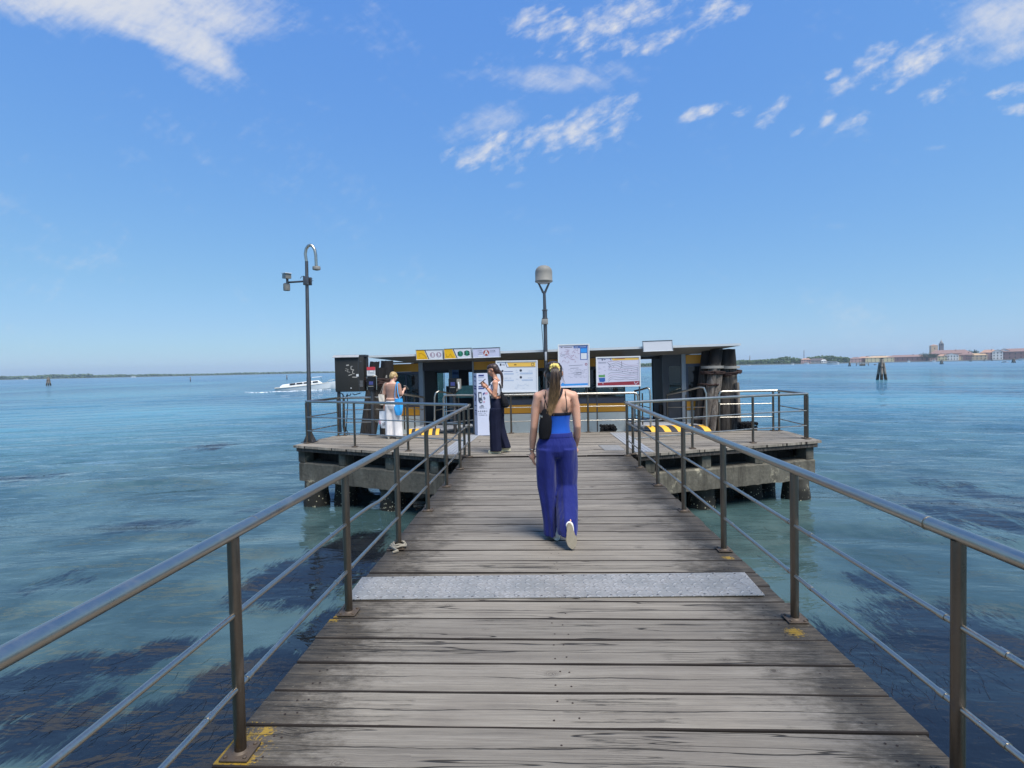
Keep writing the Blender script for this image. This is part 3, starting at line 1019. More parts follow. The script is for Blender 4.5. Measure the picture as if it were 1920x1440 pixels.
class Deck:
    def __init__(s, seed):
        s.v, s.f, s.uv, s.rnd, s.mi = [], [], [], [], []
        s.r = random.Random(seed)

    def plank(s, xa0, xa1, xb0, xb1, y0, y1, th=0.05, nails=()):
        r = s.r
        w_ = y1 - y0
        L = max(xa1 - xa0, xb1 - xb0)
        n = max(3, int(L / 0.22))
        prof = [(0, -th), (0, -0.006), (0.005, -0.001), (0.02, 0), (w_ * .3, 0), (w_ * .5, 0), (w_ * .7, 0), (w_ - .02, 0), (w_ - .005, -0.001), (w_, -0.006), (w_, -th)]
        rc = (r.random(), r.random(), r.random())
        u0 = r.random() * 20
        ph = [r.random() * 6.28 for _ in range(6)]
        dz = r.gauss(0, 0.0016)
        cup = r.gauss(-0.0015, 0.0015)
        base = len(s.v)
        xe0, xe1 = r.gauss(0, 0.008), r.gauss(0, 0.008)
        for i in range(n + 1):
            f = i / n
            ja = 0.0022 * math.sin(9 * f + ph[0]) + 0.0014 * math.sin(31 * f + ph[1])
            jb = 0.0022 * math.sin(8 * f + ph[2]) + 0.0014 * math.sin(27 * f + ph[3])
            zz = dz + 0.0018 * math.sin(5 * f + ph[4])
            for (v, pz) in prof:
                g = v / w_
                x0_, x1_ = xa0 + (xb0 - xa0) * g + xe0, xa1 + (xb1 - xa1) * g + xe1
                yy = y0 + v + ja * (1 - g) + jb * g
                zc = pz + (zz + cup * (1 - (2 * g - 1) ** 2) if pz > -0.02 else 0)
                s.v.append((x0_ + (x1_ - x0_) * f, yy, zc))
        m = len(prof)
        for i in range(n):
            for j in range(m - 1):
                a = base + i * m + j
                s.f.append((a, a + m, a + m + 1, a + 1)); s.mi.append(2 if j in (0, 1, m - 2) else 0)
                for (ii, jj) in ((i, j), (i + 1, j), (i + 1, j + 1), (i, j + 1)):
                    s.uv.append((u0 + L * ii / n, prof[jj][0])); s.rnd.append(rc)
        for i, rev in ((0, False), (n, True)):
            idx = [base + i * m + j for j in range(m)]
            if rev: idx.reverse()
            s.f.append(tuple(idx)); s.mi.append(0)
            for k in idx:
                s.uv.append((u0 + (i / n) * L, prof[(k - base) % m][0])); s.rnd.append(rc)
        for nx in nails:
            for vy in (0.22, 0.74):
                if xa0 + .05 < nx < xa1 - .05:
                    cx_, cy_ = nx + r.gauss(0, .012), y0 + w_ * vy + r.gauss(0, .012)
                    b0 = len(s.v)
                    for k in range(7):
                        s.v.append((cx_ + .0055 * math.cos(k * .898), cy_ + .0055 * math.sin(k * .898), dz + cup + 0.0022))
                    s.f.append(tuple(range(b0, b0 + 7))); s.mi.append(1)
                    s.uv += [(0, 0)] * 7; s.rnd += [rc] * 7

    def build(s, name, mats, parent):
        me = bpy.data.meshes.new(name)
        me.from_pydata(s.v, [], s.f)
        ul = me.uv_layers.new(name='UVMap')
        ul.data.foreach_set('uv', np.array(s.uv, dtype=np.float32).ravel())
        ca = me.color_attributes.new('rnd', 'FLOAT_COLOR', 'CORNER')
        ca.data.foreach_set('color', np.array([(*c, 1) for c in s.rnd], dtype=np.float32).ravel())
        me.polygons.foreach_set('material_index', np.array(s.mi, dtype=np.int32))
        for mm in mats: me.materials.append(mm)
        smooth_by_angle(me, 30)
        o = bpy.data.objects.new(name, me); COL.objects.link(o)
        o.parent = parent
        o.location = -parent.location
        return o


XL, XR = -1.385, 1.645
walk = thing('wooden_walkway', (0.13, -2.5, 0), 'grey weathered plank walkway leading straight out over the water to the landing platform', 'walkway')
d = Deck(11)
yy = -2.6
y_end = 9.72
edge_pts = []
k0 = 2.343 + 0.0                                     # plank seams measured on the photograph
seams = [k0 + 0.26 * i for i in range(-19, 29)]
for a, b in zip(seams, seams[1:]):
    if b > y_end + 0.1: break
    d.plank(XL, XR, XL, XR, a + d.r.uniform(.003, .0085), b - d.r.uniform(.003, .0085), nails=(-1.22, -1.17, 0.07, 0.13, 1.42, 1.47))
last = b if b <= y_end + 0.1 else a
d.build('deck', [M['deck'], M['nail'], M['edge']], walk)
for bx in (-1.16, 0.12, 1.42):
    mb = MB(); mb.box((bx, 3.4, -0.16), (0.14, 12.6, 0.2)); mb.build('beam', M['wood_dark'], walk, world=True)
for by in (-1.5, 2.2, 5.9, 9.0):
    mb = MB(); mb.box((0.13, by, -0.385), (2.5, 0.25, 0.24)); mb.build('cross_beam', M['concrete'], walk, world=True)
    for bx in (-0.8, 1.05):
        mb = MB(); mb.tube([(bx, by, -3), (bx, by, -0.52)], 0.16, 18); mb.build('pile', M['concrete_pile'], walk, world=True)

# landing platform: a six-sided deck across the end of the walkway
PF = [(-1.42, 9.76), (-5.50, 11.56), (-5.16, 13.42), (5.86, 13.16), (5.79, 11.22), (1.70, 9.74)]


def poly_x(y):
    xs = []
    for (x0, y0), (x1, y1) in zip(PF, PF[1:] + PF[:1]):
        if (y0 <= y < y1) or (y1 <= y < y0):
            xs.append(x0 + (x1 - x0) * (y - y0) / (y1 - y0))
    return (min(xs), max(xs)) if len(xs) >= 2 else None


plat = thing('landing_platform', (0.1, 11.6, 0), 'six-sided plank landing platform on stained concrete beams and piles at the end of the walkway', 'platform')
d = Deck(23)
y = max(last, 9.765) + 0.004
while y < 13.3:
    b = y + 0.165
    e0, e1 = poly_x(y + 1e-4), poly_x(min(b, 13.41) - 0.012)
    if e0 and e1:
        # each row is laid in two or three lengths
        cuts = sorted([0.33 + d.r.uniform(-.06, .06), 0.66 + d.r.uniform(-.06, .06)])
        fr = [0] + cuts + [1]
        for f0, f1 in zip(fr, fr[1:]):
            gap = 0.004
            d.plank(e0[0] + (e0[1] - e0[0]) * f0 + gap, e0[0] + (e0[1] - e0[0]) * f1 - gap, e1[0] + (e1[1] - e1[0]) * f0 + gap, e1[0] + (e1[1] - e1[0]) * f1 - gap, y, b - d.r.uniform(.006, .012), nails=(-4.6, -3.2, -1.8, -.4, 1, 2.4, 3.8, 5.2))
    y = b
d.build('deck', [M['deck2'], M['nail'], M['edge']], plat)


def edge_run(pts, inset, z0, z1, th, name, mat, jit=0.0, seed=0):
    """a straight board or beam following a platform edge"""
    (ax, ay), (bx, by) = pts
    t_ = Vector((bx - ax, by - ay, 0)).normalized()
    nrm = Vector((-t_.y, t_.x, 0))
    if nrm.dot(Vector((0.1 - ax, 12 - ay, 0))) < 0: nrm = -nrm
    A = Vector((ax, ay, 0)) + nrm * inset
    B = Vector((bx, by, 0)) + nrm * inset
    n = 40 if jit else 1
    rr = random.Random(seed)
    mb = MB()
    rings = []
    for i in range(n + 1):
        f = i / n
        P = A + (B - A) * f
        j = [rr.uniform(-jit, jit) for _ in range(8)]
        if jit and i in (0, n): P = P + t_ * j[6]
        rings.append([P + nrm * j[0] + Vector((0, 0, z0 + j[1])), P + nrm * (th * .15 + j[0]) + Vector((0, 0, z0 - 0.01)), P + nrm * th + Vector((0, 0, z0)), P + nrm * th + Vector((0, 0, z1)), P + nrm * (0.03 if jit else 0.004) + Vector((0, 0, z1 + j[2] * .4)), P + nrm * j[3] + Vector((0, 0, z1 - (0.03 if jit else 0.004) + j[4]))])
    mb.loft(rings)
    return mb.build(name, mat, plat, world=True, ang=25)


EL, ER = ((-1.55, 9.82), (-5.42, 11.53)), ((1.85, 9.79), (5.72, 11.19))
SL, SR = ((-5.46, 11.62), (-5.14, 13.36)), ((5.77, 11.30), (5.84, 13.12))
for e in (EL, ER, SL, SR):
    edge_run(e, 0.035, -0.125, -0.056, 0.05, 'edge_board', M['beam_wood'])
for k, e in enumerate((EL, ER)):
    edge_run(e, 0.10, -0.80, -0.385, 0.34, 'concrete_beam', M['concrete'], 0.010, k)
    edge_run(e, 0.62, -0.46, -0.06, 0.12, 'bearer', M['wood_dark'])
for k, e in enumerate((SL, SR)):
    edge_run(((e[0][0], e[0][1] + .45), e[1]), 0.12, -0.80, -0.385, 0.34, 'concrete_beam', M['concrete'], 0.010, k + 5)
    edge_run(((e[0][0], e[0][1] + .3), e[1]), 0.20, -0.384, -0.06, 0.10, 'bearer', M['wood_dark'])
edge_run(((-5.0, 13.3), (5.7, 13.1)), 0.1, -0.80, -0.385, 0.3, 'concrete_beam', M['concrete'], 0.01, 9)


def along(e, f, inset):
    A, B = Vector((*e[0], 0)), Vector((*e[1], 0))
    t_ = (B - A).normalized(); nrm = Vector((-t_.y, t_.x, 0))
    if nrm.dot(Vector((0.1, 12, 0)) - A) < 0: nrm = -nrm
    return A + (B - A) * f + nrm * inset, math.atan2(t_.y, t_.x)


for e, fs in ((EL, (0.985, 0.70, 0.40, 0.14)), (ER, (0.97, 0.66, 0.36, 0.06))):
    for f in fs:
        c, a = along(e, f, 0.24)
        mb = MB(); mb.box((c.x, c.y, -0.255), (0.20, 0.26, 0.255), rot=(0, 0, a), bevel=0.012); mb.build('concrete_block', M['concrete'], plat, world=True)
        c2 = c + Vector((0, 0.9, 0))
        mb = MB(); mb.box((c2.x, c2.y, -0.09), (0.16, 1.9, 0.07)); mb.build('joist', M['wood_dark'], plat, world=True)
for (e, f, ins, r_) in ((EL, 0.93, 0.30, 0.25), (EL, 0.80, 0.62, 0.22), (EL, 0.45, 0.45, 0.24), (EL, 0.1, 0.5, 0.24), (ER, 0.93, 0.32, 0.25), (ER, 0.74, 0.75, 0.22), (ER, 0.4, 0.5, 0.24), (ER, 0.1, 0.5, 0.24)):
    c, a = along(e, f, ins)
    rr = random.Random(int(f * 100) + int(c.x * 7))
    mb = MB()
    rings = []
    for i in range(13):
        z_ = -2.7 + (2.7 - 0.78) * i / 12
        sw = 1.0 + (0.12 * max(0, min(1, (-0.98 - z_) / 0.25)))
        rings.append([Vector((c.x + math.cos(2 * math.pi * j / 26) * r_ * sw * (1 + (rr.uniform(-.05, .05) if z_ < -1.0 else rr.uniform(-.012, .012))), c.y + math.sin(2 * math.pi * j / 26) * r_ * sw * (1 + (rr.uniform(-.05, .05) if z_ < -1.0 else 0)), z_)) for j in range(26)])
    mb.loft(rings)
    mb.build('pile', M['concrete_pile'], plat, world=True, ang=60)
for (bx, by) in ((-3.3, 12.6), (-1.2, 11.6), (-0.9, 12.8), (1.2, 11.4), (1.6, 12.6), (3.4, 12.4), (5.2, 12.6), (-4.7, 12.9)):
    mb = MB(); mb.tube([(bx, by, -2.7), (bx, by, -0.13)], 0.23, 18); mb.build('pile', M['concrete_pile'], plat, world=True)

# metal plates let into the decks
m, t = newmat('checker_plate')
px_, py_, pz_ = t.sep(t.pos())
cx_, cy_ = t.div(px_, 0.072), t.div(py_, 0.072)
fx, fy = t.sub(t.m('FRACT', t.add(cx_, 100)), 0.5), t.sub(t.m('FRACT', t.add(cy_, 100)), 0.5)
par = t.m('MODULO', t.add(t.m('FLOOR', t.add(cx_, 100)), t.m('FLOOR', t.add(cy_, 100))), 2.0)
a1, b1 = t.add(fx, fy), t.sub(fx, fy)
aa = t.add(t.mul(a1, par), t.mul(b1, t.sub(1.0, par)))
bb = t.add(t.mul(b1, par), t.mul(a1, t.sub(1.0, par)))
lens = t.sub(1.0, t.add(t.m('POWER', t.div(t.m('ABSOLUTE', aa), 0.62), 2.0), t.m('POWER', t.div(t.m('ABSOLUTE', bb), 0.20), 2.0)))
lens = t.step(lens, 0.0, 0.5)
n = t.noise(t.pos(), 5, 6, 0.6); n2 = t.noise(t.pos(), 60, 4, 0.6)
c = t.mix(t.step(n, 0.35, 0.7), lin(136, 135, 131), lin(160, 157, 152))
c = t.mix(t.mul(t.step(t.add(n2, t.mul(n, .3)), 0.62, 0.8), 0.5), c, lin(112, 106, 98))
c = t.mix(t.mul(lens, 0.35), c, lin(196, 195, 192))
t.out(t.principled(Base_Color=c, Metallic=0.15, Roughness=t.add(0.42, t.mul(n2, 0.18)), Normal=t.bump(lens, 1.0, 0.010)))
M['checker'] = m


def plate(name, corners, mat, label, th=0.004, base=0.0035, screws=0):
    ps = [grd(*c_) for c_ in corners]
    o_loc = sum(ps, Vector()) / len(ps); o_loc.z = 0
    root = thing(name, o_loc, label, 'metal plate')
    mb = MB(); mb.poly([(q.x, q.y, base) for q in ps], th=(0, 0, th)); mb.build('sheet', mat, root, world=True)
    if screws:
        for (i, j) in ((0, 1), (3, 2)):
            for k in range(screws):
                mb = MB()
                f = (k + .5) / screws
                q = ps[i].lerp(ps[j], f).lerp((ps[0] + ps[1] + ps[2] + ps[3]) / 4, 0.0)
                q = q + (ps[3 - i if i in (0, 3) else 0].lerp(ps[2 if i == 0 else 1], f) - q) * 0.06
                mb.lathe((q.x, q.y, base + th), [(0.009, 0), (0.007, .0025), (0, .003)], 8)
                mb.build('screw', M['steel_dark'], root, world=True)
    return root


plate('checker_plate', [(648, 1126), (1434, 1118), (1396, 1075), (679, 1084)], M['checker'], 'wide raised-pattern aluminium plate screwed across the walkway boards in the foreground', 0.005, 0.004, 18)


def strip(name, x0, x1, y0, y1, skew, mat, label):
    root = thing(name, ((x0 + x1) / 2, (y0 + y1) / 2, 0), label, 'metal strip')
    mb = MB()
    n = 5
    for k in range(n):
        a, b = x0 + (x1 - x0) * k / n, x0 + (x1 - x0) * (k + 1) / n - 0.008
        mb.poly([(a + skew, y0, .004), (b + skew, y0, .004), (b, y1, .004), (a, y1, .004)], th=(0, 0, 0.006))
    mb.build('ribbed_sheet', mat, root, world=True)


strip('seam_strip', -1.82, -1.46, 10.02, 13.0, -0.12, M['alu_dirty'], 'ribbed pale metal strip running across the platform boards beside the white totem')
strip('seam_strip', 1.70, 2.06, 10.02, 13.0, 0.08, M['alu_dirty'], 'ribbed pale metal strip running across the platform boards beside the square hatch plate')
plate('hatch_plate', [(1134, 845), (1172, 845), (1160, 835), (1122, 835)], M['checker'], 'small square raised-pattern metal plate on the platform boards near the right railing corner', 0.005, 0.003)


# ================================================================ railings
H_TOP, H_MID, H_LOW = 0.945, 0.60, 0.285


def arc(c, a, b, r, n=6):
    """rounded corner at c between directions a and b"""
    c, a, b = Vector(c), Vector(a).normalized(), Vector(b).normalized()
    p0, p1 = c - a * r, c + b * r
    return [(1 - f) ** 2 * p0 + 2 * f * (1 - f) * c + f * f * p1 for f in [i / n for i in range(n + 1)]]


def railing(label, posts, top, bars, group=None, post_r=0.0245, top_r=0.0275, bar_r=0.0125, ferrule=True, plates=True, cat='railing', post_mat=None, hts=(H_TOP, H_MID, H_LOW), name='pipe_railing', lift=0.0):
    """posts: list of (x, y); top: list of 3-D points of the handrail; bars: list of polylines for cross bars"""
    post_mat = post_mat or M['steel_post']
    root = thing(name, (posts[0][0], posts[0][1], lift), label, cat, group=group)
    mb = MB(); mb.tube(top, top_r, 16)
    if ferrule:
        for (x_, y_) in posts[::2]:
            k_ = min(range(len(top)), key=lambda i: (Vector(top[i]).xy - Vector((x_, y_))).length)
            a_, b_ = Vector(top[max(k_ - 1, 0)]), Vector(top[min(k_ + 1, len(top) - 1)])
            dv_ = (b_ - a_).normalized(); c_ = Vector((x_, y_, hts[0])) + dv_ * .16
            if abs(dv_.y) > .99: mb.tube([c_ - dv_ * .006, c_ + dv_ * .006], top_r + .0022, 16)
    mb.build('handrail', M['steel'], root, world=True)
    for ln in bars:
        mb = MB(); mb.tube(ln, bar_r, 10)
        if ferrule:
            for q, q2 in zip(ln, ln[1:]):
                a, b = Vector(q), Vector(q2)
                if (b - a).length > 0.8:
                    for f in (0.06, 1 - 0.20 / (b - a).length):
                        cpt = a.lerp(b, f); dv = (b - a).normalized()
                        mb.tube([cpt - dv * .018, cpt + dv * .018], bar_r + .003, 10)
        mb.build('cross_bar', M['steel'], root, world=True)
    for (x_, y_) in posts:
        mb = MB(); mb.tube([(x_, y_, lift + 0.008), (x_, y_, hts[0] - 0.02)], post_r, 16)
        po = mb.build('post', post_mat, root, world=True)
        if plates:
            mb = MB(); mb.box((x_, y_, lift + 0.0075), (0.12, 0.12, 0.007), bevel=0.002)
            for sx_ in (-1, 1):
                for sy_ in (-1, 1):
                    mb.lathe((x_ + sx_ * .042, y_ + sy_ * .042, lift + .011), [(0.0085, 0), (0.0085, .006), (0.004, .009), (0, .009)], 8)
            mb.lathe((x_, y_, lift + .011), [(post_r + .010, 0), (post_r + .001, .008)], 14)
            po.parent = root
            bp = mb.build('base_plate', M['rusty_plate'], None)
            bp.data.transform(Matrix.Translation(-root.location))
            bp.parent = po
    return root


def along_y(x_, ys, z_):
    return [(x_ + 0.002 * math.sin(7 * y_), y_, z_) for y_ in ys]


LY = [-0.45, 0.86, 2.16, 3.46, 4.74, 6.02, 7.27, 8.55, 9.70]
XPL = -1.295
# the second bar has been knocked out of line on this side
bent = []
for y_ in np.linspace(-0.6, 9.7, 42):
    k = 0.035 * math.exp(-((y_ - 4.3) / 0.35) ** 2) + 0.02 * math.exp(-((y_ - 7.7) / 0.4) ** 2)
    bent.append((XPL, y_, H_MID - k))
railing('long stainless walkway railing on the side of the black cabinet, middle bar slightly bent', [(XPL, y_) for y_ in LY], along_y(XPL, [-0.6, 2, 4, 6, 8, 9.72], H_TOP), [bent, along_y(XPL, LY, H_LOW)], group='railings along the walkway')
RY = [-0.5, 0.80, 2.08, 3.38, 4.66, 5.93, 7.22, 8.5, 9.66]
XPR = 1.575
railing('long stainless walkway railing on the side of the far island town', [(XPR, y_) for y_ in RY], along_y(XPR, [-0.6, 2, 4, 6, 8, 9.68], H_TOP), [along_y(XPR, RY, H_MID), along_y(XPR, RY, H_LOW)], group='railings along the walkway')


def path_z(pts, z_):
    return [(p_[0], p_[1], z_) for p_ in pts]


g_ = 'railings around the landing platform'
lf = [(-1.40, 9.84), (-2.63, 10.52), (-3.96, 11.22), (-5.31, 11.90)]
railing('platform railing on the camera mast side, running from the walkway out to the corner', lf, path_z([(-1.31, 9.76)] + lf[1:], H_TOP + .01), [path_z(lf, H_MID), path_z(lf, H_LOW)], group=g_)
rf = [(1.70, 9.80), (2.93, 10.37), (4.33, 11.03), (5.63, 11.48)]
railing('platform railing below the two tarred dolphins, running from the walkway out to the corner', rf, path_z([(1.59, 9.70)] + rf[1:], H_TOP + .01), [path_z(rf, H_MID), path_z(rf, H_LOW)], group=g_)
ls = [(-5.27, 12.02), (-5.06, 13.16)]
railing('short seaward side railing beside the tall camera mast', ls, path_z([(-5.31, 11.90), (-5.04, 13.20)], H_TOP + .01), [path_z(ls, H_MID), path_z(ls, H_LOW)], group=g_)
rs = [(5.64, 11.60), (5.70, 12.96)]
railing('short seaward side railing at the far right corner of the platform', rs, path_z([(5.63, 11.48), (5.70, 13.0)], H_TOP + .01), [path_z(rs, H_MID), path_z(rs, H_LOW)], group=g_)
lb = [(-4.93, 13.24), (-3.86, 13.22)]
z_ = H_TOP + .01
railing('short back railing behind the black cabinet with a rounded end', lb, [(-5.0, 13.24, z_)] + [tuple(v) for v in arc((lb[1][0], lb[1][1], z_), (1, 0, 0), (0, 0, -1), 0.10)] + [(lb[1][0], lb[1][1], .7)], [path_z(lb, H_MID + .05), path_z(lb, H_LOW + .05)], group=g_)
rb = [(5.58, 13.0), (4.32, 13.02)]
railing('short back railing with a rounded end beside the thick tarred dolphin', rb, [(5.68, 13.0, z_)] + [tuple(v) for v in arc((rb[1][0], rb[1][1], z_), (-1, 0, 0), (0, 0, -1), 0.10)] + [(rb[1][0], rb[1][1], .7)], [path_z(rb, H_MID + .05), path_z(rb, H_LOW + .05)], group=g_)
cb = [(-1.62, 13.22), (-0.70, 13.21), (0.40, 13.19), (1.20, 13.17), (2.42, 13.14)]
railing('long back railing under the three information boards', cb, [(-1.62, 13.22, z_)] + [tuple(v) for v in arc((cb[-1][0], cb[-1][1], z_), (1, 0, 0), (0, 0, -1), 0.12)] + [(cb[-1][0], cb[-1][1], .6)], [path_z(cb, H_MID + .04), path_z(cb, H_LOW + .01)], group=g_)

# rope tied round one post
q = (XPL, LY[5] - 1.28, 0)
rp = thing('rope', (XPL, LY[4], 0), 'short pale rope knotted round the foot of a walkway railing post', 'rope')
mb = MB()
pts = []
for k in range(46):
    a = k / 46 * 2 * math.pi * 2.6
    r_ = 0.040 + 0.034 * (k / 46) + 0.006 * math.sin(k * 1.7)
    pts.append((XPL + r_ * math.cos(a), LY[4] + r_ * math.sin(a) * .9, 0.022 + 0.03 * (1 - k / 46) + 0.006 * math.sin(k)))
pts += [(XPL + .02, LY[4] - .11, .014), (XPL - .02, LY[4] - .14, .012)]
mb.tube(pts, 0.0085, 8); mb.build('coil', M['rope'], rp, world=True)

# ================================================================ floating landing stage with its cabin
PO = Vector((0.0, 14.35, 0.0))
stage = thing('floating_landing_stage', PO, 'low floating boat station with ochre bands, dark windows and an overhanging grey roof', 'boat station', rot=(0, R(-0.5), R(-4.0)))
bpy.context.view_layer.update()
SM = stage.matrix_world.copy()
SMI = SM.inverted()
SN = (SM.to_3x3() @ Vector((0, 1, 0))).normalized()


def F(px, py, depth=0.0):
    """photo pixel -> stage coordinates on the plane `depth` behind the front wall"""
    p0 = SM @ Vector((0, depth, 0))
    d_ = ray(px, py)
    P = CAM + d_ * ((p0 - CAM).dot(SN) / d_.dot(SN))
    return SMI @ P


def panel(name, px0, py0, px1, py1, y0, th, mat, bevel=0.0, parent=None, depth=None):
    """a board on the front wall between two photo pixels (upper left, lower right)"""
    dep = y0 if depth is None else depth
    a, b = F(px0, py0, dep), F(px1, py1, dep)
    mb = MB(); mb.span((min(a.x, b.x), y0, min(a.z, b.z)), (max(a.x, b.x), y0 + th, max(a.z, b.z)), bevel)
    return mb.build(name, mat, parent or stage)


fx = lambda px, py=720: F(px, py).x
XA, XB = fx(735), fx(1374)                        # cabin ends
XC0, XC1 = fx(889), fx(1172)                      # middle cabin
XD0, XD1 = fx(1243), XB                           # end cabin
XE0, XE1 = XA, fx(788)                            # near-mast cabin
Z_ST0, Z_ST1 = F(1050, 773.5).z, F(1050, 757.5).z  # lower ochre band
Z_BD0, Z_BD1 = F(1030, 689.5).z, F(1030, 674).z    # upper ochre band
Z_SILL = F(1050, 748).z
Z_CEIL = Z_BD1 + 0.09
DEP = 3.6
# hull
mb = MB(); mb.span((XA - .25, -0.12, -1.55), (XB + .25, DEP + .5, -0.16), 0.05); mb.build('hull', M['hull_white'], stage)
mb = MB(); mb.span((XA - .3, -0.20, -0.30), (XB + .3, -0.121, -0.18), 0.02); mb.build('rubbing_strake', M['rubber'], stage)
mb = MB(); mb.span((XA, 0.02, -0.158), (XB, DEP, -0.12)); mb.build('floor', M['frame_dark'], stage)
# lower walls, ochre bands, sills, windows
for (a, b) in ((XE0, XE1), (XC0, XC1), (XD0 + .0, XD1)):
    full = a != XD0
    aa = a if full else fx(1285)
    mb = MB(); mb.span((aa, 0, -0.155), (b, 0.06, Z_ST0 - .003)); mb.build('lower_wall', M['hull_white'], stage)
    mb = MB(); mb.span((aa, -0.012, Z_ST0), (b, 0.055, Z_ST1)); mb.build('ochre_band', M['yellow'], stage)
    mb = MB(); mb.span((aa, -0.008, Z_BD0), (b, 0.05, Z_BD1)); mb.build('ochre_band', M['yellow'], stage)
    mb = MB(); mb.span((aa, -0.002, Z_ST0 - .012), (b, 0.05, Z_ST0 - .001)); mb.build('band_joint', M['frame_dark'], stage)
# frames
mb = MB(); mb.span((XC0, -0.02, Z_ST1 + .002), (XC1, 0.06, Z_SILL)); mb.build('window_sill', M['frame_blue'], stage)
mb = MB(); mb.span((XC0, -0.004, Z_BD0 - .05), (XC1, 0.06, Z_BD0 - .002)); mb.build('window_head', M['frame_dark'], stage)
wx = [XC0 + (XC1 - XC0) * k / 4 for k in range(5)]
for k in range(4):
    a, b = wx[k], wx[k + 1]
    fr = MB()
    z0_, z1_ = Z_SILL + .002, Z_BD0 - .052
    for (xa, xb, za, zb) in ((a, a + .03, z0_, z1_), (b - .03, b, z0_, z1_), (a + .031, b - .031, z0_, z0_ + .03), (a + .031, b - .031, z1_ - .03, z1_), (a + .031, b - .031, z0_ + .30, z0_ + .315)):
        fr.span((xa, 0.0, za), (xb, 0.05, zb))
    wn_ = fr.build('window', M['frame_dark'], stage)
    mb = MB(); mb.span((a + .028, 0.02, z0_ + .02), (b - .028, 0.026, z1_ - .02)); mb.build('pane', M['glass'], wn_)
# side and back walls of the middle cabin, with windows to the sea
for xs in (XC0 + .03, XC1 - .03):
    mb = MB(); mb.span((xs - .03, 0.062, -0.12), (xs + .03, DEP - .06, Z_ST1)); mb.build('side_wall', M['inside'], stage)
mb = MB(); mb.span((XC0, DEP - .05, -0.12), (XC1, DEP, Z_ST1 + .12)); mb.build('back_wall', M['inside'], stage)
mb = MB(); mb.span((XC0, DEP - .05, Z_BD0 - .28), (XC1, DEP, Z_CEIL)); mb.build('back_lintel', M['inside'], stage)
for k in range(6):
    xx = XC0 + (XC1 - XC0) * k / 5
    wv = 0.16 if k in (0, 5) else 0.34 if k in (1, 3, 4) else .12
    mb = MB(); mb.span((xx - wv / 2, DEP - .045, Z_ST1 + .121), (xx + wv / 2, DEP - .005, Z_BD0 - .281)); mb.build('back_mullion', M['inside'], stage)
for k in range(5):
    xx = XC0 + .35 + k * 0.72
    st = MB(); st.box((xx, DEP - .5, 0.33), (0.5, 0.42, 0.06), bevel=.02); st.box((xx, DEP - .27, 0.58), (0.5, 0.05, 0.46), bevel=.02)
    st.box((xx - .18, DEP - .5, 0.09), (0.05, 0.3, 0.42)); st.box((xx + .18, DEP - .5, 0.09), (0.05, 0.3, 0.42))
    st.build('seat', M['inside_seat'], stage)
# columns
for (p0, p1) in ((786, 794), (886.5, 889.5), (1278, 1286)):
    a, b = fx(p0), fx(p1)
    mb = MB(); mb.span((a, -0.035, -0.12), (b, 0.11, Z_BD1 + .06), .008); mb.build('column', M['frame_grey'], stage)
    mb = MB(); mb.span((a, DEP - .12, -0.12), (b, DEP, Z_BD1 + .06), .008); mb.build('column', M['frame_grey'], stage)
# end cabin: dark jamb, door leaf, ochre front
mb = MB(); mb.span((XD0, 0.0, -0.12), (fx(1251), 0.08, Z_BD1 + .06)); mb.build('door_jamb', M['frame_dark'], stage)
a, b = fx(1251) + .002, fx(1278) - .002
dm = MB()
zt_, zb_ = F(1262, 686).z, F(1262, 737).z
dm.span((a, 0.02, -0.1), (b, 0.06, zb_)); dm.span((a, 0.02, zt_), (b, 0.06, Z_BD1 + .05)); dm.span((a, 0.02, zb_ + .001), (a + .05, 0.06, zt_ - .001))
dl = dm.build('door', M['frame_dark'], stage)
mb = MB(); mb.span((a + .051, 0.036, zb_ + .001), (b, 0.042, zt_ - .001)); mb.build('pane', M['glass_green'], dl)
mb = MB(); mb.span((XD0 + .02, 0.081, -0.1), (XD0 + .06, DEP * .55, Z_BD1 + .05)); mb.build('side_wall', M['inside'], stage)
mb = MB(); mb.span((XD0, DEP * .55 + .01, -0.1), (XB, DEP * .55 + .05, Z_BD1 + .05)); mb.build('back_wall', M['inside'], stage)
for (aa, bb, nm) in ((fx(1286), XB, 'window'), (XE0, XE1, 'window')):
    fr = MB(); z0_, z1_ = Z_ST1 + .002, Z_BD0 - .003
    fr.span((aa, -.004, z1_ - .07), (bb, .05, z1_)); fr.span((aa, -.004, z0_), (bb, .05, z0_ + .09))
    fr.span((aa, -.004, z0_ + .091), (aa + .06, .05, z1_ - .071)); fr.span((bb - .06, -.004, z0_ + .091), (bb, .05, z1_ - .071)); 
    fr.span(((aa + bb) / 2 - .02, -.004, z0_ + .091), ((aa + bb) / 2 + .02, .05, z1_ - .071))
    w_ = fr.build(nm, M['frame_blue'], stage)
    mb = MB(); mb.span((aa + .05, .02, z0_ + .08), (bb - .05, .026, z1_ - .06)); mb.build('pane', M['glass_door'], w_)
mb = MB(); mb.span((XE0, DEP * .5, -0.1), (XE1, DEP * .5 + .05, Z_BD1 + .05)); mb.build('back_wall', M['inside'], stage)
mb = MB(); mb.span((XE1 - .05, .115, -0.1), (XE1 - .01, DEP * .5 - .01, Z_BD1 + .05)); mb.build('side_wall', M['inside'], stage)
# open bay on the left: dark head, tinted wind screens at the seaward side
a, b = fx(794) + .002, fx(886.5) - .002
mb = MB(); mb.span((a, 0.0, F(840, 694).z), (b, 0.09, Z_BD1 + .06)); mb.build('bay_head', M['inside'], stage)
yb = DEP - .1


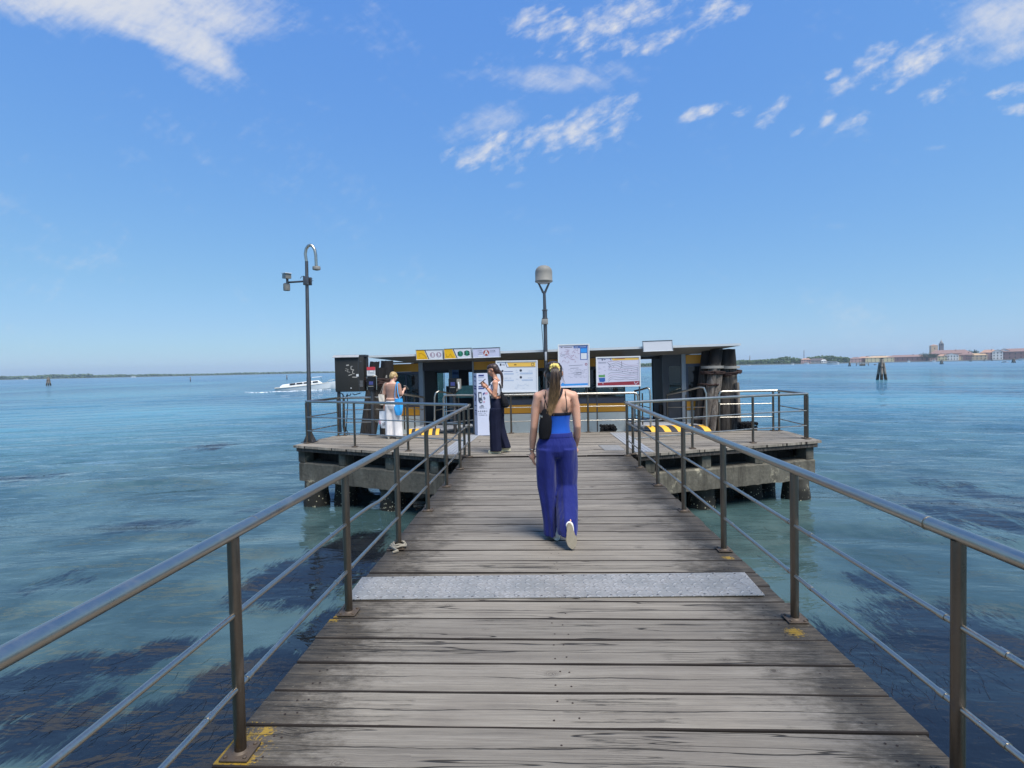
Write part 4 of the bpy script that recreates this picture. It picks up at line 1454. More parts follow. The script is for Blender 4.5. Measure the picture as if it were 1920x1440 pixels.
def back(name, px0, py0, px1, py1, mat, th=.05, dy=0.0):
    a_, b_ = F(px0, py0, yb), F(px1, py1, yb)
    mb = MB(); mb.span((a_.x, yb + dy, min(a_.z, b_.z)), (b_.x, yb + dy + th, max(a_.z, b_.z)))
    return mb.build(name, mat, stage)


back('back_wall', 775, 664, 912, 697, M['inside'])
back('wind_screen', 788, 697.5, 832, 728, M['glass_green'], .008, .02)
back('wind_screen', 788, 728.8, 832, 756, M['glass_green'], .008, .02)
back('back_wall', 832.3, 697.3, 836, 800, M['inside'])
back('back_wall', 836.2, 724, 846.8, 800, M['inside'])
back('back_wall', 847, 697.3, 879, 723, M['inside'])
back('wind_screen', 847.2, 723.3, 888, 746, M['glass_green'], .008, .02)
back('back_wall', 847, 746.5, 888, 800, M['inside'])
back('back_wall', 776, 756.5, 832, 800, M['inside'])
pst = MB(); q0, q1 = F(847.5, 689, yb - .5), F(860.5, 710.5, yb - .5)
pst.span((q0.x, yb - .5, q1.z), (q1.x, yb - .488, q0.z)); pst.build('poster', M['poster'], stage)
pst = MB(); q0, q1 = F(848.5, 698, yb - .5), F(859.5, 702, yb - .5)
pst.span((q0.x, yb - .503, q1.z), (q1.x, yb - .5005, q0.z)); pst.build('poster_print', M['ink_blue'], stage)
# roof: flat top, underside rising outwards like a tray
zt = F(1000, 656.5, -0.75).z
xr0, xr1 = F(691, 668, -0.75).x, F(1389, 643, -0.75).x
zi = F(1000, 673).z
rm_ = MB()
top = [(xr0, -.75, zt), (xr1, -.75, zt), (xr1, DEP + .75, zt), (xr0, DEP + .75, zt)]
low = [(xr0, -.75, zt - .055), (xr1, -.75, zt - .055), (xr1, DEP + .75, zt - .055), (xr0, DEP + .75, zt - .055)]
ins = [(xr0 + .95, -.03, zi), (xr1 - .95, -.03, zi), (xr1 - .95, DEP + .03, zi), (xr0 + .95, DEP + .03, zi)]
rm_.loft([low, top]); rm_.build('roof', M['roof_white'], stage, ang=20)
sf = MB(); sf.loft([ins, [(p_[0] + (.012 if p_[0] < 0 else -.012), p_[1] + (.012 if p_[1] < 1 else -.012), p_[2] - .001) for p_ in low]]); sf.build('soffit', M['soffit'], stage, ang=20)
hd = MB(); hd.span((XA, -.02, Z_BD1 + .062), (XB, .12, zi - .004)); hd.build('roof_beam', M['soffit'], stage)
bar = MB(); q0, q1 = F(1200, 669, .6), F(1243, 672.5, .6); bar.span((q0.x, .6, q1.z), (q1.x, .66, q0.z)); bar.build('lamp_bar', M['frame_dark'], stage)
# fender cushions hanging at the open bay
fb = MB(); q0, q1 = F(1235, 759, .2), F(1243, 780, .2); fb.span((q0.x, .1, q1.z), (q1.x, .3, q0.z), .03); fb.build('fender', M['rubber'], stage)


# ================================================================ signs, boards, gangways, masts
class Face:
    """flat artwork on an upright board: u to the right, v down, both 0..1; layers step out 1.5 mm"""
    def __init__(s, root, A, B, C_):
        # A upper left, B upper right, C lower left (world)
        s.root, s.A, s.U, s.V = root, A, B - A, C_ - A
        s.n = s.U.cross(s.V).normalized()
        if s.n.y > 0: s.n = -s.n
        s.k = 0
        s.w, s.h = s.U.length, s.V.length

    def p(s, u, v, lift):
        return s.A + s.U * u + s.V * v + s.n * lift

    def art(s, name, mat, polys, layer=1):
        mb = MB()
        for pl in polys:
            mb.poly([s.p(u, v, 0.0015 * layer) for (u, v) in pl])
        return mb.build(name, mat, s.root, world=True, fix=False, ang=0)

    def rect(s, u0, v0, u1, v1): return [(u0, v0), (u1, v0), (u1, v1), (u0, v1)]

    def disc(s, u, v, r, n=22):
        return [(u + r * math.cos(2 * math.pi * k / n) * s.h / s.w, v + r * math.sin(2 * math.pi * k / n)) for k in range(n)]

    def ring(s, u, v, r, t_, n=22):
        out = []
        for k in range(n):
            a, b = 2 * math.pi * k / n, 2 * math.pi * (k + 1) / n
            q = s.h / s.w
            out.append([(u + r * math.cos(a) * q, v + r * math.sin(a)), (u + r * math.cos(b) * q, v + r * math.sin(b)), (u + (r - t_) * math.cos(b) * q, v + (r - t_) * math.sin(b)), (u + (r - t_) * math.cos(a) * q, v + (r - t_) * math.sin(a))])
        return out

    def line(s, pts, t_):
        out = []
        for (u0, v0), (u1, v1) in zip(pts, pts[1:]):
            du, dv = (u1 - u0) * s.w, (v1 - v0) * s.h
            L = math.hypot(du, dv) or 1e-6
            ou, ov = -dv / L * t_ / 2 / s.w, du / L * t_ / 2 / s.h
            out.append([(u0 + ou, v0 + ov), (u1 + ou, v1 + ov), (u1 - ou, v1 - ov), (u0 - ou, v0 - ov)])
        return out

    def text(s, name, txt, u, v, size, mat, layer=2, bold=0.0):
        X, Z_ = s.U.normalized(), -s.V.normalized()
        mt = Matrix((( X.x, Z_.x, s.n.x, 0), (X.y, Z_.y, s.n.y, 0), (X.z, Z_.z, s.n.z, 0), (0, 0, 0, 1)))
        P = s.p(u, v, 0.0015 * layer)
        bpy.context.view_layer.update()
        Mx = s.root.matrix_world.inverted() @ Matrix.Translation(P) @ mt
        return text_mesh(txt, size, name, mat, s.root, Mx, bold)

    def scribble(s, u0, v0, u1, v1, rows, seed, t_=0.006, gap=.35):
        """rows of unreadably small print"""
        rr = random.Random(seed)
        out = []
        for k in range(rows):
            v = v0 + (v1 - v0) * (k + .5) / rows
            u = u0
            while u < u1:
                L = rr.uniform(.02, .09)
                if rr.random() > gap:
                    out += s.line([(u, v), (min(u + L, u1), v)], t_)
                u += L + .012
        return out


def sign_box(name, ul, ur, ll, face_mat, label, group, frame_mat=None, dep=-0.86, th=0.10):
    A, B, C_ = [SM @ F(q[0], q[1], dep) for q in (ul, ur, ll)]
    D = B + (C_ - A)
    cen = (A + D) / 2
    root = thing(name, cen, label, 'sign', group=group)
    U, V = (B - A), (C_ - A)
    n = U.cross(V).normalized()
    if n.y > 0: n = -n
    mb = MB(); mb.poly([A - n * .004, B - n * .004, D - n * .004, C_ - n * .004], th=-n * th); mb.build('case', frame_mat or M['frame_grey'], root, world=True)
    t_ = .014
    u_, v_ = U.normalized() * t_, V.normalized() * t_
    for (p0, p1, p2, p3, mm) in ((A - u_ - v_, B + u_ - v_, B + u_, A - u_, M['frame_dark']), (C_ - u_, D + u_, D + u_ + v_, C_ - u_ + v_, M['white']), (A - u_, A, C_, C_ - u_, M['frame_grey']), (B, B + u_, D + u_, D, M['frame_grey'])):
        mb = MB(); mb.poly([p0 + n * .006, p1 + n * .006, p2 + n * .006, p3 + n * .006], th=-n * (th + .012)); mb.build('frame', mm, root, world=True)
    fc = Face(root, A, B, C_)
    fc.art('face', face_mat, [fc.rect(0, 0, 1, 1)], 0)
    mb = MB()
    for f in (.2, .8):
        q = A.lerp(B, f) + V * .7 - n * (th + .004)
        mb.tube([q, q - n * .16 + Vector((0, 0, -.02))], .012, 8)
    mb.build('bracket', M['frame_dark'], root, world=True)
    return fc


gs = 'line number signs on the station roof'
f = sign_box('line_sign', (780.5, 657), (829, 656), (781.5, 674), M['sign_face'], 'yellow and pale roof sign with two faded pinkish line circles', gs)
f.art('yellow_field', M['sign_yellow'], [[(0, 0), (.30, 0), (.44, 1), (0, 1)]])
f.art('stripe', M['ink'], [[(.315, 0), (.35, 0), (.49, 1), (.455, 1)]])
f.art('lettering_strokes', paint('dark_yellow_ink', lin(190, 140, 14)), f.line([(.10, .72), (.10, .34), (.2, .34), (.28, .5), (.38, .8)], .02) + f.scribble(.08, .76, .40, .95, 1, 4, .012, .1), 2)
f.art('line_circle', M['ink_mauve'], f.ring(.62, .54, .28, .05), 1)
f.art('line_circle', M['ink_mauve'], f.ring(.86, .52, .28, .05), 1)
f.text('line_number', '4.1', .62, .54, .11, M['ink_mauve'])
f.text('line_number', '4.2', .86, .52, .11, M['ink_mauve'])
f = sign_box('line_sign', (833, 655), (882.5, 653), (834, 672.5), M['sign_face'], 'yellow and pale roof sign with two green line circles 5.1 and 5.2', gs)
f.art('yellow_field', M['sign_yellow'], [[(0, 0), (.30, 0), (.44, 1), (0, 1)]])
f.art('stripe', M['ink'], [[(.315, 0), (.35, 0), (.49, 1), (.455, 1)]])
f.art('lettering_strokes', paint('dark_yellow_ink', lin(196, 146, 14)), f.line([(.07, .5), (.07, .8), (.16, .8), (.22, .5), (.28, .84), (.34, .84)], .02), 2)
f.art('line_circle', M['ink_green'], [f.disc(.60, .54, .30)], 1)
f.art('line_circle', M['ink_green'], [f.disc(.85, .50, .30)], 1)
f.text('line_number', '5.1', .60, .54, .125, paint('deep_green_ink', lin(6, 36, 32)), bold=.003)
f.text('line_number', '5.2', .85, .50, .125, paint('deep_green_ink', lin(6, 36, 32)), bold=.003)
f = sign_box('line_sign', (886.5, 654), (936, 652), (887.5, 670.5), M['sign_violet'], 'pale violet roof sign with one brown circle holding a letter A', gs)
f.art('line_circle', M['ink_rust'], [f.disc(.50, .52, .34)], 1)
f.text('line_letter', 'A', .50, .52, .17, M['sign_face'], bold=.004)
for (u0_, u1_, v_) in ((.18, .34, .26), (.22, .38, .44), (.18, .36, .62), (.64, .80, .30), (.64, .86, .44)):
    f.art('printed_line', M['ink_grey'], f.line([(u0_, v_), (u1_, v_)], .010), 1)
f.art('label_patch', M['white'], [f.rect(.20, .76, .37, .9)], 1)
f.art('print_dot', M['ink'], [f.disc(.82, .30, .05)], 2)
f = sign_box('line_sign', (1206, 640.5), (1259.5, 638.5), (1207.5, 658.5), M['sign_face'], 'blank pale sign above the open bay, without any print', gs)


def board(name, ul, ur, ll, Y, label, paper, posts, frame_mat=None, th=.04):
    A, B, C_ = at(*ul, Y), at(*ur, Y), at(*ll, Y)
    D = B + (C_ - A)
    base = Vector(((A.x + B.x) / 2, Y, 0))
    root = thing(name, base, label, 'information board', group='information boards on the platform')
    n = (B - A).cross(C_ - A).normalized()
    if n.y > 0: n = -n
    mb = MB(); mb.poly([A - n * .003, B - n * .003, D - n * .003, C_ - n * .003], th=-n * th); mb.build('back_panel', M['frame_grey'], root, world=True)
    fr = .028
    u_, v_ = (B - A).normalized() * fr, (C_ - A).normalized() * fr
    mb = MB()
    for q in ((A - u_ - v_, B + u_ - v_, B + u_, A - u_), (C_ - u_, D + u_, D + u_ + v_, C_ - u_ + v_), (A - u_, A, C_, C_ - u_), (B, B + u_, D + u_, D)):
        mb.poly([p_ + n * .014 for p_ in q], th=-n * (th + .024))
    mb.build('frame', frame_mat or M['white'], root, world=True)
    for px_ in posts:
        q = at(px_, ll[1], Y + .05); top_z = A.z - .04
        mb = MB(); mb.tube([(q.x, Y + .055, 0.006), (q.x, Y + .055, top_z)], .017, 12); mb.build('post', M['steel_dark'], root, world=True)
    fc = Face(root, A, B, C_)
    fc.art('sheet', paper, [fc.rect(0, 0, 1, 1)], 0)
    return fc


# timetable board
f = board('information_board', (931.5, 678.5), (1006, 677.5), (932.5, 734), 13.26, 'white timetable board with an ochre header strip, behind the woman reading her phone', M['board_paper'], (938, 1003))
f.art('header', M['board_yellow'], [[(.26, .03), (.97, .03), (.97, .17), (.30, .17)]], 1)
f.art('header_edge', M['ink'], f.line([(.215, .02), (.255, .185), (.97, .185)], .012), 1)
f.art('header_word', paint('brown_ink', lin(140, 100, 30)), f.line([(.435, .105), (.495, .105)], .03), 2)
f.art('badge', M['ink'], [f.rect(.075, .06, .115, .135)], 1)
f.art('badge_word', M['ink_grey'], f.line([(.135, .105), (.20, .105)], .018), 1)
f.art('header_ring', M['ink'], f.ring(.90, .10, .05, .014), 2)
f.art('route_line', M['ink_navy'], f.line([(.18, .33), (.40, .33)], .012), 1)
f.art('route_badge', M['ink'], [f.disc(.14, .31, .036), f.disc(.60, .30, .042), f.disc(.60, .53, .042)], 1)
f.art('pale_band', M['ink_pale'], [f.rect(.18, .385, .42, .43), f.rect(.58, .37, .90, .43), f.rect(.18, .61, .42, .65), f.rect(.62, .60, .90, .65)], 1)
f.art('small_print', M['ink_pale'], f.scribble(.48, .25, .55, .7, 6, 1, .008) + f.scribble(.18, .53, .36, .57, 1, 2, .01, .1) + f.scribble(.80, .30, .9, .34, 1, 3, .01, .1) + f.scribble(.78, .53, .9, .57, 1, 8, .01, .1) + f.scribble(.45, .74, .9, .92, 4, 9, .005, .6), 2)
# tall city map board
f = board('information_board', (1048, 648), (1103, 646.5), (1049, 725), 13.22, 'tall pale map poster board with blue corner panel, beside the walking woman\'s head', M['map_paper'], (1053, 1101))
f.art('blue_panel', M['ink_blue'], [f.rect(.50, .015, .97, .075), f.rect(.72, .075, .97, .36)], 1)
f.art('blue_panel_inset', M['ink_sky'], [f.rect(.74, .085, .95, .185)], 2)  # brighter blue rectangle on the blue panel
f.art('panel_print', M['sign_face'], f.line([(.53, .045), (.66, .045)], .012) + f.line([(.70, .045), (.93, .045)], .008), 2)
f.art('blank_patch', M['sign_face'], [f.rect(.745, .20, .945, .345)], 2)
rr = random.Random(5)
walk_lines = []
for k in range(26):
    u, v = rr.uniform(.08, .66), rr.uniform(.08, .40)
    pts = [(u, v)]
    a = rr.uniform(0, 6.28)
    for _ in range(rr.randint(2, 4)):
        a += rr.gauss(0, .8); u += .05 * math.cos(a); v += .03 * math.sin(a)
        pts.append((max(.04, min(.70, u)), max(.06, min(.44, v))))
    walk_lines += f.line(pts, .006)
f.art('map_lines', M['ink_mauve'], walk_lines, 1)
f.art('heading', M['ink'], f.line([(.06, .05), (.12, .05)], .016) + f.line([(.17, .05), (.45, .05)], .010), 1)
f.art('rule', M['ink_grey'], f.line([(.33, .495), (.80, .485)], .010) + f.line([(.38, .56), (.66, .555)], .010) + f.line([(.46, .675), (.76, .67)], .012) + f.line([(.5, .72), (.75, .715)], .010), 1)
f.art('small_print', M['ink_grey'], f.scribble(.30, .58, .95, .80, 7, 3, .005, .45), 1)
f.art('red_badge', M['ink_red'], f.ring(.92, .47, .030, .012), 1)
f.art('map_ring', M['ink_grey'], f.ring(.09, .24, .028, .006) + f.ring(.17, .235, .022, .006), 2)
f.art('footer', M['ink_sky'], [[(.06, .93), (.13, .90), (.16, .935), (.97, .93), (.97, .975), (.05, .985)]], 1)
# wide water-bus map
f = board('information_board', (1119.5, 671.5), (1198.5, 669.5), (1120.5, 724), 13.20, 'wide water-route map board with ochre header and dark red footer', M['map_paper'], (1119, 1199))
f.art('header', M['board_yellow'], [[(.34, .02), (.985, .02), (.985, .095), (.37, .095)]], 1)
f.art('header_edge', M['ink'], f.line([(.305, .01), (.335, .10)], .012), 1)
f.art('header_print', M['ink_rust'], f.line([(.42, .045), (.66, .04)], .014), 2)
f.art('badge', M['ink'], [f.rect(.11, .03, .135, .09)] + f.line([(.155, .06), (.20, .06)], .016), 1)
routes, pale = [], []
for k in range(9):
    o = k * .072
    pts = []
    for i in range(24):
        u = .26 + (.71) * i / 23
        hump = .085 * math.exp(-((u - .44) / .13) ** 2) * (1.2 - k * .18)
        v = .17 + o + .20 * (u - .26) * (1.0 - .08 * k) - hump + (.05 + o * .1) * math.exp(-((u - .24) / .05) ** 2) * (1 if k > 4 else -.3) + .012 * math.sin(19 * u + k * 1.3)
        pts.append((u, v))
    (routes if k % 3 else pale).extend(f.line(pts, .009 if k % 3 else .006))
f.art('route_lines', M['ink_grey'], routes, 1)
f.art('route_lines', M['ink_mauve'], pale, 1)
f.art('route_stops', M['ink'], [f.disc(.29 + .053 * k + .01 * math.sin(k * 5), .34 + .018 * k + .06 * math.sin(k * 2.3), .011) for k in range(12)], 2)
f.art('key_lines', M['ink_grey'], f.line([(.03, .15), (.22, .15)], .010) + f.line([(.03, .185), (.21, .185)], .008) + f.line([(.24, .15), (.33, .32)], .010) + f.line([(.58, .13), (.585, .35)], .012) + f.scribble(.03, .22, .2, .62, 6, 7, .007, .5) + f.scribble(.94, .2, .98, .8, 10, 12, .006, .3), 1)
f.art('green_patch', M['ink_leaf'], [f.rect(.03, .605, .18, .68)], 1)
f.art('blue_patch', M['ink_blue'], [[(.03, .71), (.18, .70), (.185, .83), (.14, .86), (.05, .85)]], 1)
f.art('footer', M['ink_red'], [[(.0, .885), (.20, .875), (1, .845), (1, .985), (0, .985)]], 1)
f.art('footer_cut', M['map_paper'], f.line([(.87, .86), (.90, .97), (.97, .875)], .012) + f.line([(.125, .88), (.13, .94)], .014), 2)

# white cardboard totem with four printed sides
a, b = at(890, 818, 12.82), at(914.5, 817, 12.82)
tb_ = thing('display_totem', ((a.x + b.x) / 2 - .02, 12.95, 0), 'tall slim white cardboard advertising column with pictures of devices, beside the woman in navy trousers', 'display column')
zt_ = at(895, 700, 12.82).z
w0 = (b.x - a.x)
lx, mx = a.x, at(894.5, 800, 12.82).x
tri = [(at(896, 0, 12.80).x, 12.80), (at(922, 0, 12.80).x, 12.80), (at(925, 0, 13.05).x, 13.04), (at(891, 0, 13.0).x, 13.0)]
tri = [(at(896, 815, 12.80).x, 12.80), (at(923, 815, 12.80).x, 12.80), (at(924, 815, 13.05).x, 13.05), (at(890.2, 815, 13.0).x, 13.02)]
tt = [(at(893.5, 705, 12.80).x, 12.80), (at(914, 705, 12.80).x, 12.80), (at(914, 705, 13.05).x, 13.05), (at(887.2, 705, 13.0).x, 13.02)]
mb = MB(); mb.loft([[(q[0], q[1], .008) for q in tri], [(q[0], q[1], zt_) for q in tt]]); mb.build('column', M['totem'], tb_, world=True, ang=20)
f = Face(tb_, Vector((tt[0][0], tt[0][1] - .003, zt_)), Vector((tt[1][0], tt[1][1] - .003, zt_)), Vector((tri[0][0], tri[0][1] - .003, .01)))
f.art('heading', M['ink_navy'], f.line([(.18, .035), (.68, .035)], .034) + f.line([(.16, .215), (.62, .212)], .026) + f.line([(.15, .245), (.70, .243)], .026), 1)
f.art('subheading', M['ink_pale'], f.line([(.16, .065), (.7, .065)], .012) + f.line([(.16, .11), (.5, .11)], .016) + f.line([(.16, .16), (.5, .16)], .014), 1)
dv = [(.12, .30), (.42, .30), (.44, .34), (.44, .41), (.50, .43), (.48, .465), (.36, .485), (.22, .475), (.12, .44)]
f.art('device_picture', paint('slate_ink', lin(66, 74, 92)), [dv], 1)
f.art('device_screen', M['sign_face'], [f.rect(.20, .325, .40, .39), f.disc(.37, .45, .012)], 2)
f.art('card_picture', M['ink_navy'], [[(.54, .325), (.70, .305), (.72, .33), (.56, .355)]], 1)
f.art('card_picture', M['ink_grey'], [[(.56, .38), (.70, .375), (.78, .41), (.66, .43)]], 1)
f.art('card_picture', M['ink_pink'], [[(.72, .31), (.98, .305), (.98, .335), (.74, .34)], f.disc(.64, .46, .014)], 1)
f.art('caption', M['ink'], f.line([(.33, .518), (.58, .518)], .014) + f.line([(.2, .54), (.64, .54)], .014), 1)
f.art('caption', M['ink_grey'], f.scribble(.1, .555, .85, .57, 1, 4, .008, .2) + f.scribble(.1, .64, .85, .655, 1, 5, .008, .2) + f.scribble(.12, .665, .9, .68, 1, 6, .012, .3), 1)
f.art('row_of_icons', M['ink_grey'], [f.rect(.06, .603, .18, .617), f.rect(.27, .597, .36, .622), f.disc(.50, .61, .012), f.disc(.68, .61, .012), f.rect(.84, .60, .9, .62)], 1)
f = Face(tb_, Vector((tt[3][0] - .002, tt[3][1], zt_)), Vector((tt[0][0] - .002, tt[0][1], zt_)), Vector((tri[3][0] - .002, tri[3][1], .01)))
f.n = (Vector((tt[0][0], tt[0][1], 0)) - Vector((tt[3][0], tt[3][1], 0))).cross(Vector((0, 0, 1))).normalized()
if f.n.x > 0: f.n = -f.n
f.art('side_print', M['ink_navy'], f.line([(.2, .05), (.8, .06)], .03) + f.line([(.2, .12), (.8, .125)], .02) + f.line([(.15, .205), (.9, .215)], .035) + f.line([(.15, .245), (.9, .25)], .035) + f.line([(.25, .32), (.8, .36), (.4, .45)], .05) + f.line([(.2, .52), (.8, .525)], .02) + f.line([(.3, .6), (.8, .605)], .025) + f.scribble(.2, .63, .9, .68, 3, 2, .01, .3), 1)


# ---------------------------------------------------------------- gangways with striped lips
def gangway(label, lipA, lipB, Yl, upA, upB, Yu, zu, rails):
    a, b = at(*lipA, Yl), at(*lipB, Yl)
    root = thing('gangway', ((a.x + b.x) / 2, Yl, 0), label, 'gangway', group='gangways onto the floating station')
    n = 9
    w_ = b.x - a.x
    for k in range(n):
        mb = MB()
        x0_, x1_ = a.x + w_ * k / n, a.x + w_ * (k + 1) / n
        sk = -w_ / n * 0.55
        ring0, ring1 = [], []
        prof = [(0.0, 0.006), (0.07, 0.055), (0.17, 0.095), (0.30, 0.118), (0.40, 0.12)]
        def ring(xb):
            pts = [(xb + sk * (py_ / .4), Yl + py_, pz_) for (py_, pz_) in prof]
            return pts + [(q[0], q[1], max(.002, q[2] - .012)) for q in reversed(pts)]
        mb.loft([ring(x0_ + .001), ring(x1_ - .001)])
        mb.build('striped_lip', M['stripe_yellow'] if k % 2 == 0 else M['stripe_black'], root, world=True, ang=30)
    p, q = at(*upA, Yu), at(*upB, Yu)
    mb = MB()
    y0_ = Yl + .41
    mb.poly([(a.x + sk, y0_, .10), (b.x + sk, y0_, .10), (q.x, Yu, zu), (p.x, Yu, zu)], th=(0, 0, -.05))
    mb.build('deck_plate', M['alu'], root, world=True)
    for (x0_, x1_) in ((a.x + sk, p.x), (b.x + sk, q.x)):
        mb = MB(); mb.tube([(x0_, y0_, .07), (x1_, Yu, zu - .03)], .05, 8); mb.build('side_beam', M['alu'], root, world=True)
    for pts in rails:
        W_ = [at(px_, py_, Y_) for (px_, py_, Y_) in pts]
        mb = MB(); mb.tube(W_, .024, 12); r_ = mb.build('handrail', M['steel'], root, world=True)
        top_pts = [v for v in W_ if v.z > .55]
        mb = MB()
        A_, B_ = top_pts[0], top_pts[-1]
        for dz_ in (.33, .62):
            mb.tube([A_ - Vector((0, 0, dz_)), B_ - Vector((0, 0, dz_))], .011, 8)
        mb.build('cross_bar', M['steel'], root, world=True)
        nn = 3
        for k in range(nn):
            P = A_.lerp(B_, k / (nn - 1))
            mb = MB(); mb.tube([(P.x, P.y, .12), (P.x, P.y, P.z - .01)], .018, 10); mb.build('post', M['steel_post'], root, world=True)
    return root


gangway('left gangway with a yellow and black striped lip, beside the person with the blue bag', (764, 814), (823, 814), 13.08, (796, 790), (884, 788), 14.3, .12,
        [[(815, 790, 13.35), (815, 745, 13.35), (817, 737, 13.36), (822, 734, 13.4), (836, 736, 13.7), (854, 739, 14.1)], [(757, 739, 13.35), (776, 742, 13.6), (795, 745, 14.0)], [(831.5, 800, 13.32), (831.5, 747, 13.32), (833, 742, 13.32), (838, 741, 13.32), (862, 741, 13.3), (888, 741, 13.28)]])
gangway('right gangway with a yellow and black striped lip, below the blank sign', (1222, 810), (1334, 807), 13.02, (1178, 790), (1262, 786), 14.1, .14,
        [[(1190, 733, 14.0), (1204, 730, 13.6), (1214, 727, 13.3), (1218, 730, 13.25), (1219.5, 740, 13.24), (1220, 800, 13.22)], [(1251, 740, 14.1), (1284, 733, 13.7), (1312, 726, 13.35), (1320, 727, 13.28), (1324, 738, 13.26), (1325, 800, 13.22)]])


# ---------------------------------------------------------------- tarred mooring dolphins
def leaning_pile(root, base, top, r0, r1, mat, seed, z0=-2.7, name='pile', flat=0.0):
    rr = random.Random(seed)
    A, B = Vector(base), Vector(top)
    dirv = (B - A) / (B.z - A.z)
    mb = MB()
    rings = []
    lob = [(rr.uniform(.02, .075), rr.uniform(0, 6.28), k) for k in (2, 3, 5, 8)]
    n = 16
    for i in range(n + 1):
        z_ = z0 + (B.z - z0) * i / n
        c = A + dirv * (z_ - A.z)
        f = max(0, min(1, (z_ - A.z) / (B.z - A.z)))
        r_ = r0 + (r1 - r0) * f
        if i == n: r_ *= .93
        rings.append([Vector((c.x + math.cos(th) * r_ * (1 + sum(a_ * math.sin(k * th + p_ + .5 * z_ * (k > 2)) for a_, p_, k in lob)), c.y + math.sin(th) * r_ * (1 + sum(a_ * math.sin(k * th + p_) for a_, p_, k in lob)), z_ + (rr.uniform(-.01, .02) if i == n else 0))) for th in [2 * math.pi * j / 20 for j in range(20)]])
    mb.loft(rings)
    return mb.build(name, mat, root, world=True, ang=50)


def rope_band(root, c, rx, ry, z_, turns=3, r_=.022, mat=None, seed=0, tilt=0.0):
    rr = random.Random(seed)
    mb = MB()
    for k in range(turns):
        pts = []
        for j in range(30):
            a = 2 * math.pi * j / 30
            pts.append((c[0] + math.cos(a) * (rx + rr.uniform(-.012, .02)), c[1] + math.sin(a) * (ry + rr.uniform(-.012, .02)), z_ + k * .038 + rr.uniform(-.012, .012) + tilt * math.cos(a)))
        mb.tube(pts, r_, 8, closed=True)
    return mb.build('rope_band', mat or M['rope_rust'], root, world=True)


def band(root, c, rx, ry, z0_, z1_, mat):
    mb = MB()
    ring = lambda z_, k: [Vector((c[0] + math.cos(2 * math.pi * j / 36) * rx * k, c[1] + math.sin(2 * math.pi * j / 36) * ry * k, z_)) for j in range(36)]
    mb.loft([ring(z0_, 1), ring(z0_, 1.02), ring(z1_, 1.02), ring(z1_, 1)])
    return mb.build('metal_band', mat, root, world=True, ang=30)


zz = at(1340, 686, 13.65).z
M['pile_r'] = pile_material('tarred_pile_timber', zz, 1.08)
M['pile_rd'] = pile_material('dark_tarred_timber', zz, 0.66)
M['pile_l'] = pile_material('dark_tarred_pile_timber', at(715, 712, 13.7).z, 0.62)
M['pale_band'] = paint('pale_weathered_band', lin(150, 146, 138), 0.8, 0, 0.15, 20, 0.2, 50, 0.4)


def pq(px, py, Y):
    return at(px, py, Y)


dr = thing('mooring_dolphin', (pq(1327, 806, 13.6).x, 13.6, 0), 'pale grey lashed pile cluster with tarred tops, nearer the blank sign', 'mooring piles', group='mooring dolphins at the platform')
B0 = 13.62
leaning_pile(dr, pq(1308, 806, B0 + .25), pq(1326, 655.5, B0 + .22), .13, .15, M['pile_rd'], 1)
leaning_pile(dr, pq(1325, 806, B0 - .08), pq(1344, 655.5, B0 + .0), .115, .168, M['pile_r'], 2)
leaning_pile(dr, pq(1335, 806, B0 - .22), pq(1348, 700, B0 - .05), .085, .10, M['pile_r'], 3)
c = pq(1336, 698, B0 + .06)
rope_band(dr, (c.x, c.y), .29, .26, c.z - .03, 2, .024, seed=2)
cb2 = pq(1336, 688.5, B0 + .06); band(dr, (cb2.x, cb2.y), .27, .25, cb2.z - .03, cb2.z + .035, M['pale_band'])
c = pq(1330, 719, B0 + .06)
rope_band(dr, (c.x, c.y), .26, .26, c.z - .02, 1, .024, seed=3)
dr2 = thing('mooring_dolphin', (pq(1368, 806, 13.7).x, 13.7, 0), 'thick dark tarred dolphin at the outer end of the roof, tied with rusty cable', 'mooring piles', group='mooring dolphins at the platform')
leaning_pile(dr2, pq(1358, 806, B0 + .14), pq(1361, 655.5, B0 + .12), .20, .16, M['pile_rd'], 4)
leaning_pile(dr2, pq(1379, 806, B0 + .10), pq(1368, 655.5, B0 + .10), .13, .15, M['pile_r'], 5)
leaning_pile(dr2, pq(1386, 806, B0 - .1), pq(1381.5, 718, B0 - .1), .06, .06, M['pile_r'], 6, name='thin_pile')
c = pq(1368, 699, B0 + .12)
rope_band(dr2, (c.x, c.y), .26, .26, c.z - .03, 2, .024, seed=4, tilt=.05)
cb2 = pq(1367, 689, B0 + .12); band(dr2, (cb2.x, cb2.y), .25, .25, cb2.z - .03, cb2.z + .035, M['pale_band'])
dl_ = thing('mooring_dolphin', (pq(700, 812, 13.75).x, 13.75, 0), 'dark tarred dolphin between the black cabinet and the person with the blue bag', 'mooring piles', group='mooring dolphins at the platform')
leaning_pile(dl_, pq(684, 816, 13.72), pq(703, 678.5, 13.72), .13, .125, M['pile_l'], 7)
leaning_pile(dl_, pq(695, 816, 13.68), pq(716, 690, 13.75), .14, .15, M['pile_l'], 8)
leaning_pile(dl_, pq(725, 816, 13.9), pq(726, 677, 13.9), .17, .16, M['pile_l'], 9)
c = pq(722, 706, 13.9)
band(dl_, (c.x, c.y), .185, .185, c.z - .035, c.z + .04, M['pale_band'])
c = pq(712, 716, 13.8)
rope_band(dl_, (c.x, c.y), .37, .31, c.z - .08, 5, .028, seed=6, tilt=-.03)

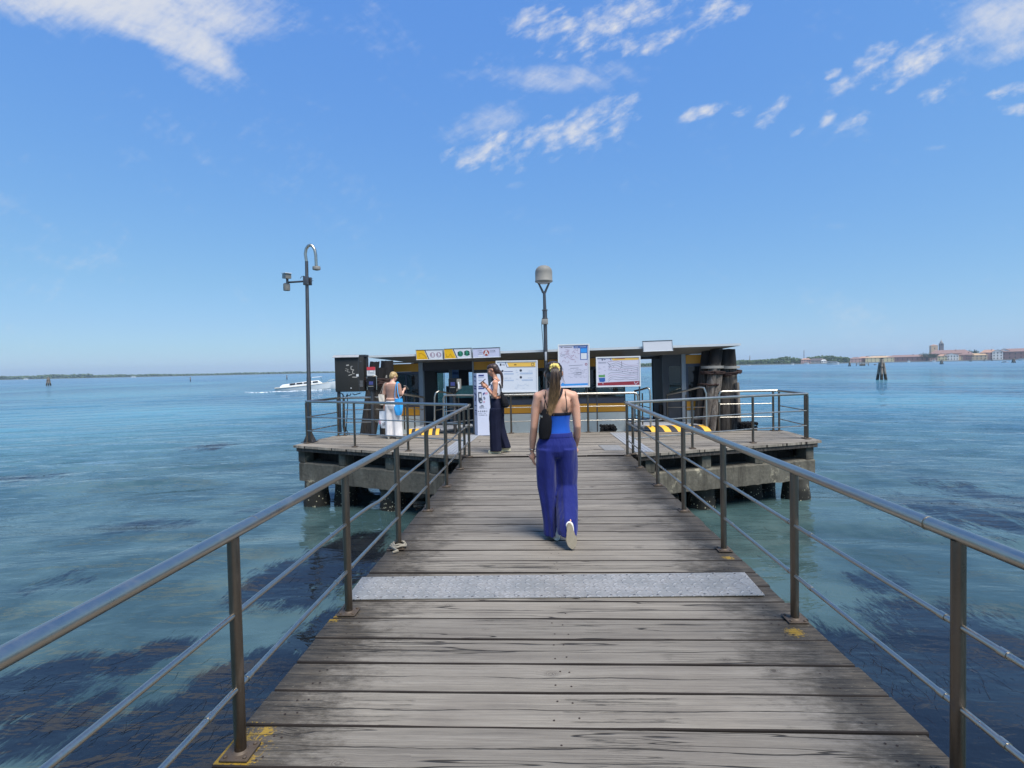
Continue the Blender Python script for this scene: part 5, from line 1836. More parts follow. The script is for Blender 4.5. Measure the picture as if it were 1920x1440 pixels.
# black fender bundles behind the platform edge
def lump_bundle(label, px0, px1, py0, py1, Y, seed, mat):
    a, b = at(px0, py1, Y), at(px1, py0, Y)
    root = thing('rope_fender', ((a.x + b.x) / 2, Y, min(a.z, 0)), label, 'fender', group='black fender bundles')
    rr = random.Random(seed)
    mb = MB()
    nx, nz = 5, 3
    for i in range(nx):
        for k in range(nz):
            r_ = (b.x - a.x) / nx * .62
            c = Vector((a.x + (b.x - a.x) * (i + .5) / nx, Y + rr.uniform(-.04, .04), a.z + (b.z - a.z) * (k + .5) / nz))
            mb.tube([c + Vector((0, .18, 0)), c + Vector((rr.uniform(-.02, .02), -.14, rr.uniform(-.02, .02)))], [r_ * rr.uniform(.8, 1.05), r_ * rr.uniform(.7, 1.0)], 9)
            mb.lathe(c + Vector((0, -.15, 0)), [(r_ * .8, 0), (r_ * .6, .03), (r_ * .3, .015), (0, .0)], 9, axis=(0, -1, .1))
    mb.build('bundle', mat, root, world=True, ang=30)


lump_bundle('lumpy black fender bundle at the foot of the white station wall', 1126, 1154, 797, 813, 13.52, 3, M['rubber'])
lump_bundle('ragged dark bundle at the platform corner behind the outer dolphin', 1388, 1416, 791, 809, 13.32, 5, M['rubber'])


# ---------------------------------------------------------------- camera mast
Ym = 12.25
q0 = grd(581, 829); q0 = at(581, 829, 12.1)
mast = thing('camera_mast', (q0.x, 12.1, 0), 'tall slender steel mast with a hooked top carrying cameras, near the platform corner', 'mast')
MX, MY = q0.x, 12.1
tp = at(575, 500, MY)
lean = (tp.x - MX) / tp.z
P = lambda z_: Vector((MX + lean * z_, MY, z_))
zb = at(574, 490, MY).z
mb = MB()
pole = [P(.02), P(1.5), P(1.52), P(3.2), P(zb)]
mb.tube(pole, [.050, .048, .044, .040, .036], 16)
mb.build('pole', M['steel_dark'], mast, world=True)
hook = [P(zb - .03)]
hx = [(572.5, 476), (574, 467), (578, 461), (582, 459.5), (586, 461.5), (590, 468), (592, 478), (592.5, 487), (593, 498)]
hook += [at(*h, MY) for h in hx]
mb = MB(); mb.tube(hook, .034, 14); mb.build('hooked_arm', M['steel'], mast, world=True)
dc = at(593.5, 503, MY)
mb = MB(); mb.lathe((dc.x, dc.y, dc.z), [(0.02, .07), (.035, .045), (.085, .04), (.092, .0), (.085, -.035), (.05, -.04), (.03, -.05), (0, -.052)], 22); mb.build('dome_camera', M['grey_plastic'], mast, world=True)
bz = at(576, 527, MY).z
mb = MB(); c = P(bz); mb.box((c.x, c.y - .05, c.z), (.12, .06, .20), bevel=.008); mb.box((c.x + .03, c.y + .05, c.z), (.12, .05, .18), bevel=.008)
mb.tube([c + Vector((.08, -.02, .0)), c + Vector((.16, -.02, .0))], .006, 8); mb.tube([c + Vector((.08, .02, .05)), c + Vector((.13, .02, .05))], .006, 8)
mb.build('bracket', M['steel_dark'], mast, world=True)
a_, b_ = at(540, 529.5, MY), at(570, 527.5, MY)
mb = MB(); mb.tube([a_, b_], .022, 12); mb.build('arm', M['steel_dark'], mast, world=True)
mb = MB(); mb.tube([at(563, 522, MY), at(566, 518, MY), at(570, 517.5, MY), at(573, 521, MY)], .006, 8); mb.build('cable', M['cable'], mast, world=True)
cc = at(536, 518, MY)
sc_ = MB(); sc_.box((cc.x + .02, cc.y + .0, cc.z), (.13, .34, .11), rot=Euler((R(8), 0, R(38))), bevel=.012)
cam_ = sc_.build('security_camera', M['grey_plastic'], mast, world=True)
mb = MB(); mb.box((cc.x + .02, cc.y - .01, cc.z + .068), (.15, .39, .014), rot=Euler((R(8), 0, R(38))), bevel=.004); sh_ = mb.build('sun_shield', M['white'], None)
sh_.data.transform(Matrix.Translation(-mast.location)); sh_.parent = cam_
mb = MB(); mb.tube([cc + Vector((.03, 0, -.05)), cc + Vector((.03, 0, -.17))], .028, 12); mb.build('camera_neck', M['steel_dark'], mast, world=True)
bc = at(537.5, 538, MY)
mb = MB(); mb.lathe((bc.x, bc.y, bc.z - .085), [(.07, 0), (.075, .01), (.075, .15), (.05, .17), (0, .17)], 18); mb.build('junction_box', M['grey_plastic'], mast, world=True)
mb = MB()
mb.box((MX, MY, .012), (.30, .30, .016), bevel=.003)
for k in range(4):
    a = k * math.pi / 2 + .78
    u = Vector((math.cos(a), math.sin(a), 0))
    mb.poly([Vector((MX, MY, .02)) + u * .045 + u.cross(Vector((0, 0, 1))) * .004, Vector((MX, MY, .02)) + u * .15 + u.cross(Vector((0, 0, 1))) * .004, Vector((MX, MY, .24)) + u * .05 + u.cross(Vector((0, 0, 1))) * .004], th=u.cross(Vector((0, 0, -1))) * .008)
mb.build('base_plate', M['steel_dark'], mast, world=True)

# ---------------------------------------------------------------- dome-topped mast behind the boards
DY = 13.45
q0 = at(1024, 700, DY)
dm_ = thing('dome_mast', (q0.x, DY, 0), 'dark slim mast topped by a weathered grey dome on a forked bracket', 'mast')
DX = q0.x
tz = lambda py: at(1023, py, DY).z
mb = MB(); mb.tube([(DX, DY, .02), (DX, DY, tz(604)), (DX - .01, DY, tz(548))], [.05, .048, .036], 14); mb.build('pole', M['steel_dark'], dm_, world=True)
mb = MB()
mb.lathe((DX - .005, DY, tz(598)), [(.05, 0), (.072, .0), (.072, .02), (.058, .03), (.058, .20), (.072, .21), (.072, .23), (.04, .24)], 18)
mb.build('collar', M['steel_dark'], dm_, world=True)
mb = MB(); mb.box((DX - .01, DY - .05, tz(603.5)), (.16, .12, .13), bevel=.012); mb.build('junction_box', M['grey_plastic'], dm_, world=True)
mb = MB()
mb.box((DX, DY - .05, tz(668)), (.05, .05, .22), bevel=.006); mb.build('pipe_clamp', M['alu'], dm_, world=True)
mb = MB()
for s_ in (-1, 1):
    mb.tube([(DX - .015 + s_ * .02, DY, tz(549)), (DX - .015 + s_ * .055, DY, tz(543)), (DX - .015 + s_ * .15, DY, tz(528))], [.03, .027, .022], 12)
mb.build('fork', M['steel_dark'], dm_, world=True)
z0_ = tz(528)
prof = [(.17, -.03), (.215, -.01), (.222, .0), (.222, .025), (.214, .03), (.214, .23), (.205, .285), (.18, .33), (.14, .368), (.09, .392), (.04, .402), (0, .404)]
mb = MB(); mb.lathe((DX - .015, DY, z0_), prof, 32); mb.build('dome', M['dome_grey'], dm_, world=True, ang=60)
mb = MB(); mb.lathe((DX - .015, DY, z0_ - .055), [(0, 0), (.12, .005), (.16, .03)], 24); mb.build('lens', M['alu_dirty'], dm_, world=True)
cab = [at(1018.5, 597, DY - .05), at(1016.5, 598, DY - .05), at(1015.5, 604, DY - .05), at(1016, 616, DY - .05), at(1018, 640, DY - .05), at(1019, 660, DY - .05), at(1022, 676, DY - .05)]
mb = MB(); mb.tube(cab, .007, 8); mb.build('cable', M['cable'], dm_, world=True)

# ---------------------------------------------------------------- black cabinet on legs
KY = 13.55
a_, b_ = at(629, 735, KY), at(674, 669, KY)
cbn = thing('electrical_cabinet', ((a_.x + b_.x) / 2, KY + .15, 0), 'black steel electrical cabinet on two legs with scrawled white graffiti and hanging cables', 'cabinet')
mb = MB(); mb.span((a_.x, KY, a_.z), (b_.x + .10, KY + .30, b_.z), .012); bd = mb.build('body', M['black_box'], cbn, world=True)
mb = MB(); mb.span((a_.x + .008, KY - .016, a_.z + .012), (b_.x - .035, KY - .001, b_.z - .012), .003); mb.build('door', M['black_box'], cbn, world=True)
mb = MB(); mb.span((b_.x - .033, KY - .014, a_.z + .02), (b_.x - .02, KY - .001, b_.z - .02)); mb.build('door_edge', M['steel_dark'], cbn, world=True)
mb = MB(); mb.poly([(a_.x - .03, KY - .07, b_.z - .002), (b_.x + .0, KY - .07, b_.z - .002), (b_.x + .0, KY - .02, b_.z + .05), (a_.x - .02, KY - .02, b_.z + .05)], th=(0, 0, -.01)); mb.build('rain_hood', M['alu_dirty'], cbn, world=True)
mb = MB(); mb.span((a_.x + .02, KY + .03, b_.z + .002), (b_.x + .13, KY + .34, b_.z + .055), .004); mb.build('lid', M['frame_dark'], cbn, world=True)
for xx, yy_, zt2 in ((a_.x + .065, KY + .06, a_.z), (b_.x + .115, KY + .22, b_.z)):
    mb = MB(); mb.span((xx - .035, yy_ - .03, .004), (xx + .035, yy_ + .03, zt2 - (.002 if xx < b_.x else -.03))); mb.build('leg', M['frame_dark'], cbn, world=True)
f = Face(cbn, Vector((a_.x, KY - .0175, b_.z)), Vector((b_.x, KY - .0175, b_.z)), Vector((a_.x, KY - .0175, a_.z)))
gr = f.line([(.47, .24), (.58, .23)], .03) + f.line([(.72, .27), (.66, .27), (.66, .36), (.78, .37), (.72, .40), (.72, .48), (.80, .48)], .018) + f.line([(.44, .33), (.55, .36), (.50, .42), (.62, .44)], .010) + f.line([(.55, .53), (.70, .50)], .018) + f.line([(.70, .58), (.9, .585)], .02) + f.line([(.42, .38), (.48, .40)], .01)
f.art('graffiti', paint('white_marker', lin(176, 172, 164), 0.6, 0, .3, 40), gr, 1)
f.art('sticker', M['white'], [f.rect(.86, .495, .955, .565)], 1)
f.art('sticker', M['white'], [f.disc(.64, .895, .018)], 1)
mb = MB()
for k in range(6):
    z_ = a_.z + .13 + k * .028
    mb.span((b_.x - .012, KY - .006, z_), (b_.x + .07, KY - .0005, z_ + .008))
mb.build('vent_slots', M['alu_dirty'], cbn, world=True)
mb = MB(); mb.lathe((b_.x + .03, KY - .001, b_.z - .12), [(.018, 0), (.018, .006), (0, .008)], 12, axis=(0, -1, 0)); mb.build('lock', M['steel_dark'], cbn, world=True)
for k, pts in enumerate([[(643, 738), (643, 760), (643, 800), (646, 812), (653, 814.5)], [(651, 738), (652, 760), (650, 790), (649, 806), (645, 815)], [(636, 738), (640, 737), (645, 743), (646, 752), (644, 770), (645, 795), (650, 808), (656, 815)], [(658, 738), (656, 742), (650, 741), (648, 746)], [(661, 738), (665, 740.5), (672, 738), (676, 737)]]):
    mb = MB(); mb.tube([at(px_, py_, KY + .12 - .02 * k) for (px_, py_) in pts], .012, 8); mb.build('cable', M['cable'], cbn, world=True)


# ---------------------------------------------------------------- ticket validators
def validator(label, px, py0, py1, hw, Y, rot, notice, ntop):
    zt2, zb2 = at(px, py0, Y).z, at(px, py1, Y).z
    x_ = at(px, py1, Y).x
    root = thing('ticket_validator', (x_, Y, 0), label, 'ticket machine', group='ticket validators')
    Q = Matrix.Translation((x_, Y, 0)) @ Matrix.Rotation(rot, 4, 'Z')
    h = zt2 - zb2
    def add(mb, name, mat, parent=root):
        mb.bm.transform(Q)
        return mb.build(name, mat, parent, world=True)
    prof = [(-hw, zt2), (hw, zt2), (hw, zb2 + h * .42), (hw * .72, zb2 + h * .15), (hw * .4, zb2), (-hw * .4, zb2), (-hw * .72, zb2 + h * .15), (-hw, zb2 + h * .42)]
    mb = MB(); mb.poly([(u, -.07, v) for u, v in prof], th=(0, .18, 0)); es = mb.bm.edges[:]
    bmesh.ops.bevel(mb.bm, geom=es, offset=.012, segments=2, affect='EDGES'); add(mb, 'reader', M['black'])
    mb = MB(); mb.span((-hw * .45, -.074, zb2 + h * .50), (hw * .55, -.0705, zb2 + h * .74)); add(mb, 'screen', M['screen'])
    mb = MB(); mb.span((-hw * .6, -.085, zb2 + h * .36), (hw * .6, -.0705, zb2 + h * .41), .003); add(mb, 'card_slot', M['grey_plastic'])
    mb = MB(); mb.tube([(0, .03, .006), (0, .03, zb2 + .02)], .045, 14); add(mb, 'stand', M['steel_dark'])
    mb = MB(); mb.box((0, .03, .01), (.2, .2, .012), bevel=.002); add(mb, 'base_plate', M['steel_dark'])
    if notice:
        mb = MB(); mb.tube([(-hw, -.02, zt2 - .3), (-hw, -.02, zt2 + .03), (-hw * .9, -.02, zt2 + .045), (hw * 1.1, -.02, zt2 + .045), (hw * 1.2, -.02, zt2 + .03), (hw * 1.2, -.02, zt2 - .3)], .014, 10); add(mb, 'steel_hoop', M['steel'])
        mb = MB(); mb.span((-hw, -.03, zt2 + .06), (hw, -.022, ntop)); add(mb, 'notice', M['notice'])
        mb = MB(); mb.span((-hw, -.034, ntop - (ntop - zt2) * .30), (hw, -.0305, ntop)); add(mb, 'notice_header', M['notice_red'])
        mb = MB()
        rr = random.Random(2)
        for k in range(5):
            z_ = zt2 + .10 + k * .033
            mb.span((-hw * .8, -.0325, z_), (hw * rr.uniform(-.3, .5), -.0305, z_ + .010)); mb.span((hw * .55, -.0325, z_), (hw * .8, -.0305, z_ + .012))
        add(mb, 'notice_print', M['ink_grey'])
    else:
        mb = MB(); mb.poly([(hw + .001, -.07, zt2 - .02), (hw + .075, .02, zt2 - .02), (hw + .07, .03, zb2 + h * .3), (hw * .75, -.04, zb2 + h * .12)], th=(0, .02, 0)); add(mb, 'side_cover', M['grey_plastic'])
        mb = MB()
        mb.box((hw + .035, -.045, zt2 - h * .33), (.035, .004, .06), rot=(0, 0, R(50))); mb.box((hw + .04, -.04, zt2 - h * .55), (.04, .004, .11), rot=(0, 0, R(50)))
        add(mb, 'sticker', M['white'])
    return root


validator('black ticket validator with a red-headed notice fixed above it', 697.5, 708.5, 734, .105, 13.12, 0.0, True, at(697, 688, 13.1).z)
validator('black ticket validator with white stickers on its side, by the open bay', 851, 709, 737, .115, 13.38, R(-14), False, None)


# ================================================================ people
M['skin_a'] = skin_material('tanned_skin', lin(206, 158, 132))
M['skin_b'] = skin_material('olive_skin', lin(196, 144, 116))
M['skin_c'] = skin_material('fair_skin', lin(216, 172, 148))
M['hair_a'] = hair_material('brown_to_blonde_hair', lin(56, 42, 34), lin(168, 134, 92), 1.14, 1.56, 110)
M['hair_b'] = hair_material('dark_brown_hair', lin(36, 26, 24), lin(78, 54, 44))
M['hair_c'] = hair_material('short_blonde_hair', lin(150, 118, 66), lin(222, 196, 142))
M['cobalt'] = fabric('cobalt_trouser_cloth', lin(22, 33, 104), 0.75, 260, 0.7, 0.14)
M['bright_blue'] = fabric('bright_blue_top', lin(18, 78, 172), 0.6, 300, 0.25, 0.06)
M['strap_black'] = fabric('black_strap', lin(28, 28, 38), 0.8, 200)
M['bag_black'] = fabric('black_bag_cloth', lin(16, 16, 20), 0.8, 160, 0.2)
M['navy'] = fabric('navy_trouser_cloth', lin(22, 25, 46), 0.8, 260, 0.35, 0.08)
M['white_top'] = fabric('white_top', lin(226, 226, 232), 0.8, 260, 0.2, 0.03)
M['brown_top'] = fabric('mauve_brown_top', lin(158, 122, 106), 0.85, 200, 0.3, 0.08)
M['pale_trousers'] = fabric('pale_linen', lin(226, 222, 220), 0.85, 220, 0.4, 0.04)
M['tote_beige'] = fabric('beige_tote', lin(206, 198, 184), 0.9, 160, 0.2, 0.06)
M['tote_blue'] = fabric('sky_blue_tote', lin(58, 170, 236), 0.8, 160, 0.35, 0.06)
M['carrier_white'] = fabric('white_plastic_bag', lin(222, 226, 230), 0.4, 30, 0.5, 0.05, 0.0)
M['shoe_white'] = fabric('white_shoe', lin(222, 218, 206), 0.6, 120, 0.0, 0.04)
M['shoe_cream'] = fabric('cream_shoe', lin(214, 206, 172), 0.6, 120, 0.0, 0.04)
M['sole'] = paint('worn_rubber_sole', lin(156, 146, 126), 0.8, 0, 0.12, 30, 0.25, 120, 0.3)
M['scrunchie'] = fabric('yellow_scrunchie', lin(232, 208, 118), 0.9, 90, 0.5, 0.1)
M['phone'] = paint('dark_phone', lin(34, 36, 44), 0.25)
M['eye'] = paint('dark_eye', lin(30, 24, 22), 0.2)
M['brow'] = paint('dark_brow', lin(50, 36, 30), 0.8)
M['lips'] = paint('lip_skin', lin(176, 104, 96), 0.5)


def chain(mb, pts, radii, seg=14):
    """tapering limb with round ends and round joints"""
    mb.tube(pts, radii, seg)
    for p_, r_ in zip(pts, radii):
        rr_ = r_ if isinstance(r_, (int, float)) else min(r_)
        mb.ball(p_, rr_ * 0.995, 12, 8)


def rings_body(mb, secs, seg=28):
    """stack of ellipses: (z, cx, cy, rx, ry)"""
    mb.loft([[Vector((cx + math.cos(2 * math.pi * j / seg) * rx, cy + math.sin(2 * math.pi * j / seg) * ry, z_)) for j in range(seg)] for (z_, cx, cy, rx, ry) in secs])


def hand(mb, wrist, direction, palm_n, side, size=1.0, curl=0.35, spread=0.12):
    """palm and five separate bent fingers; palm_n points out of the palm, side = where the thumb sits"""
    d_ = Vector(direction).normalized()
    nrm = (Vector(palm_n) - d_ * Vector(palm_n).dot(d_)).normalized()
    sd_ = d_.cross(nrm).normalized() * side
    W = Vector(wrist)
    s_ = size
    for k in range(4):
        f = (k - 1.5)
        a_, b_ = W + sd_ * (-f * .012 * s_), W + d_ * .085 * s_ + sd_ * (-f * .019 * s_)
        mb.tube([a_, b_], [.013 * s_, .0115 * s_], 10); mb.ball(b_, .0115 * s_, 10, 7)
    mb.ball(W + d_ * .045 * s_, (.036 * s_, .036 * s_, .036 * s_))
    L = (.068, .078, .072, .056)
    for k in range(4):
        f = (k - 1.5)
        p_ = W + d_ * .085 * s_ + sd_ * (-f * .019 * s_)
        dv = (d_ + sd_ * (-f * spread)).normalized()
        pts, rs = [p_], [.0098 * s_]
        ang = curl * (1 + .15 * k)
        for j, fr in enumerate((.45, .32, .23)):
            dv = (dv * math.cos(ang * (.6 + .4 * j)) + nrm * math.sin(ang * (.6 + .4 * j))).normalized()
            p_ = p_ + dv * L[k] * fr * s_
            pts.append(p_); rs.append((.0092, .0084, .0072)[j] * s_)
        chain(mb, pts, rs, 8)
    tp_ = W + d_ * .025 * s_ + sd_ * .022 * s_
    dv = (d_ * .62 + sd_ * .7 + nrm * .35).normalized()
    pts = [tp_, tp_ + dv * .035 * s_]
    dv = (dv + d_ * .5 + nrm * .2).normalized()
    pts.append(pts[-1] + dv * .03 * s_); pts.append(pts[-1] + (dv + d_ * .4).normalized() * .022 * s_)
    chain(mb, pts, [.0125 * s_, .011 * s_, .0098 * s_, .008 * s_], 8)


def head_shapes(mb, c, fwd, up, s_=1.0):
    """skull, jaw, nose, chin, lips, ears, brow, all fused into the body later"""
    f_ = Vector(fwd).normalized(); u_ = (Vector(up) - f_ * Vector(up).dot(f_)).normalized(); r_ = f_.cross(u_).normalized()
    Mx = Matrix((r_, f_, u_)).transposed()
    c = Vector(c)
    q = lambda x_, y_, z_: c + (r_ * x_ + f_ * y_ + u_ * z_) * s_
    mb.ball(q(0, -.005, .025), (.076 * s_, .095 * s_, .090 * s_), 20, 14, Mx)
    mb.ball(q(0, .022, -.035), (.062 * s_, .070 * s_, .078 * s_), 18, 12, Mx)
    mb.ball(q(0, .058, -.085), (.030 * s_, .028 * s_, .024 * s_), 12, 8, Mx)
    mb.tube([q(0, .088, .022), q(0, .104, -.008), q(0, .112, -.026)], [.009 * s_, .012 * s_, .014 * s_], 10)
    mb.ball(q(0, .108, -.028), (.017 * s_, .014 * s_, .011 * s_), 10, 7, Mx)
    mb.ball(q(0, .086, -.056), (.024 * s_, .012 * s_, .008 * s_), 10, 7, Mx)
    mb.ball(q(0, .084, -.066), (.021 * s_, .012 * s_, .008 * s_), 10, 7, Mx)
    mb.ball(q(0, .078, .036), (.052 * s_, .016 * s_, .012 * s_), 12, 7, Mx)
    for e in (-1, 1):
        mb.ball(q(e * .046, .062, -.015), (.022 * s_, .024 * s_, .024 * s_), 10, 7, Mx)
        ear = Mx @ Matrix.Rotation(e * R(20), 3, 'Z')
        mb.ball(q(e * .080, -.008, -.005), (.010 * s_, .021 * s_, .032 * s_), 10, 8, ear)
    return q, Mx


def face_parts(root, q, Mx, s_):
    for e in (-1, 1):
        mb = MB(); mb.ball(q(e * .031, .083, .010), (.012 * s_, .007 * s_, .006 * s_), 10, 7, Mx); mb.build('eye', M['eye'], root)
        mb = MB(); mb.tube([q(e * .016, .094, .034), q(e * .034, .091, .038), q(e * .050, .078, .032)], [.003, .004, .002], 8); mb.build('eyebrow', M['brow'], root)
    mb = MB(); mb.ball(q(0, .0915, -.058), (.020 * s_, .008 * s_, .0055 * s_), 10, 7, Mx); mb.ball(q(0, .0895, -.066), (.017 * s_, .008 * s_, .006 * s_), 10, 7, Mx); mb.build('mouth', M['lips'], root)


def cloth_leg(mb, secs, seed, folds=5, amp=0.05, seg=40):
    """trouser leg: (x, y, z, rx, ry) sections, folds deepening towards the hem"""
    rr = random.Random(seed)
    ph = [rr.uniform(0, 6.28) for _ in range(4)]
    n = len(secs)
    fine = []
    for i in range(n - 1):
        for k in range(4):
            g = k / 4
            fine.append([a_ + (b_ - a_) * g for a_, b_ in zip(secs[i], secs[i + 1])])
    fine.append(list(secs[-1]))
    rings = []
    for i, (x_, y_, z_, rx, ry) in enumerate(fine):
        f = i / (len(fine) - 1)
        ring = []
        for j in range(seg):
            th = 2 * math.pi * j / seg
            k = 1 + amp * (0.25 + 1.1 * f) * (math.sin(folds * th + ph[0] + 1.2 * f) * .6 + math.sin((folds + 3) * th + ph[1] - 2.0 * f) * .4) + .018 * math.sin(19 * f + 2 * th + ph[2])
            ring.append(Vector((x_ + math.cos(th) * rx * k, y_ + math.sin(th) * ry * k, z_)))
        rings.append(ring)
    mb.loft(rings)


def shoe(root, heel, toe, up, mat, sole_mat, w_=.046, name='shoe'):
    heel, toe = Vector(heel), Vector(toe)
    d_ = (toe - heel).normalized(); u_ = (Vector(up) - d_ * Vector(up).dot(d_)).normalized(); s_ = d_.cross(u_)
    L = (toe - heel).length
    mb = MB()
    chain(mb, [heel + d_ * .035 + u_ * .045, heel + d_ * L * .35 + u_ * .048, heel + d_ * L * .65 + u_ * .036, toe - d_ * .035 + u_ * .026], [.038, .040, w_ * .88, .030], 14)
    chain(mb, [heel + d_ * .05 + u_ * .05, heel + d_ * .05 + u_ * .09], [.037, .036], 12)
    so = organic(mb, name, mat, root, 0.007, 3)
    out = []
    for k in range(28):
        a = 2 * math.pi * k / 28
        y_ = math.cos(a)
        f = (y_ + 1) / 2
        hw_ = (.036 + .014 * math.sin(max(0, (f - .35) / .65) * math.pi) - .009 * math.exp(-((f - .38) / .14) ** 2))
        out.append(heel + d_ * (L * f) + s_ * (math.sin(a) * hw_ * 1.05))
    mb = MB(); mb.poly([p_ - u_ * .008 for p_ in out], th=u_ * .026)
    bmesh.ops.bevel(mb.bm, geom=mb.bm.edges[:], offset=.005, segments=2, affect='EDGES')
    sl = mb.build('sole', sole_mat, None); sl.parent = so
    return so


def strap(root, pts, w_, t_, mat, name='strap'):
    """flat ribbon through points"""
    mb = MB()
    mb.tube(pts, [(w_, t_)] * len(pts), 8)
    return mb.build(name, mat, root)


def ribbon_path(pts, n=8):
    """smooth curve through points"""
    P_ = [Vector(p_) for p_ in pts]
    out = []
    for i in range(len(P_) - 1):
        p0 = P_[max(i - 1, 0)]; p1 = P_[i]; p2 = P_[i + 1]; p3 = P_[min(i + 2, len(P_) - 1)]
        for k in range(n):
            t_ = k / n
            out.append(0.5 * ((2 * p1) + (p2 - p0) * t_ + (2 * p0 - 5 * p1 + 4 * p2 - p3) * t_ ** 2 + (3 * p1 - p0 - 3 * p2 + p3) * t_ ** 3))
    out.append(P_[-1])
    return out


def hair_locks(root, strands, mat, name='hair_strands'):
    mb = MB()
    for pts, r_ in strands:
        pp = ribbon_path(pts, 5)
        n = len(pp)
        mb.tube(pp, [r_ * (1 - .75 * (i / (n - 1)) ** 2) for i in range(n)], 6)
    return mb.build(name, mat, root)


# ---------------------------------------------------------------- the woman walking away
g0 = grd(1046, 1010)
wa = thing('person', (g0.x, g0.y, 0), 'woman walking away along the boards in a bright blue strappy top and cobalt wide trousers', 'person', rot=(0, 0, R(2)))
mb = MB()
rings_body(mb, [(.82, 0, 0, .15, .11), (.90, 0, 0, .168, .118), (.98, 0, .005, .148, .10), (1.07, 0, .01, .122, .085), (1.16, 0, .012, .132, .092), (1.25, 0, .008, .148, .098), (1.32, 0, .0, .155, .088), (1.37, 0, -.004, .135, .066), (1.405, 0, -.002, .085, .05), (1.43, 0, .004, .052, .048), (1.50, 0, .012, .046, .048)])
Ls, Rs = Vector((-.160, -.002, 1.338)), Vector((.164, -.002, 1.338))
chain(mb, [(-.10, -.004, 1.352), Ls, (-.186, -.005, 1.24), (-.203, -.012, 1.06), (-.216, .022, .95), (-.226, .055, .83)], [.058, .052, .044, .036, .036, .0235])
chain(mb, [(.10, -.004, 1.352), Rs, (.186, -.005, 1.24), (.199, -.008, 1.06), (.200, .045, .96), (.194, .105, .865)], [.058, .052, .044, .036, .036, .0235])
# shoulder blades
for e in (-1, 1):
    mb.ball((e * .085, -.068, 1.27), (.05, .026, .07), 12, 8, Matrix.Rotation(e * R(14), 3, 'Y'))
hand(mb, (-.228, .062, .815), (.10, .18, -1), (1, .25, .1), -1, .98, .30)
hand(mb, (.192, .115, .85), (-.05, .45, -1), (-1, .2, 0), 1, .98, .40)
q, Mx = head_shapes(mb, (-.012, .022, 1.555), (0, 1, -.12), (0, .08, 1), 1.0)
# shins inside the trousers
chain(mb, [(-.078, .0, .82), (-.078, .02, .48), (-.035, .01, .10)], [.09, .055, .036])
chain(mb, [(.085, .0, .82), (.10, .06, .50), (.086, -.235, .235)], [.09, .055, .036])
organic(mb, 'body', M['skin_a'], wa, .0085, 5)
face_parts(wa, q, Mx, 1.0)
mb = MB()
cl = [(1.0, 0, 0, .150, .106), (.97, 0, 0, .155, .110), (.90, 0, -.004, .186, .128), (.84, 0, -.004, .194, .134), (.79, 0, -.002, .17, .115), (.765, 0, 0, .12, .07)]
rings_body(mb, cl, 36)
cloth_leg(mb, [(-.088, -.004, .86, .102, .132), (-.09, .004, .70, .104, .124), (-.086, .02, .48, .100, .112), (-.072, .022, .30, .080, .106), (-.062, .018, .15, .072, .106), (-.060, .012, .042, .070, .110)], 3, 5, .115)
cloth_leg(mb, [(.094, -.004, .86, .102, .132), (.096, .010, .70, .102, .124), (.094, .026, .52, .100, .112), (.088, -.05, .38, .098, .122), (.082, -.15, .26, .096, .118), (.078, -.215, .15, .088, .104), (.078, -.23, .105, .082, .098)], 5, 5, .125)
organic(mb, 'trousers', M['cobalt'], wa, .0085, 4)
mb = MB(); rings_body(mb, [(.965, 0, 0, .157, .112), (.968, 0, 0, .160, .114), (1.0, 0, 0, .154, .110), (1.004, 0, 0, .149, .106)], 36); mb.build('waistband', M['cobalt'], wa)
mb = MB()
rings_body(mb, [(.985, 0, .002, .1445, .101), (1.03, 0, .006, .134, .093), (1.07, 0, .010, .130, .0915), (1.12, 0, .011, .134, .096), (1.16, 0, .012, .140, .100), (1.185, 0, .010, .1435, .1025)], 36)
top = mb.build('top', M['bright_blue'], wa)
mb = MB()
rings_body(mb, [(1.166, 0, .012, .1425, .1028), (1.170, 0, .011, .1445, .1042), (1.190, 0, .010, .1465, .1052), (1.193, 0, .0095, .1440, .103)], 36)
hem = mb.build('black_band', M['strap_black'], None); hem.parent = top
for pts in ([(-.112, -.075, 1.18), (-.108, -.088, 1.25), (-.098, -.078, 1.33), (-.09, -.03, 1.392), (-.09, .05, 1.35)], [(.102, -.078, 1.18), (.098, -.092, 1.25), (.093, -.080, 1.33), (.088, -.03, 1.392), (.09, .05, 1.35)], [(-.05, -.092, 1.19), (-.085, -.092, 1.27), (-.105, -.074, 1.34), (-.108, -.02, 1.385)]):
    s_ = strap(None, ribbon_path(pts), .0065, .0035, M['strap_black'], 'shoulder_strap'); s_.parent = top
shoe(wa, (-.012, -.075, .012), (-.02, .165, .012), (0, 0, 1), M['shoe_white'], M['shoe_white'])
shoe(wa, (.080, -.322, .245), (.106, -.338, .010), (0, 1, .06), M['shoe_white'], M['sole'], .05)
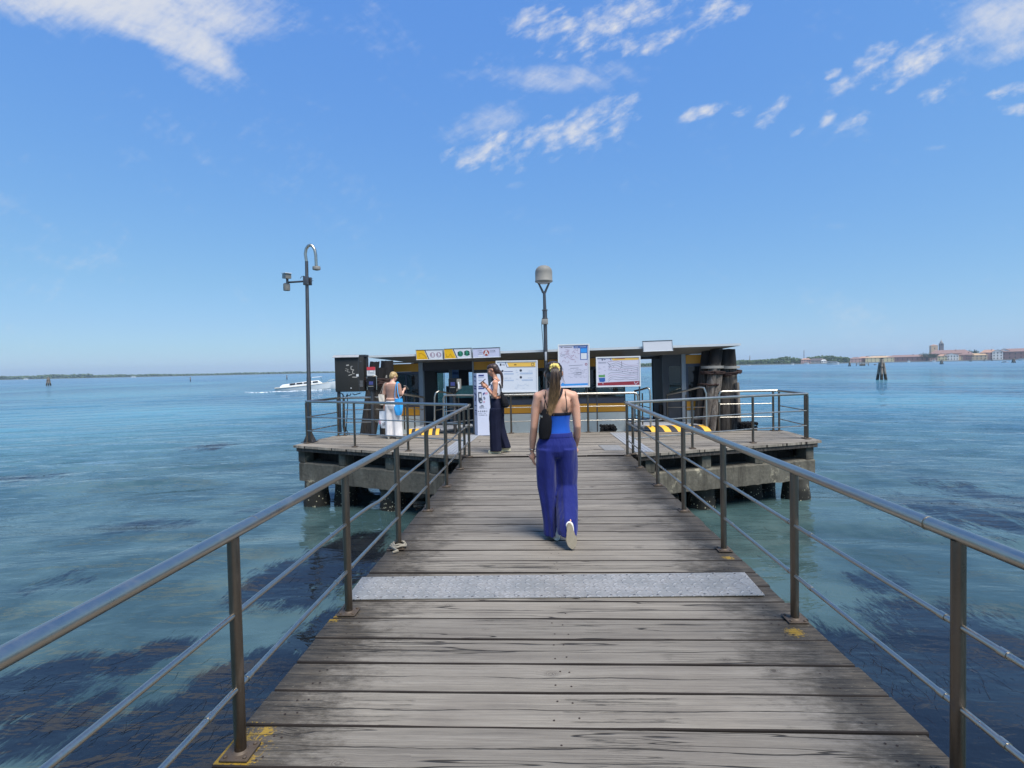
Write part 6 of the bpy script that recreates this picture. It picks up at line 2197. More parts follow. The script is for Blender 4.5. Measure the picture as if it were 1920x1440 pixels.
# hair: cap, ponytail, fine loose strands
mb = MB()
mb.ball((-.012, .010, 1.585), (.0835, .100, .089), 22, 14)
mb.ball((-.012, -.038, 1.535), (.074, .064, .080), 20, 12)
hc = organic(mb, 'hair', M['hair_a'], wa, .009, 3)
mb = MB()
pt = ribbon_path([(-.008, -.088, 1.612), (-.008, -.150, 1.585), (-.010, -.158, 1.50), (-.014, -.140, 1.40), (-.028, -.118, 1.30), (-.052, -.112, 1.22), (-.070, -.108, 1.165)], 6)
rad = [.020 + .014 * math.sin(min(1, f * 1.6) * math.pi * .5) - .024 * max(0, f - .55) / .45 for f in [i / (len(pt) - 1) for i in range(len(pt))]]
mb.tube(pt, [(r_ * 1.15, r_ * .7) for r_ in rad], 14, up=(0, 1, 0))
pony = mb.build('ponytail', M['hair_a'], wa)
rr = random.Random(4)
locks = []
for k in range(120):
    a, b = rr.gauss(0, .42), rr.gauss(0, .3)
    st = []
    ln = rr.uniform(.72, 1.03)
    m_ = int(len(pt) * ln)
    wob = rr.uniform(-.03, .03) if rr.random() < .3 else rr.uniform(-.012, .012)
    for i in range(0, max(m_, 8), 5):
        i2 = min(i, len(pt) - 1)
        f = i2 / (len(pt) - 1)
        st.append(pt[i2] + Vector((rad[i2] * 1.15 * max(-1.2, min(1.2, a * 2)) + wob * f * f * 1.4, -abs(rad[i2] * .7 * math.cos(min(1.5, abs(a) * 1.6))) - .002 + b * .006, rr.uniform(-.004, .004))))
    locks.append((st, rr.uniform(.0016, .0034)))
for k in range(60):
    th = rr.uniform(-2.5, 2.5) - math.pi / 2
    ph = rr.uniform(-.9, .9)
    st = []
    for i in range(5):
        f = i / 4
        x_ = -.012 + .086 * math.cos(th) * math.cos(ph) * (1 - f) + 0 * f
        y_ = .006 + .102 * math.sin(th) * math.cos(ph) * (1 - f) - .092 * f
        z_ = 1.575 + .092 * math.sin(ph) * (1 - f) + .036 * f
        v = Vector((x_ + .012, (y_ - .0), (z_ - 1.575)))
        v = Vector((v.x / .086, v.y / .102, v.z / .092))
        if v.length > 0: v = v.normalized()
        st.append(Vector((-.012 + v.x * .0855, .008 + v.y * .1025, 1.58 + v.z * .0925)))
    locks.append((st, rr.uniform(.0016, .003)))
for k in range(14):
    s0 = Vector((rr.choice((-1, 1)) * rr.uniform(.05, .08), rr.uniform(-.03, .02), rr.uniform(1.50, 1.6)))
    locks.append(([s0, s0 + Vector((rr.uniform(-.015, .015), -.01, -.05)), s0 + Vector((rr.uniform(-.03, .03), -.015, -.12))], .0012))
hs = hair_locks(None, locks, M['hair_a']); hs.parent = pony
mb = MB()
pts = []
for k in range(40):
    a = 2 * math.pi * k / 40
    pts.append((-.008 + math.cos(a) * .030, -.108 + .010 * math.sin(3 * a), 1.604 + math.sin(a) * .028))
mb.tube(pts, [.017 + .007 * math.sin(k * 2.4) for k in range(40)], 10, closed=True)
sc__ = mb.build('scrunchie', M['scrunchie'], None); sc__.parent = pony
# bracelet
mb = MB(); mb.tube([(-.225 + math.cos(a) * .027, .052 + math.sin(a) * .027, .842 + .004 * math.sin(2 * a)) for a in [2 * math.pi * k / 18 for k in range(18)]], .0035, 6, closed=True); mb.build('bracelet', M['steel'], wa)
# her bag
W2 = wa.matrix_basis.copy()
bag = thing('shoulder_bag', W2 @ Vector((-.115, -.10, .90)), 'black cross-body bag hanging on the left hip of the walking woman', 'bag', rot=(0, 0, R(2)))
off = Vector((-.115, -.10, .90))
mb = MB()
secs = []
for i in range(11):
    f = i / 10
    z_ = .955 + .275 * f
    wx_ = .030 + .026 * math.sin(min(1, f * 1.7 + .25) * math.pi * .62) - .022 * max(0, f - .6) / .4
    secs.append((z_, -.112 + .020 * f, -.088 - .02 * math.sin(f * 2.6), wx_ * 1.12, .036 * (1 - .55 * f)))
rings_body(mb, secs, 24)
mb.bm.transform(Matrix.Translation(-off))
organic(mb, 'pouch', M['bag_black'], bag, .008, 3)
pts = ribbon_path([(-.088, -.100, 1.215), (-.045, -.112, 1.25), (.0, -.110, 1.30), (.045, -.088, 1.365), (.062, -.035, 1.418), (.055, .045, 1.385), (.0, .105, 1.27), (-.09, .10, 1.12), (-.148, .03, 1.0), (-.140, -.06, .97)])
mb = MB(); mb.tube([Vector(p_) - off for p_ in pts], [(.011, .003)] * len(pts), 8, up=(0, 1, 0)); mb.build('strap', M['strap_black'], bag)
mb = MB(); mb.box(Vector((-.135, -.128, 1.165)) - off, (.014, .006, .02), bevel=.002); mb.build('buckle', M['steel'], bag)

# ---------------------------------------------------------------- the woman reading her phone, side on
g0 = grd(931, 849)
wb = thing('person', (g0.x, g0.y, 0), 'dark-haired woman in white crop top and navy trousers, side on, holding a phone up', 'person', rot=(0, 0, R(84)))
# local frame: +Y is forwards (to the left in the picture), -X is towards the camera... her left
mb = MB()
rings_body(mb, [(.86, 0, -.03, .15, .115), (.93, 0, -.035, .165, .125), (1.0, 0, -.02, .145, .105), (1.08, 0, -.01, .122, .086), (1.16, 0, -.012, .128, .092), (1.25, 0, -.014, .142, .105), (1.32, 0, -.022, .150, .092), (1.38, 0, -.028, .130, .066), (1.42, 0, -.018, .08, .05), (1.45, 0, -.002, .05, .047), (1.53, 0, .022, .046, .048)])
for e in (-1, 1):
    mb.ball((e * .062, .07, 1.245), (.055, .045, .05), 12, 8)
chain(mb, [(-.10, -.03, 1.36), (-.158, -.03, 1.345), (-.180, -.035, 1.23), (-.180, -.020, 1.095), (-.145, .06, 1.165), (-.095, .155, 1.262)], [.056, .050, .043, .037, .034, .023])
chain(mb, [(.10, -.03, 1.36), (.158, -.03, 1.345), (.182, -.03, 1.23), (.180, -.005, 1.10), (.13, .08, 1.18), (.065, .165, 1.275)], [.056, .050, .043, .037, .034, .023])
hand(mb, (-.090, .165, 1.268), (.25, .8, .55), (.75, -.1, .35), 1, .95, .45)
hand(mb, (.06, .175, 1.282), (-.15, .8, .65), (-.8, -.1, .3), -1, .95, .5)
q, Mx = head_shapes(mb, (0, .045, 1.59), (0, 1, -.38), (0, .3, 1), .98)
chain(mb, [(-.085, -.02, .85), (-.085, .0, .48), (-.085, -.04, .10)], [.09, .055, .036])
chain(mb, [(.085, -.03, .85), (.085, -.07, .48), (.085, -.20, .13)], [.09, .055, .036])
organic(mb, 'body', M['skin_b'], wb, .0095, 4)
face_parts(wb, q, Mx, .98)
mb = MB()
rings_body(mb, [(1.055, 0, -.012, .132, .096), (1.02, 0, -.018, .143, .106), (.96, 0, -.03, .168, .128), (.89, 0, -.04, .178, .138), (.82, 0, -.03, .176, .128), (.76, 0, -.02, .16, .11)], 36)
cloth_leg(mb, [(-.088, -.025, .86, .098, .126), (-.088, .0, .66, .096, .116), (-.088, .006, .46, .096, .104), (-.088, .002, .26, .100, .106), (-.088, -.005, .05, .104, .112)], 8, 5, .06)
cloth_leg(mb, [(.088, -.035, .86, .098, .122), (.088, -.035, .66, .096, .108), (.088, -.065, .46, .092, .096), (.088, -.125, .26, .094, .092), (.088, -.175, .09, .098, .094)], 9, 5, .06)
organic(mb, 'trousers', M['navy'], wb, .010, 3)
mb = MB()
rings_body(mb, [(1.10, 0, -.012, .130, .092), (1.102, 0, -.012, .133, .096), (1.16, 0, -.012, .138, .102), (1.25, 0, -.012, .153, .116), (1.31, 0, -.02, .158, .104), (1.35, 0, -.026, .140, .088), (1.375, 0, -.028, .116, .075)], 36)
for e in (-1, 1):
    mb.ball((e * .062, .076, 1.242), (.058, .048, .055), 14, 9)
    chain(mb, [(e * .112, .045, 1.33), (e * .100, -.02, 1.405), (e * .108, -.09, 1.34)], [.026, .018, .026], 10)
organic(mb, 'crop_top', M['white_top'], wb, .0095, 3)
shoe(wb, (-.088, -.10, .012), (-.092, .150, .012), (0, 0, 1), M['shoe_cream'], M['shoe_cream'], .044)
shoe(wb, (.088, -.262, .038), (.094, -.030, .012), (0, 0, 1), M['shoe_cream'], M['shoe_cream'], .044)
mb = MB()
mb.ball((0, .020, 1.628), (.082, .098, .086), 20, 12, Matrix.Rotation(R(-18), 3, 'X'))
mb.ball((0, -.035, 1.585), (.074, .062, .078), 18, 11)
mb.ball((0, -.085, 1.55), (.036, .036, .045), 12, 9)
mb.ball(q(0, .004, .066), (.077, .086, .056), 16, 10, Mx)
organic(mb, 'hair', M['hair_b'], wb, .010, 3)
mb = MB()
pt = ribbon_path([(0, -.09, 1.562), (0, -.125, 1.51), (-.01, -.140, 1.43), (-.015, -.140, 1.35), (-.012, -.135, 1.28)], 6)
mb.tube(pt, [.030 - .018 * (i / (len(pt) - 1)) ** 2 for i in range(len(pt))], 12)
pony = mb.build('ponytail', M['hair_b'], wb)
locks = [([Vector(pt[0]) + Vector((rr.uniform(-.02, .02), -.02, 0)), Vector(pt[9]) + Vector((rr.uniform(-.03, .03), -.02, 0)), Vector(pt[17]) + Vector((rr.uniform(-.03, .03), -.014, 0)), Vector(pt[-1]) + Vector((rr.uniform(-.03, .03), rr.uniform(-.02, .01), rr.uniform(-.06, 0)))], .003) for k in range(40)]
h_ = hair_locks(None, locks, M['hair_b']); h_.parent = pony
mb = MB(); mb.tube([(0 + .022 * math.cos(a), -.118, 1.515 + .022 * math.sin(a)) for a in [2 * math.pi * k / 16 for k in range(16)]], .006, 6, closed=True); mb.build('hair_tie', M['white_top'], wb)
mb = MB(); mb.tube([(-.102 + .026 * math.cos(a), .142 + .018 * math.sin(a), 1.25 + .018 * math.sin(a) * -1) for a in [2 * math.pi * k / 16 for k in range(16)]], .006, 6, closed=True); mb.build('wristwatch', M['strap_black'], wb)
Wb = wb.matrix_basis.copy()
po = Vector((-.005, .245, 1.372))
ph_ = thing('phone', Wb @ po, 'dark phone held up in the hands of the side-on woman', 'phone', rot=(0, 0, R(84)))
mb = MB(); mb.box((0, 0, 0), (.074, .009, .152), rot=(R(52), 0, 0), bevel=.004); mb.build('case', M['phone'], ph_)
mb = MB(); mb.box(Vector((0, -.005, .004)) * 1.0, (.066, .003, .14), rot=(R(52), 0, 0)); mb.build('screen', M['screen'], ph_)
bo = Vector((-.10, -.14, 1.0))
bg_ = thing('shoulder_bag', Wb @ bo, 'soft black shoulder bag hanging behind the side-on woman', 'bag', rot=(0, 0, R(84)))
mb = MB()
rings_body(mb, [(.875, -.075, -.205, .085, .040), (.90, -.075, -.205, .115, .068), (.96, -.075, -.195, .125, .072), (1.03, -.08, -.178, .105, .060), (1.10, -.09, -.155, .070, .040), (1.17, -.10, -.135, .034, .022)], 24)
mb.bm.transform(Matrix.Translation(-bo)); organic(mb, 'pouch', M['bag_black'], bg_, .010, 3)
pts = ribbon_path([(-.10, -.135, 1.15), (-.112, -.122, 1.28), (-.112, -.085, 1.37), (-.108, -.02, 1.412), (-.12, .04, 1.35), (-.135, .02, 1.22), (-.125, -.08, 1.13)])
mb = MB(); mb.tube([Vector(p_) - bo for p_ in pts], [(.013, .004)] * len(pts), 8); mb.build('strap', M['strap_black'], bg_)

# ---------------------------------------------------------------- the person with the blue bag, back turned
g0 = grd(738, 822)
wc = thing('person', (g0.x, g0.y, 0), 'short-haired blonde person in mauve-brown top and pale trousers, back turned, reading a phone', 'person', rot=(0, 0, R(-14)))
mb = MB()
rings_body(mb, [(.80, 0, 0, .155, .115), (.86, 0, -.002, .165, .122), (.93, 0, 0, .148, .105), (1.0, 0, .006, .135, .095), (1.10, 0, .008, .145, .10), (1.18, 0, .004, .155, .10), (1.25, 0, 0, .155, .085), (1.30, 0, -.002, .13, .065), (1.335, 0, .004, .08, .05), (1.36, 0, .012, .052, .047), (1.43, 0, .034, .046, .047)])
chain(mb, [(-.10, 0, 1.28), (-.165, 0, 1.262), (-.205, -.005, 1.14), (-.228, -.01, .99), (-.242, .02, .87), (-.25, .035, .77)], [.058, .052, .045, .038, .035, .023])
chain(mb, [(.10, 0, 1.28), (.165, 0, 1.262), (.195, -.01, 1.14), (.205, .0, 1.01), (.20, .11, 1.06), (.19, .20, 1.13)], [.058, .052, .045, .038, .035, .023])
hand(mb, (-.251, .04, .755), (0, .1, -1), (1, .2, 0), -1, .95, 1.0)
hand(mb, (.188, .212, 1.138), (.05, .75, .66), (-.5, -.3, .75), -1, .95, .5)
q, Mx = head_shapes(mb, (.012, .052, 1.47), (.42, .9, -.38), (.1, .25, 1), .97)
chain(mb, [(-.085, 0, .80), (-.085, .01, .45), (-.085, .0, .08)], [.09, .055, .036])
chain(mb, [(.085, 0, .80), (.085, .03, .45), (.09, .04, .08)], [.09, .055, .036])
organic(mb, 'body', M['skin_c'], wc, .010, 4)
face_parts(wc, q, Mx, .97)
mb = MB()
rings_body(mb, [(.935, 0, 0, .152, .108), (.90, 0, 0, .165, .118), (.84, 0, -.005, .182, .132), (.78, 0, -.004, .185, .13), (.70, 0, 0, .17, .11)], 36)
cloth_leg(mb, [(-.09, 0, .80, .100, .122), (-.092, .005, .60, .102, .112), (-.094, .005, .42, .102, .106), (-.096, .002, .24, .102, .106), (-.098, .0, .06, .104, .110)], 12, 5, .06)
cloth_leg(mb, [(.09, 0, .80, .100, .122), (.094, .012, .60, .104, .112), (.10, .02, .42, .108, .108), (.106, .026, .24, .112, .110), (.112, .03, .05, .116, .114)], 13, 5, .06)
organic(mb, 'trousers', M['pale_trousers'], wc, .010, 3)
mb = MB()
rings_body(mb, [(.90, 0, 0, .168, .120), (.905, 0, 0, .171, .123), (.95, 0, .002, .156, .112), (1.0, 0, .006, .148, .106), (1.10, 0, .008, .156, .110), (1.18, 0, .004, .164, .110), (1.25, 0, 0, .163, .096), (1.29, 0, -.002, .142, .078), (1.315, 0, 0, .11, .066)], 36)
chain(mb, [(-.13, 0, 1.275), (-.168, 0, 1.262), (-.205, -.004, 1.15), (-.222, -.008, 1.06)], [.062, .062, .058, .062])
chain(mb, [(.13, 0, 1.275), (.168, 0, 1.262), (.195, -.008, 1.15), (.205, -.004, 1.06)], [.062, .062, .058, .062])
organic(mb, 'top', M['brown_top'], wc, .010, 3)
mb = MB(); rings_body(mb, [(.935, 0, .001, .160, .116), (.94, 0, .001, .164, .119), (.965, 0, .003, .159, .115), (.97, 0, .003, .153, .110)], 36); mb.build('belt', M['skin_c'], wc)
shoe(wc, (-.098, -.09, .012), (-.11, .14, .012), (0, 0, 1), M['shoe_white'], M['shoe_white'], .044)
shoe(wc, (.105, -.05, .012), (.12, .18, .012), (0, 0, 1), M['shoe_white'], M['shoe_white'], .044)
mb = MB()
mb.ball(q(0, -.012, .042), (.083, .098, .084), 20, 12, Mx)
mb.ball(q(0, -.055, -.005), (.072, .055, .066), 18, 11, Mx)
mb.ball(q(.045, .02, .03), (.045, .065, .05), 14, 9, Mx)
mb.ball(q(-.045, .02, .03), (.045, .065, .05), 14, 9, Mx)
organic(mb, 'hair', M['hair_c'], wc, .009, 2)
mb = MB()
for e in (-1, 1):
    mb.ball(q(e * .034, .098, .008), (.024, .006, .018), 12, 8, Mx)
    mb.tube([q(e * .056, .088, .012), q(e * .084, .0, .008)], .0025, 6)
mb.build('sunglasses', M['black'], wc)
Wc = wc.matrix_basis.copy()
po = Vector((.21, .30, 1.205))
ph2 = thing('phone', Wc @ po, 'pale phone in the raised right hand of the short-haired blonde person', 'phone', rot=(0, 0, R(-14)))
mb = MB(); mb.box((0, 0, 0), (.074, .009, .15), rot=(R(50), 0, R(-10)), bevel=.004); mb.build('case', M['grey_plastic'], ph2)
mb = MB(); mb.box((0, -.006, .002), (.066, .003, .138), rot=(R(50), 0, R(-10))); mb.build('screen', M['sign_face'], ph2)


def tote(label, off, size, mat, straps, rot, lump=0.0, name='tote_bag', smat=None):
    o = Vector(off)
    root = thing(name, Wc @ o, label, 'bag', rot=(0, 0, R(rot - 14)))
    Q = Matrix.Rotation(-R(rot), 3, 'Z')
    w_, d__, h_ = size
    mb = MB()
    secs = []
    for i in range(9):
        f = i / 8
        k = math.sin(min(1, .18 + f * 1.2) * math.pi / 2) ** .5
        taper = 1 - .10 * f + lump * math.sin(f * 3.14)
        secs.append([Vector((math.copysign(abs(math.cos(a)) ** .55, math.cos(a)) * w_ / 2 * k * taper, math.copysign(abs(math.sin(a)) ** .7, math.sin(a)) * d__ / 2 * (1.1 - .85 * f) * k + .006 * math.sin(5 * a + 7 * f), h_ * f + (0.0 if i else .005))) for a in [2 * math.pi * j / 30 for j in range(30)]])
    mb.loft(secs); mb.build('pouch', mat, root)
    for pts in straps:
        pp = [Q @ (Vector(p_) - o) for p_ in ribbon_path(pts)]
        mb = MB(); mb.tube(pp, [(.012, .0035)] * len(pp), 8); mb.build('strap', smat or mat, root)
    return root


tote('small beige tote bag hanging under the left arm of the short-haired blonde person', (-.255, -.065, .80), (.16, .07, .26), M['tote_beige'], [[(-.30, -.07, 1.05), (-.25, -.075, 1.16), (-.19, -.05, 1.31), (-.165, .03, 1.32), (-.22, .06, 1.2), (-.28, .02, 1.06)], [(-.215, -.07, 1.05), (-.205, -.08, 1.16), (-.17, -.06, 1.315), (-.15, .03, 1.32)]], 10)
tote('bright sky-blue tote bag on the right arm of the short-haired blonde person', (.20, -.09, .56), (.25, .13, .40), M['tote_blue'], [[(.12, -.10, .95), (.135, -.115, 1.1), (.155, -.075, 1.318), (.165, .02, 1.325), (.19, .05, 1.2), (.24, -.02, .98)], [(.25, -.10, .94), (.215, -.118, 1.08), (.18, -.08, 1.312), (.18, .02, 1.322)]], -8, .08)
cb_ = tote('white plastic carrier bag with printed stripes held low by the short-haired blonde person', (-.262, .03, .235), (.24, .12, .42), M['carrier_white'], [[(-.285, .03, .64), (-.262, .035, .70), (-.255, .045, .735)], [(-.235, .03, .64), (-.25, .035, .70), (-.252, .045, .735)]], 6, .05, 'carrier_bag')
mb = MB()
for k, (z_, l_) in enumerate([(.10, .08), (.125, .085), (.15, .06)]):
    mb.tube([(-.02, -.071 + .006 * k, z_ - .03), (.02 + l_ * .5, -.069 + .006 * k, z_), (.03 + l_ * .6, -.062 + .006 * k, z_ + .02)], .005, 6)
mb.build('bag_print', M['ink'], cb_)
mb = MB(); mb.box((-.085, -.062, .16), (.05, .004, .11), rot=(0, 0, R(-18)), bevel=.001); mb.build('bag_print', M['ink_pink'], cb_)


# ================================================================ boats, markers, far shores
def hz(px): return 691 - .0204 * (px - 960)


def wat(px, py):
    """point on the water seen at this pixel (kept a sensible distance away)"""
    dyp = max(py - hz(px), 1.2)
    dist_ = (CAM.z - WZ) / dyp * FPX
    d_ = ray(px, hz(px) + dyp)
    P_ = CAM + d_ * (dist_ / math.hypot(d_.x, d_.y) * 1.0)
    return Vector((P_.x, P_.y, WZ)), dist_


# water taxi
Pw, Dw = wat(574, 728.5)
mpp = Dw / FPX
taxi = thing('water_taxi', Pw, 'white motor launch with a long cabin speeding past and trailing a wake', 'boat', rot=(R(0), R(-1.6), math.atan2(-Pw.x, Pw.y) * 1.0))
L = 104 * mpp
mb = MB()
rings = []
for i in range(17):
    f = i / 16
    x_ = (f - .48) * L
    hw_ = 1.12 * (1 - max(0, (f - .55) / .45) ** 2.2) * (.9 + .1 * min(1, f * 4)) + .02
    sheer = .60 + .62 * f ** 1.6
    rings.append([Vector((x_ + .35 * (f > .6) * (f - .6), s_ * hw_ * k, z_)) for s_, k, z_ in ((-1, .35, -.35), (-1, .82, .0), (-1, 1, sheer), (1, 1, sheer), (1, .82, .0), (1, .35, -.35))])
mb.loft(rings); mb.build('hull', M['white'], taxi, ang=30)
mb = MB(); mb.loft([[Vector(((f - .48) * L, s_ * (1.14 * (1 - max(0, (f - .55) / .45) ** 2.2) + .03), .60 + .62 * f ** 1.6 + z_)) for s_, z_ in ((-1, -.08), (-1, .0), (1, .0), (1, -.08))] for f in [k / 12 for k in range(13)]]); mb.build('gunwale', M['tote_beige'], taxi, ang=30)
mb = MB()
cabs = [(-.38, .75, .35), (-.34, .78, .9), (-.1, .82, 1.15), (.14, .82, 1.30), (.22, .78, 1.30), (.27, .7, .95)]
mb.loft([[Vector((x_ * L, s_ * hw_ * k, z_)) for s_, k, z_ in ((-1, 1, .55), (-1, .96, h_ + .35), (-1, .8, h_ + .52), (1, .8, h_ + .52), (1, .96, h_ + .35), (1, 1, .55))] for (x_, hw_, h_) in [(-.40, .85, .25), (-.36, .9, .55), (-.12, .95, .78), (.10, .95, .95), (.20, .92, 1.0), (.26, .88, .55)]]); mb.build('cabin', M['white'], taxi, ang=30)
for (x0_, x1_) in ((-.25, -.16), (-.145, -.05), (-.035, .03), (.055, .085), (.11, .19)):
    za = .95 + .5 * (x0_ + .25); zb_ = .95 + .5 * (x1_ + .25)
    mb = MB(); mb.poly([(x0_ * L, -.965, za), (x1_ * L, -.965, zb_), (x1_ * L, -.945, zb_ + .26), (x0_ * L, -.945, za + .24)], th=(0, .03, 0)); mb.build('window', M['black'], taxi)
mb = MB(); mb.poly([(.10 * L, -.9, 2.0), (.24 * L, -.9, 2.06), (.27 * L, 0, 2.05), (.24 * L, .9, 2.06), (.10 * L, .9, 2.0)], th=(0, 0, .1)); mb.build('wheelhouse_roof', M['white'], taxi)
mb = MB(); mb.poly([(.262 * L, -.8, 1.45), (.262 * L, .8, 1.45), (.235 * L, .75, 2.0), (.235 * L, -.75, 2.0)], th=(.02, 0, 0)); mb.build('windscreen', M['frame_blue'], taxi)
mb = MB(); mb.tube([(.34 * L, -.5, 1.05), (.36 * L, -.45, 1.38), (.46 * L, -.12, 1.5), (.49 * L, 0, 1.48)], .03, 8); mb.build('bow_rail', M['steel'], taxi)

m, t = newmat('foam')
n_ = t.noise(t.pos(), 1.6, 7, 0.7)
fo = t.step(n_, 0.38, 0.56)
ds = t.new('ShaderNodeBsdfDiffuse'); t.put(ds.inputs[0], lin(226, 232, 236))
tr = t.new('ShaderNodeBsdfTransparent')
t.out(t.mixs(fo, tr.outputs[0], ds.outputs[0]))
M['foam'] = m
M['foam_solid'] = paint('thick_foam', lin(224, 232, 236), 0.8, 0, 0.08, 2)


def foam_strip(name, pts, widths, h_, seed):
    rr = random.Random(seed)
    mb = MB()
    rings = []
    for k, (P_, w_) in enumerate(zip(pts, widths)):
        rings.append([Vector((P_.x, P_.y - w_ + rr.uniform(-.2, .2), WZ + .01)), Vector((P_.x + rr.uniform(-.1, .1), P_.y - w_ * .4, WZ + h_ * rr.uniform(.5, 1))), Vector((P_.x, P_.y + w_ * .3, WZ + h_ * rr.uniform(.4, 1))), Vector((P_.x, P_.y + w_, WZ + .01))])
    mb.loft(rings, caps=False, closed_ring=False)
    o = mb.build(name, M['foam'], None)
    tag(o, kind='stuff')


tpx = [(455, 731.5), (468, 732.5), (480, 733), (492, 733), (504, 732.5), (516, 731.5), (530, 731.5), (545, 731.5), (560, 731)]
foam_strip('wake_foam', [wat(*p_)[0] for p_ in tpx], [.15, .25, .35, .4, .5, .55, .5, .4, .3], .10, 2)
tpx = [(545, 731), (565, 730.5), (585, 729.8), (605, 729.2), (620, 729)]
foam_strip('wake_foam', [wat(*p_)[0] for p_ in tpx], [.3, .35, .3, .25, .15], .10, 3)

M['pile_far'] = pile_material('channel_pile_timber', None, 1.35, WZ + .9)
g_ch = 'channel marker piles in the lagoon'


def bricola(px, base, top, wpx, label, n=3, cap=None):
    P_, D_ = wat(px, base)
    s_ = D_ / FPX
    h_ = (base - top) * s_
    w_ = wpx * s_ * .82
    root = thing('channel_marker', P_, label, 'channel marker', rot=(0, 0, -math.atan2(P_.x, P_.y)), group=g_ch)
    for k in range(n):
        f = (k - (n - 1) / 2) / max(1, (n - 1) / 2) if n > 1 else 0
        hk = h_ * (1.0 if k == n // 2 else .84)
        b_ = Vector((f * w_ * .42, (-.2 if k % 2 else .2) * w_, -.9))
        tpt = Vector((f * w_ * .14, (-.05 if k % 2 else .05) * w_, hk))
        mb = MB(); mb.tube([b_, tpt], [w_ * (.14 if n > 1 else .5), w_ * (.12 if n > 1 else .45)], 10); mb.build('pile', M['pile_far'], root)
    if n > 1:
        mb = MB(); mb.tube([(w_ * .26 * math.cos(a), w_ * .22 * math.sin(a), h_ * .62) for a in [2 * math.pi * k / 14 for k in range(14)]], w_ * .03, 6, closed=True); mb.build('metal_band', M['rope_rust'], root)
    if cap:
        mb = MB(); mb.box((0, 0, h_ * 1.0), (w_ * .22, w_ * .22, h_ * .12)); mb.build('beacon', M['frame_dark'], root)
    return root


bricola(1653, 706, 674, 19, 'large tripod of pale piles standing in the water off the far town', 3, True)
bricola(91, 719.5, 707, 8, 'dark tripod marker alone on the far left water', 3)
bricola(357, 713.5, 706, 1.6, 'single thin marker post in the left half of the lagoon', 1)
bricola(538, 710.5, 703, 2.2, 'single stake just above the speeding launch', 1)
bricola(1593, 685.5, 678, 5, 'small tripod left of the low pile stage', 3)
bricola(1765.5, 681, 674, 6, 'small dark tripod below the bell tower', 3)
bricola(1820, 676.8, 673, 4, 'tiny tripod in front of the tan waterfront house', 3)
bricola(1845.5, 676.3, 672.5, 3, 'tiny stake pair left of the pinkish house', 2)
bricola(1860, 675.6, 672, 3, 'tiny stake pair right of the pinkish house', 2)
bricola(1900.5, 678, 671.5, 6, 'small tripod off the brick-red building at the right edge', 3)
P_, D_ = wat(1617, 684.5); s_ = D_ / FPX
st_ = thing('pile_stage', P_, 'low dark pile stage with a cross beam and a middle cluster of piles', 'pile stage')
for k, u in enumerate((-9.5, -4, -1.2, 1, 3.5, 9.5)):
    mb = MB(); mb.tube([(u * s_, 0, -.9), (u * s_ * .95, 0, (6 if abs(u) > 5 else 8.5) * s_ * .8)], .5 * s_, 8); mb.build('pile', M['pile_far'], st_)
mb = MB(); mb.box((0, 0, 3.0 * s_), (19 * s_, .8 * s_, .9 * s_)); mb.box((0, 0, 1.3 * s_), (8 * s_, 1.5 * s_, 2.2 * s_)); mb.build('cross_beam', M['pile_far'], st_)
P_, D_ = wat(1641, 683.2); s_ = D_ / FPX
by = thing('buoy', P_, 'small dark mooring buoy left of the large pale tripod', 'buoy')
mb = MB(); mb.lathe((0, 0, -.3), [(0, 0), (1.6 * s_, .1), (2.0 * s_, .4), (1.4 * s_, 1.3 * s_ + .3), (0, 1.7 * s_ + .3)], 12); mb.build('float', M['frame_dark'], by)

# ---------------------------------------------------------------- trees of the far islands
m, t = newmat('island_foliage')
p = t.pos()
n1_ = t.noise(p, 0.05, 5, 0.6); n2_ = t.noise(p, 0.4, 5, 0.65)
r_, g_, b_ = t.sep(t.attr('rnd'))
c = t.mix(t.add(t.mul(n1_, .5), t.mul(n2_, .5)), lin(38, 58, 34), lin(104, 122, 66))
c = t.mix(t.mul(r_, .6), c, lin(52, 74, 46))
t.out(t.principled(Base_Color=c, Roughness=0.9))
M['island_trees'] = m
M['bank'] = paint('island_bank', lin(112, 112, 92), 0.9, 0, 0.2, .1)
M['quay'] = paint('stone_quay', lin(150, 148, 140), 0.9, 0, 0.15, .2)


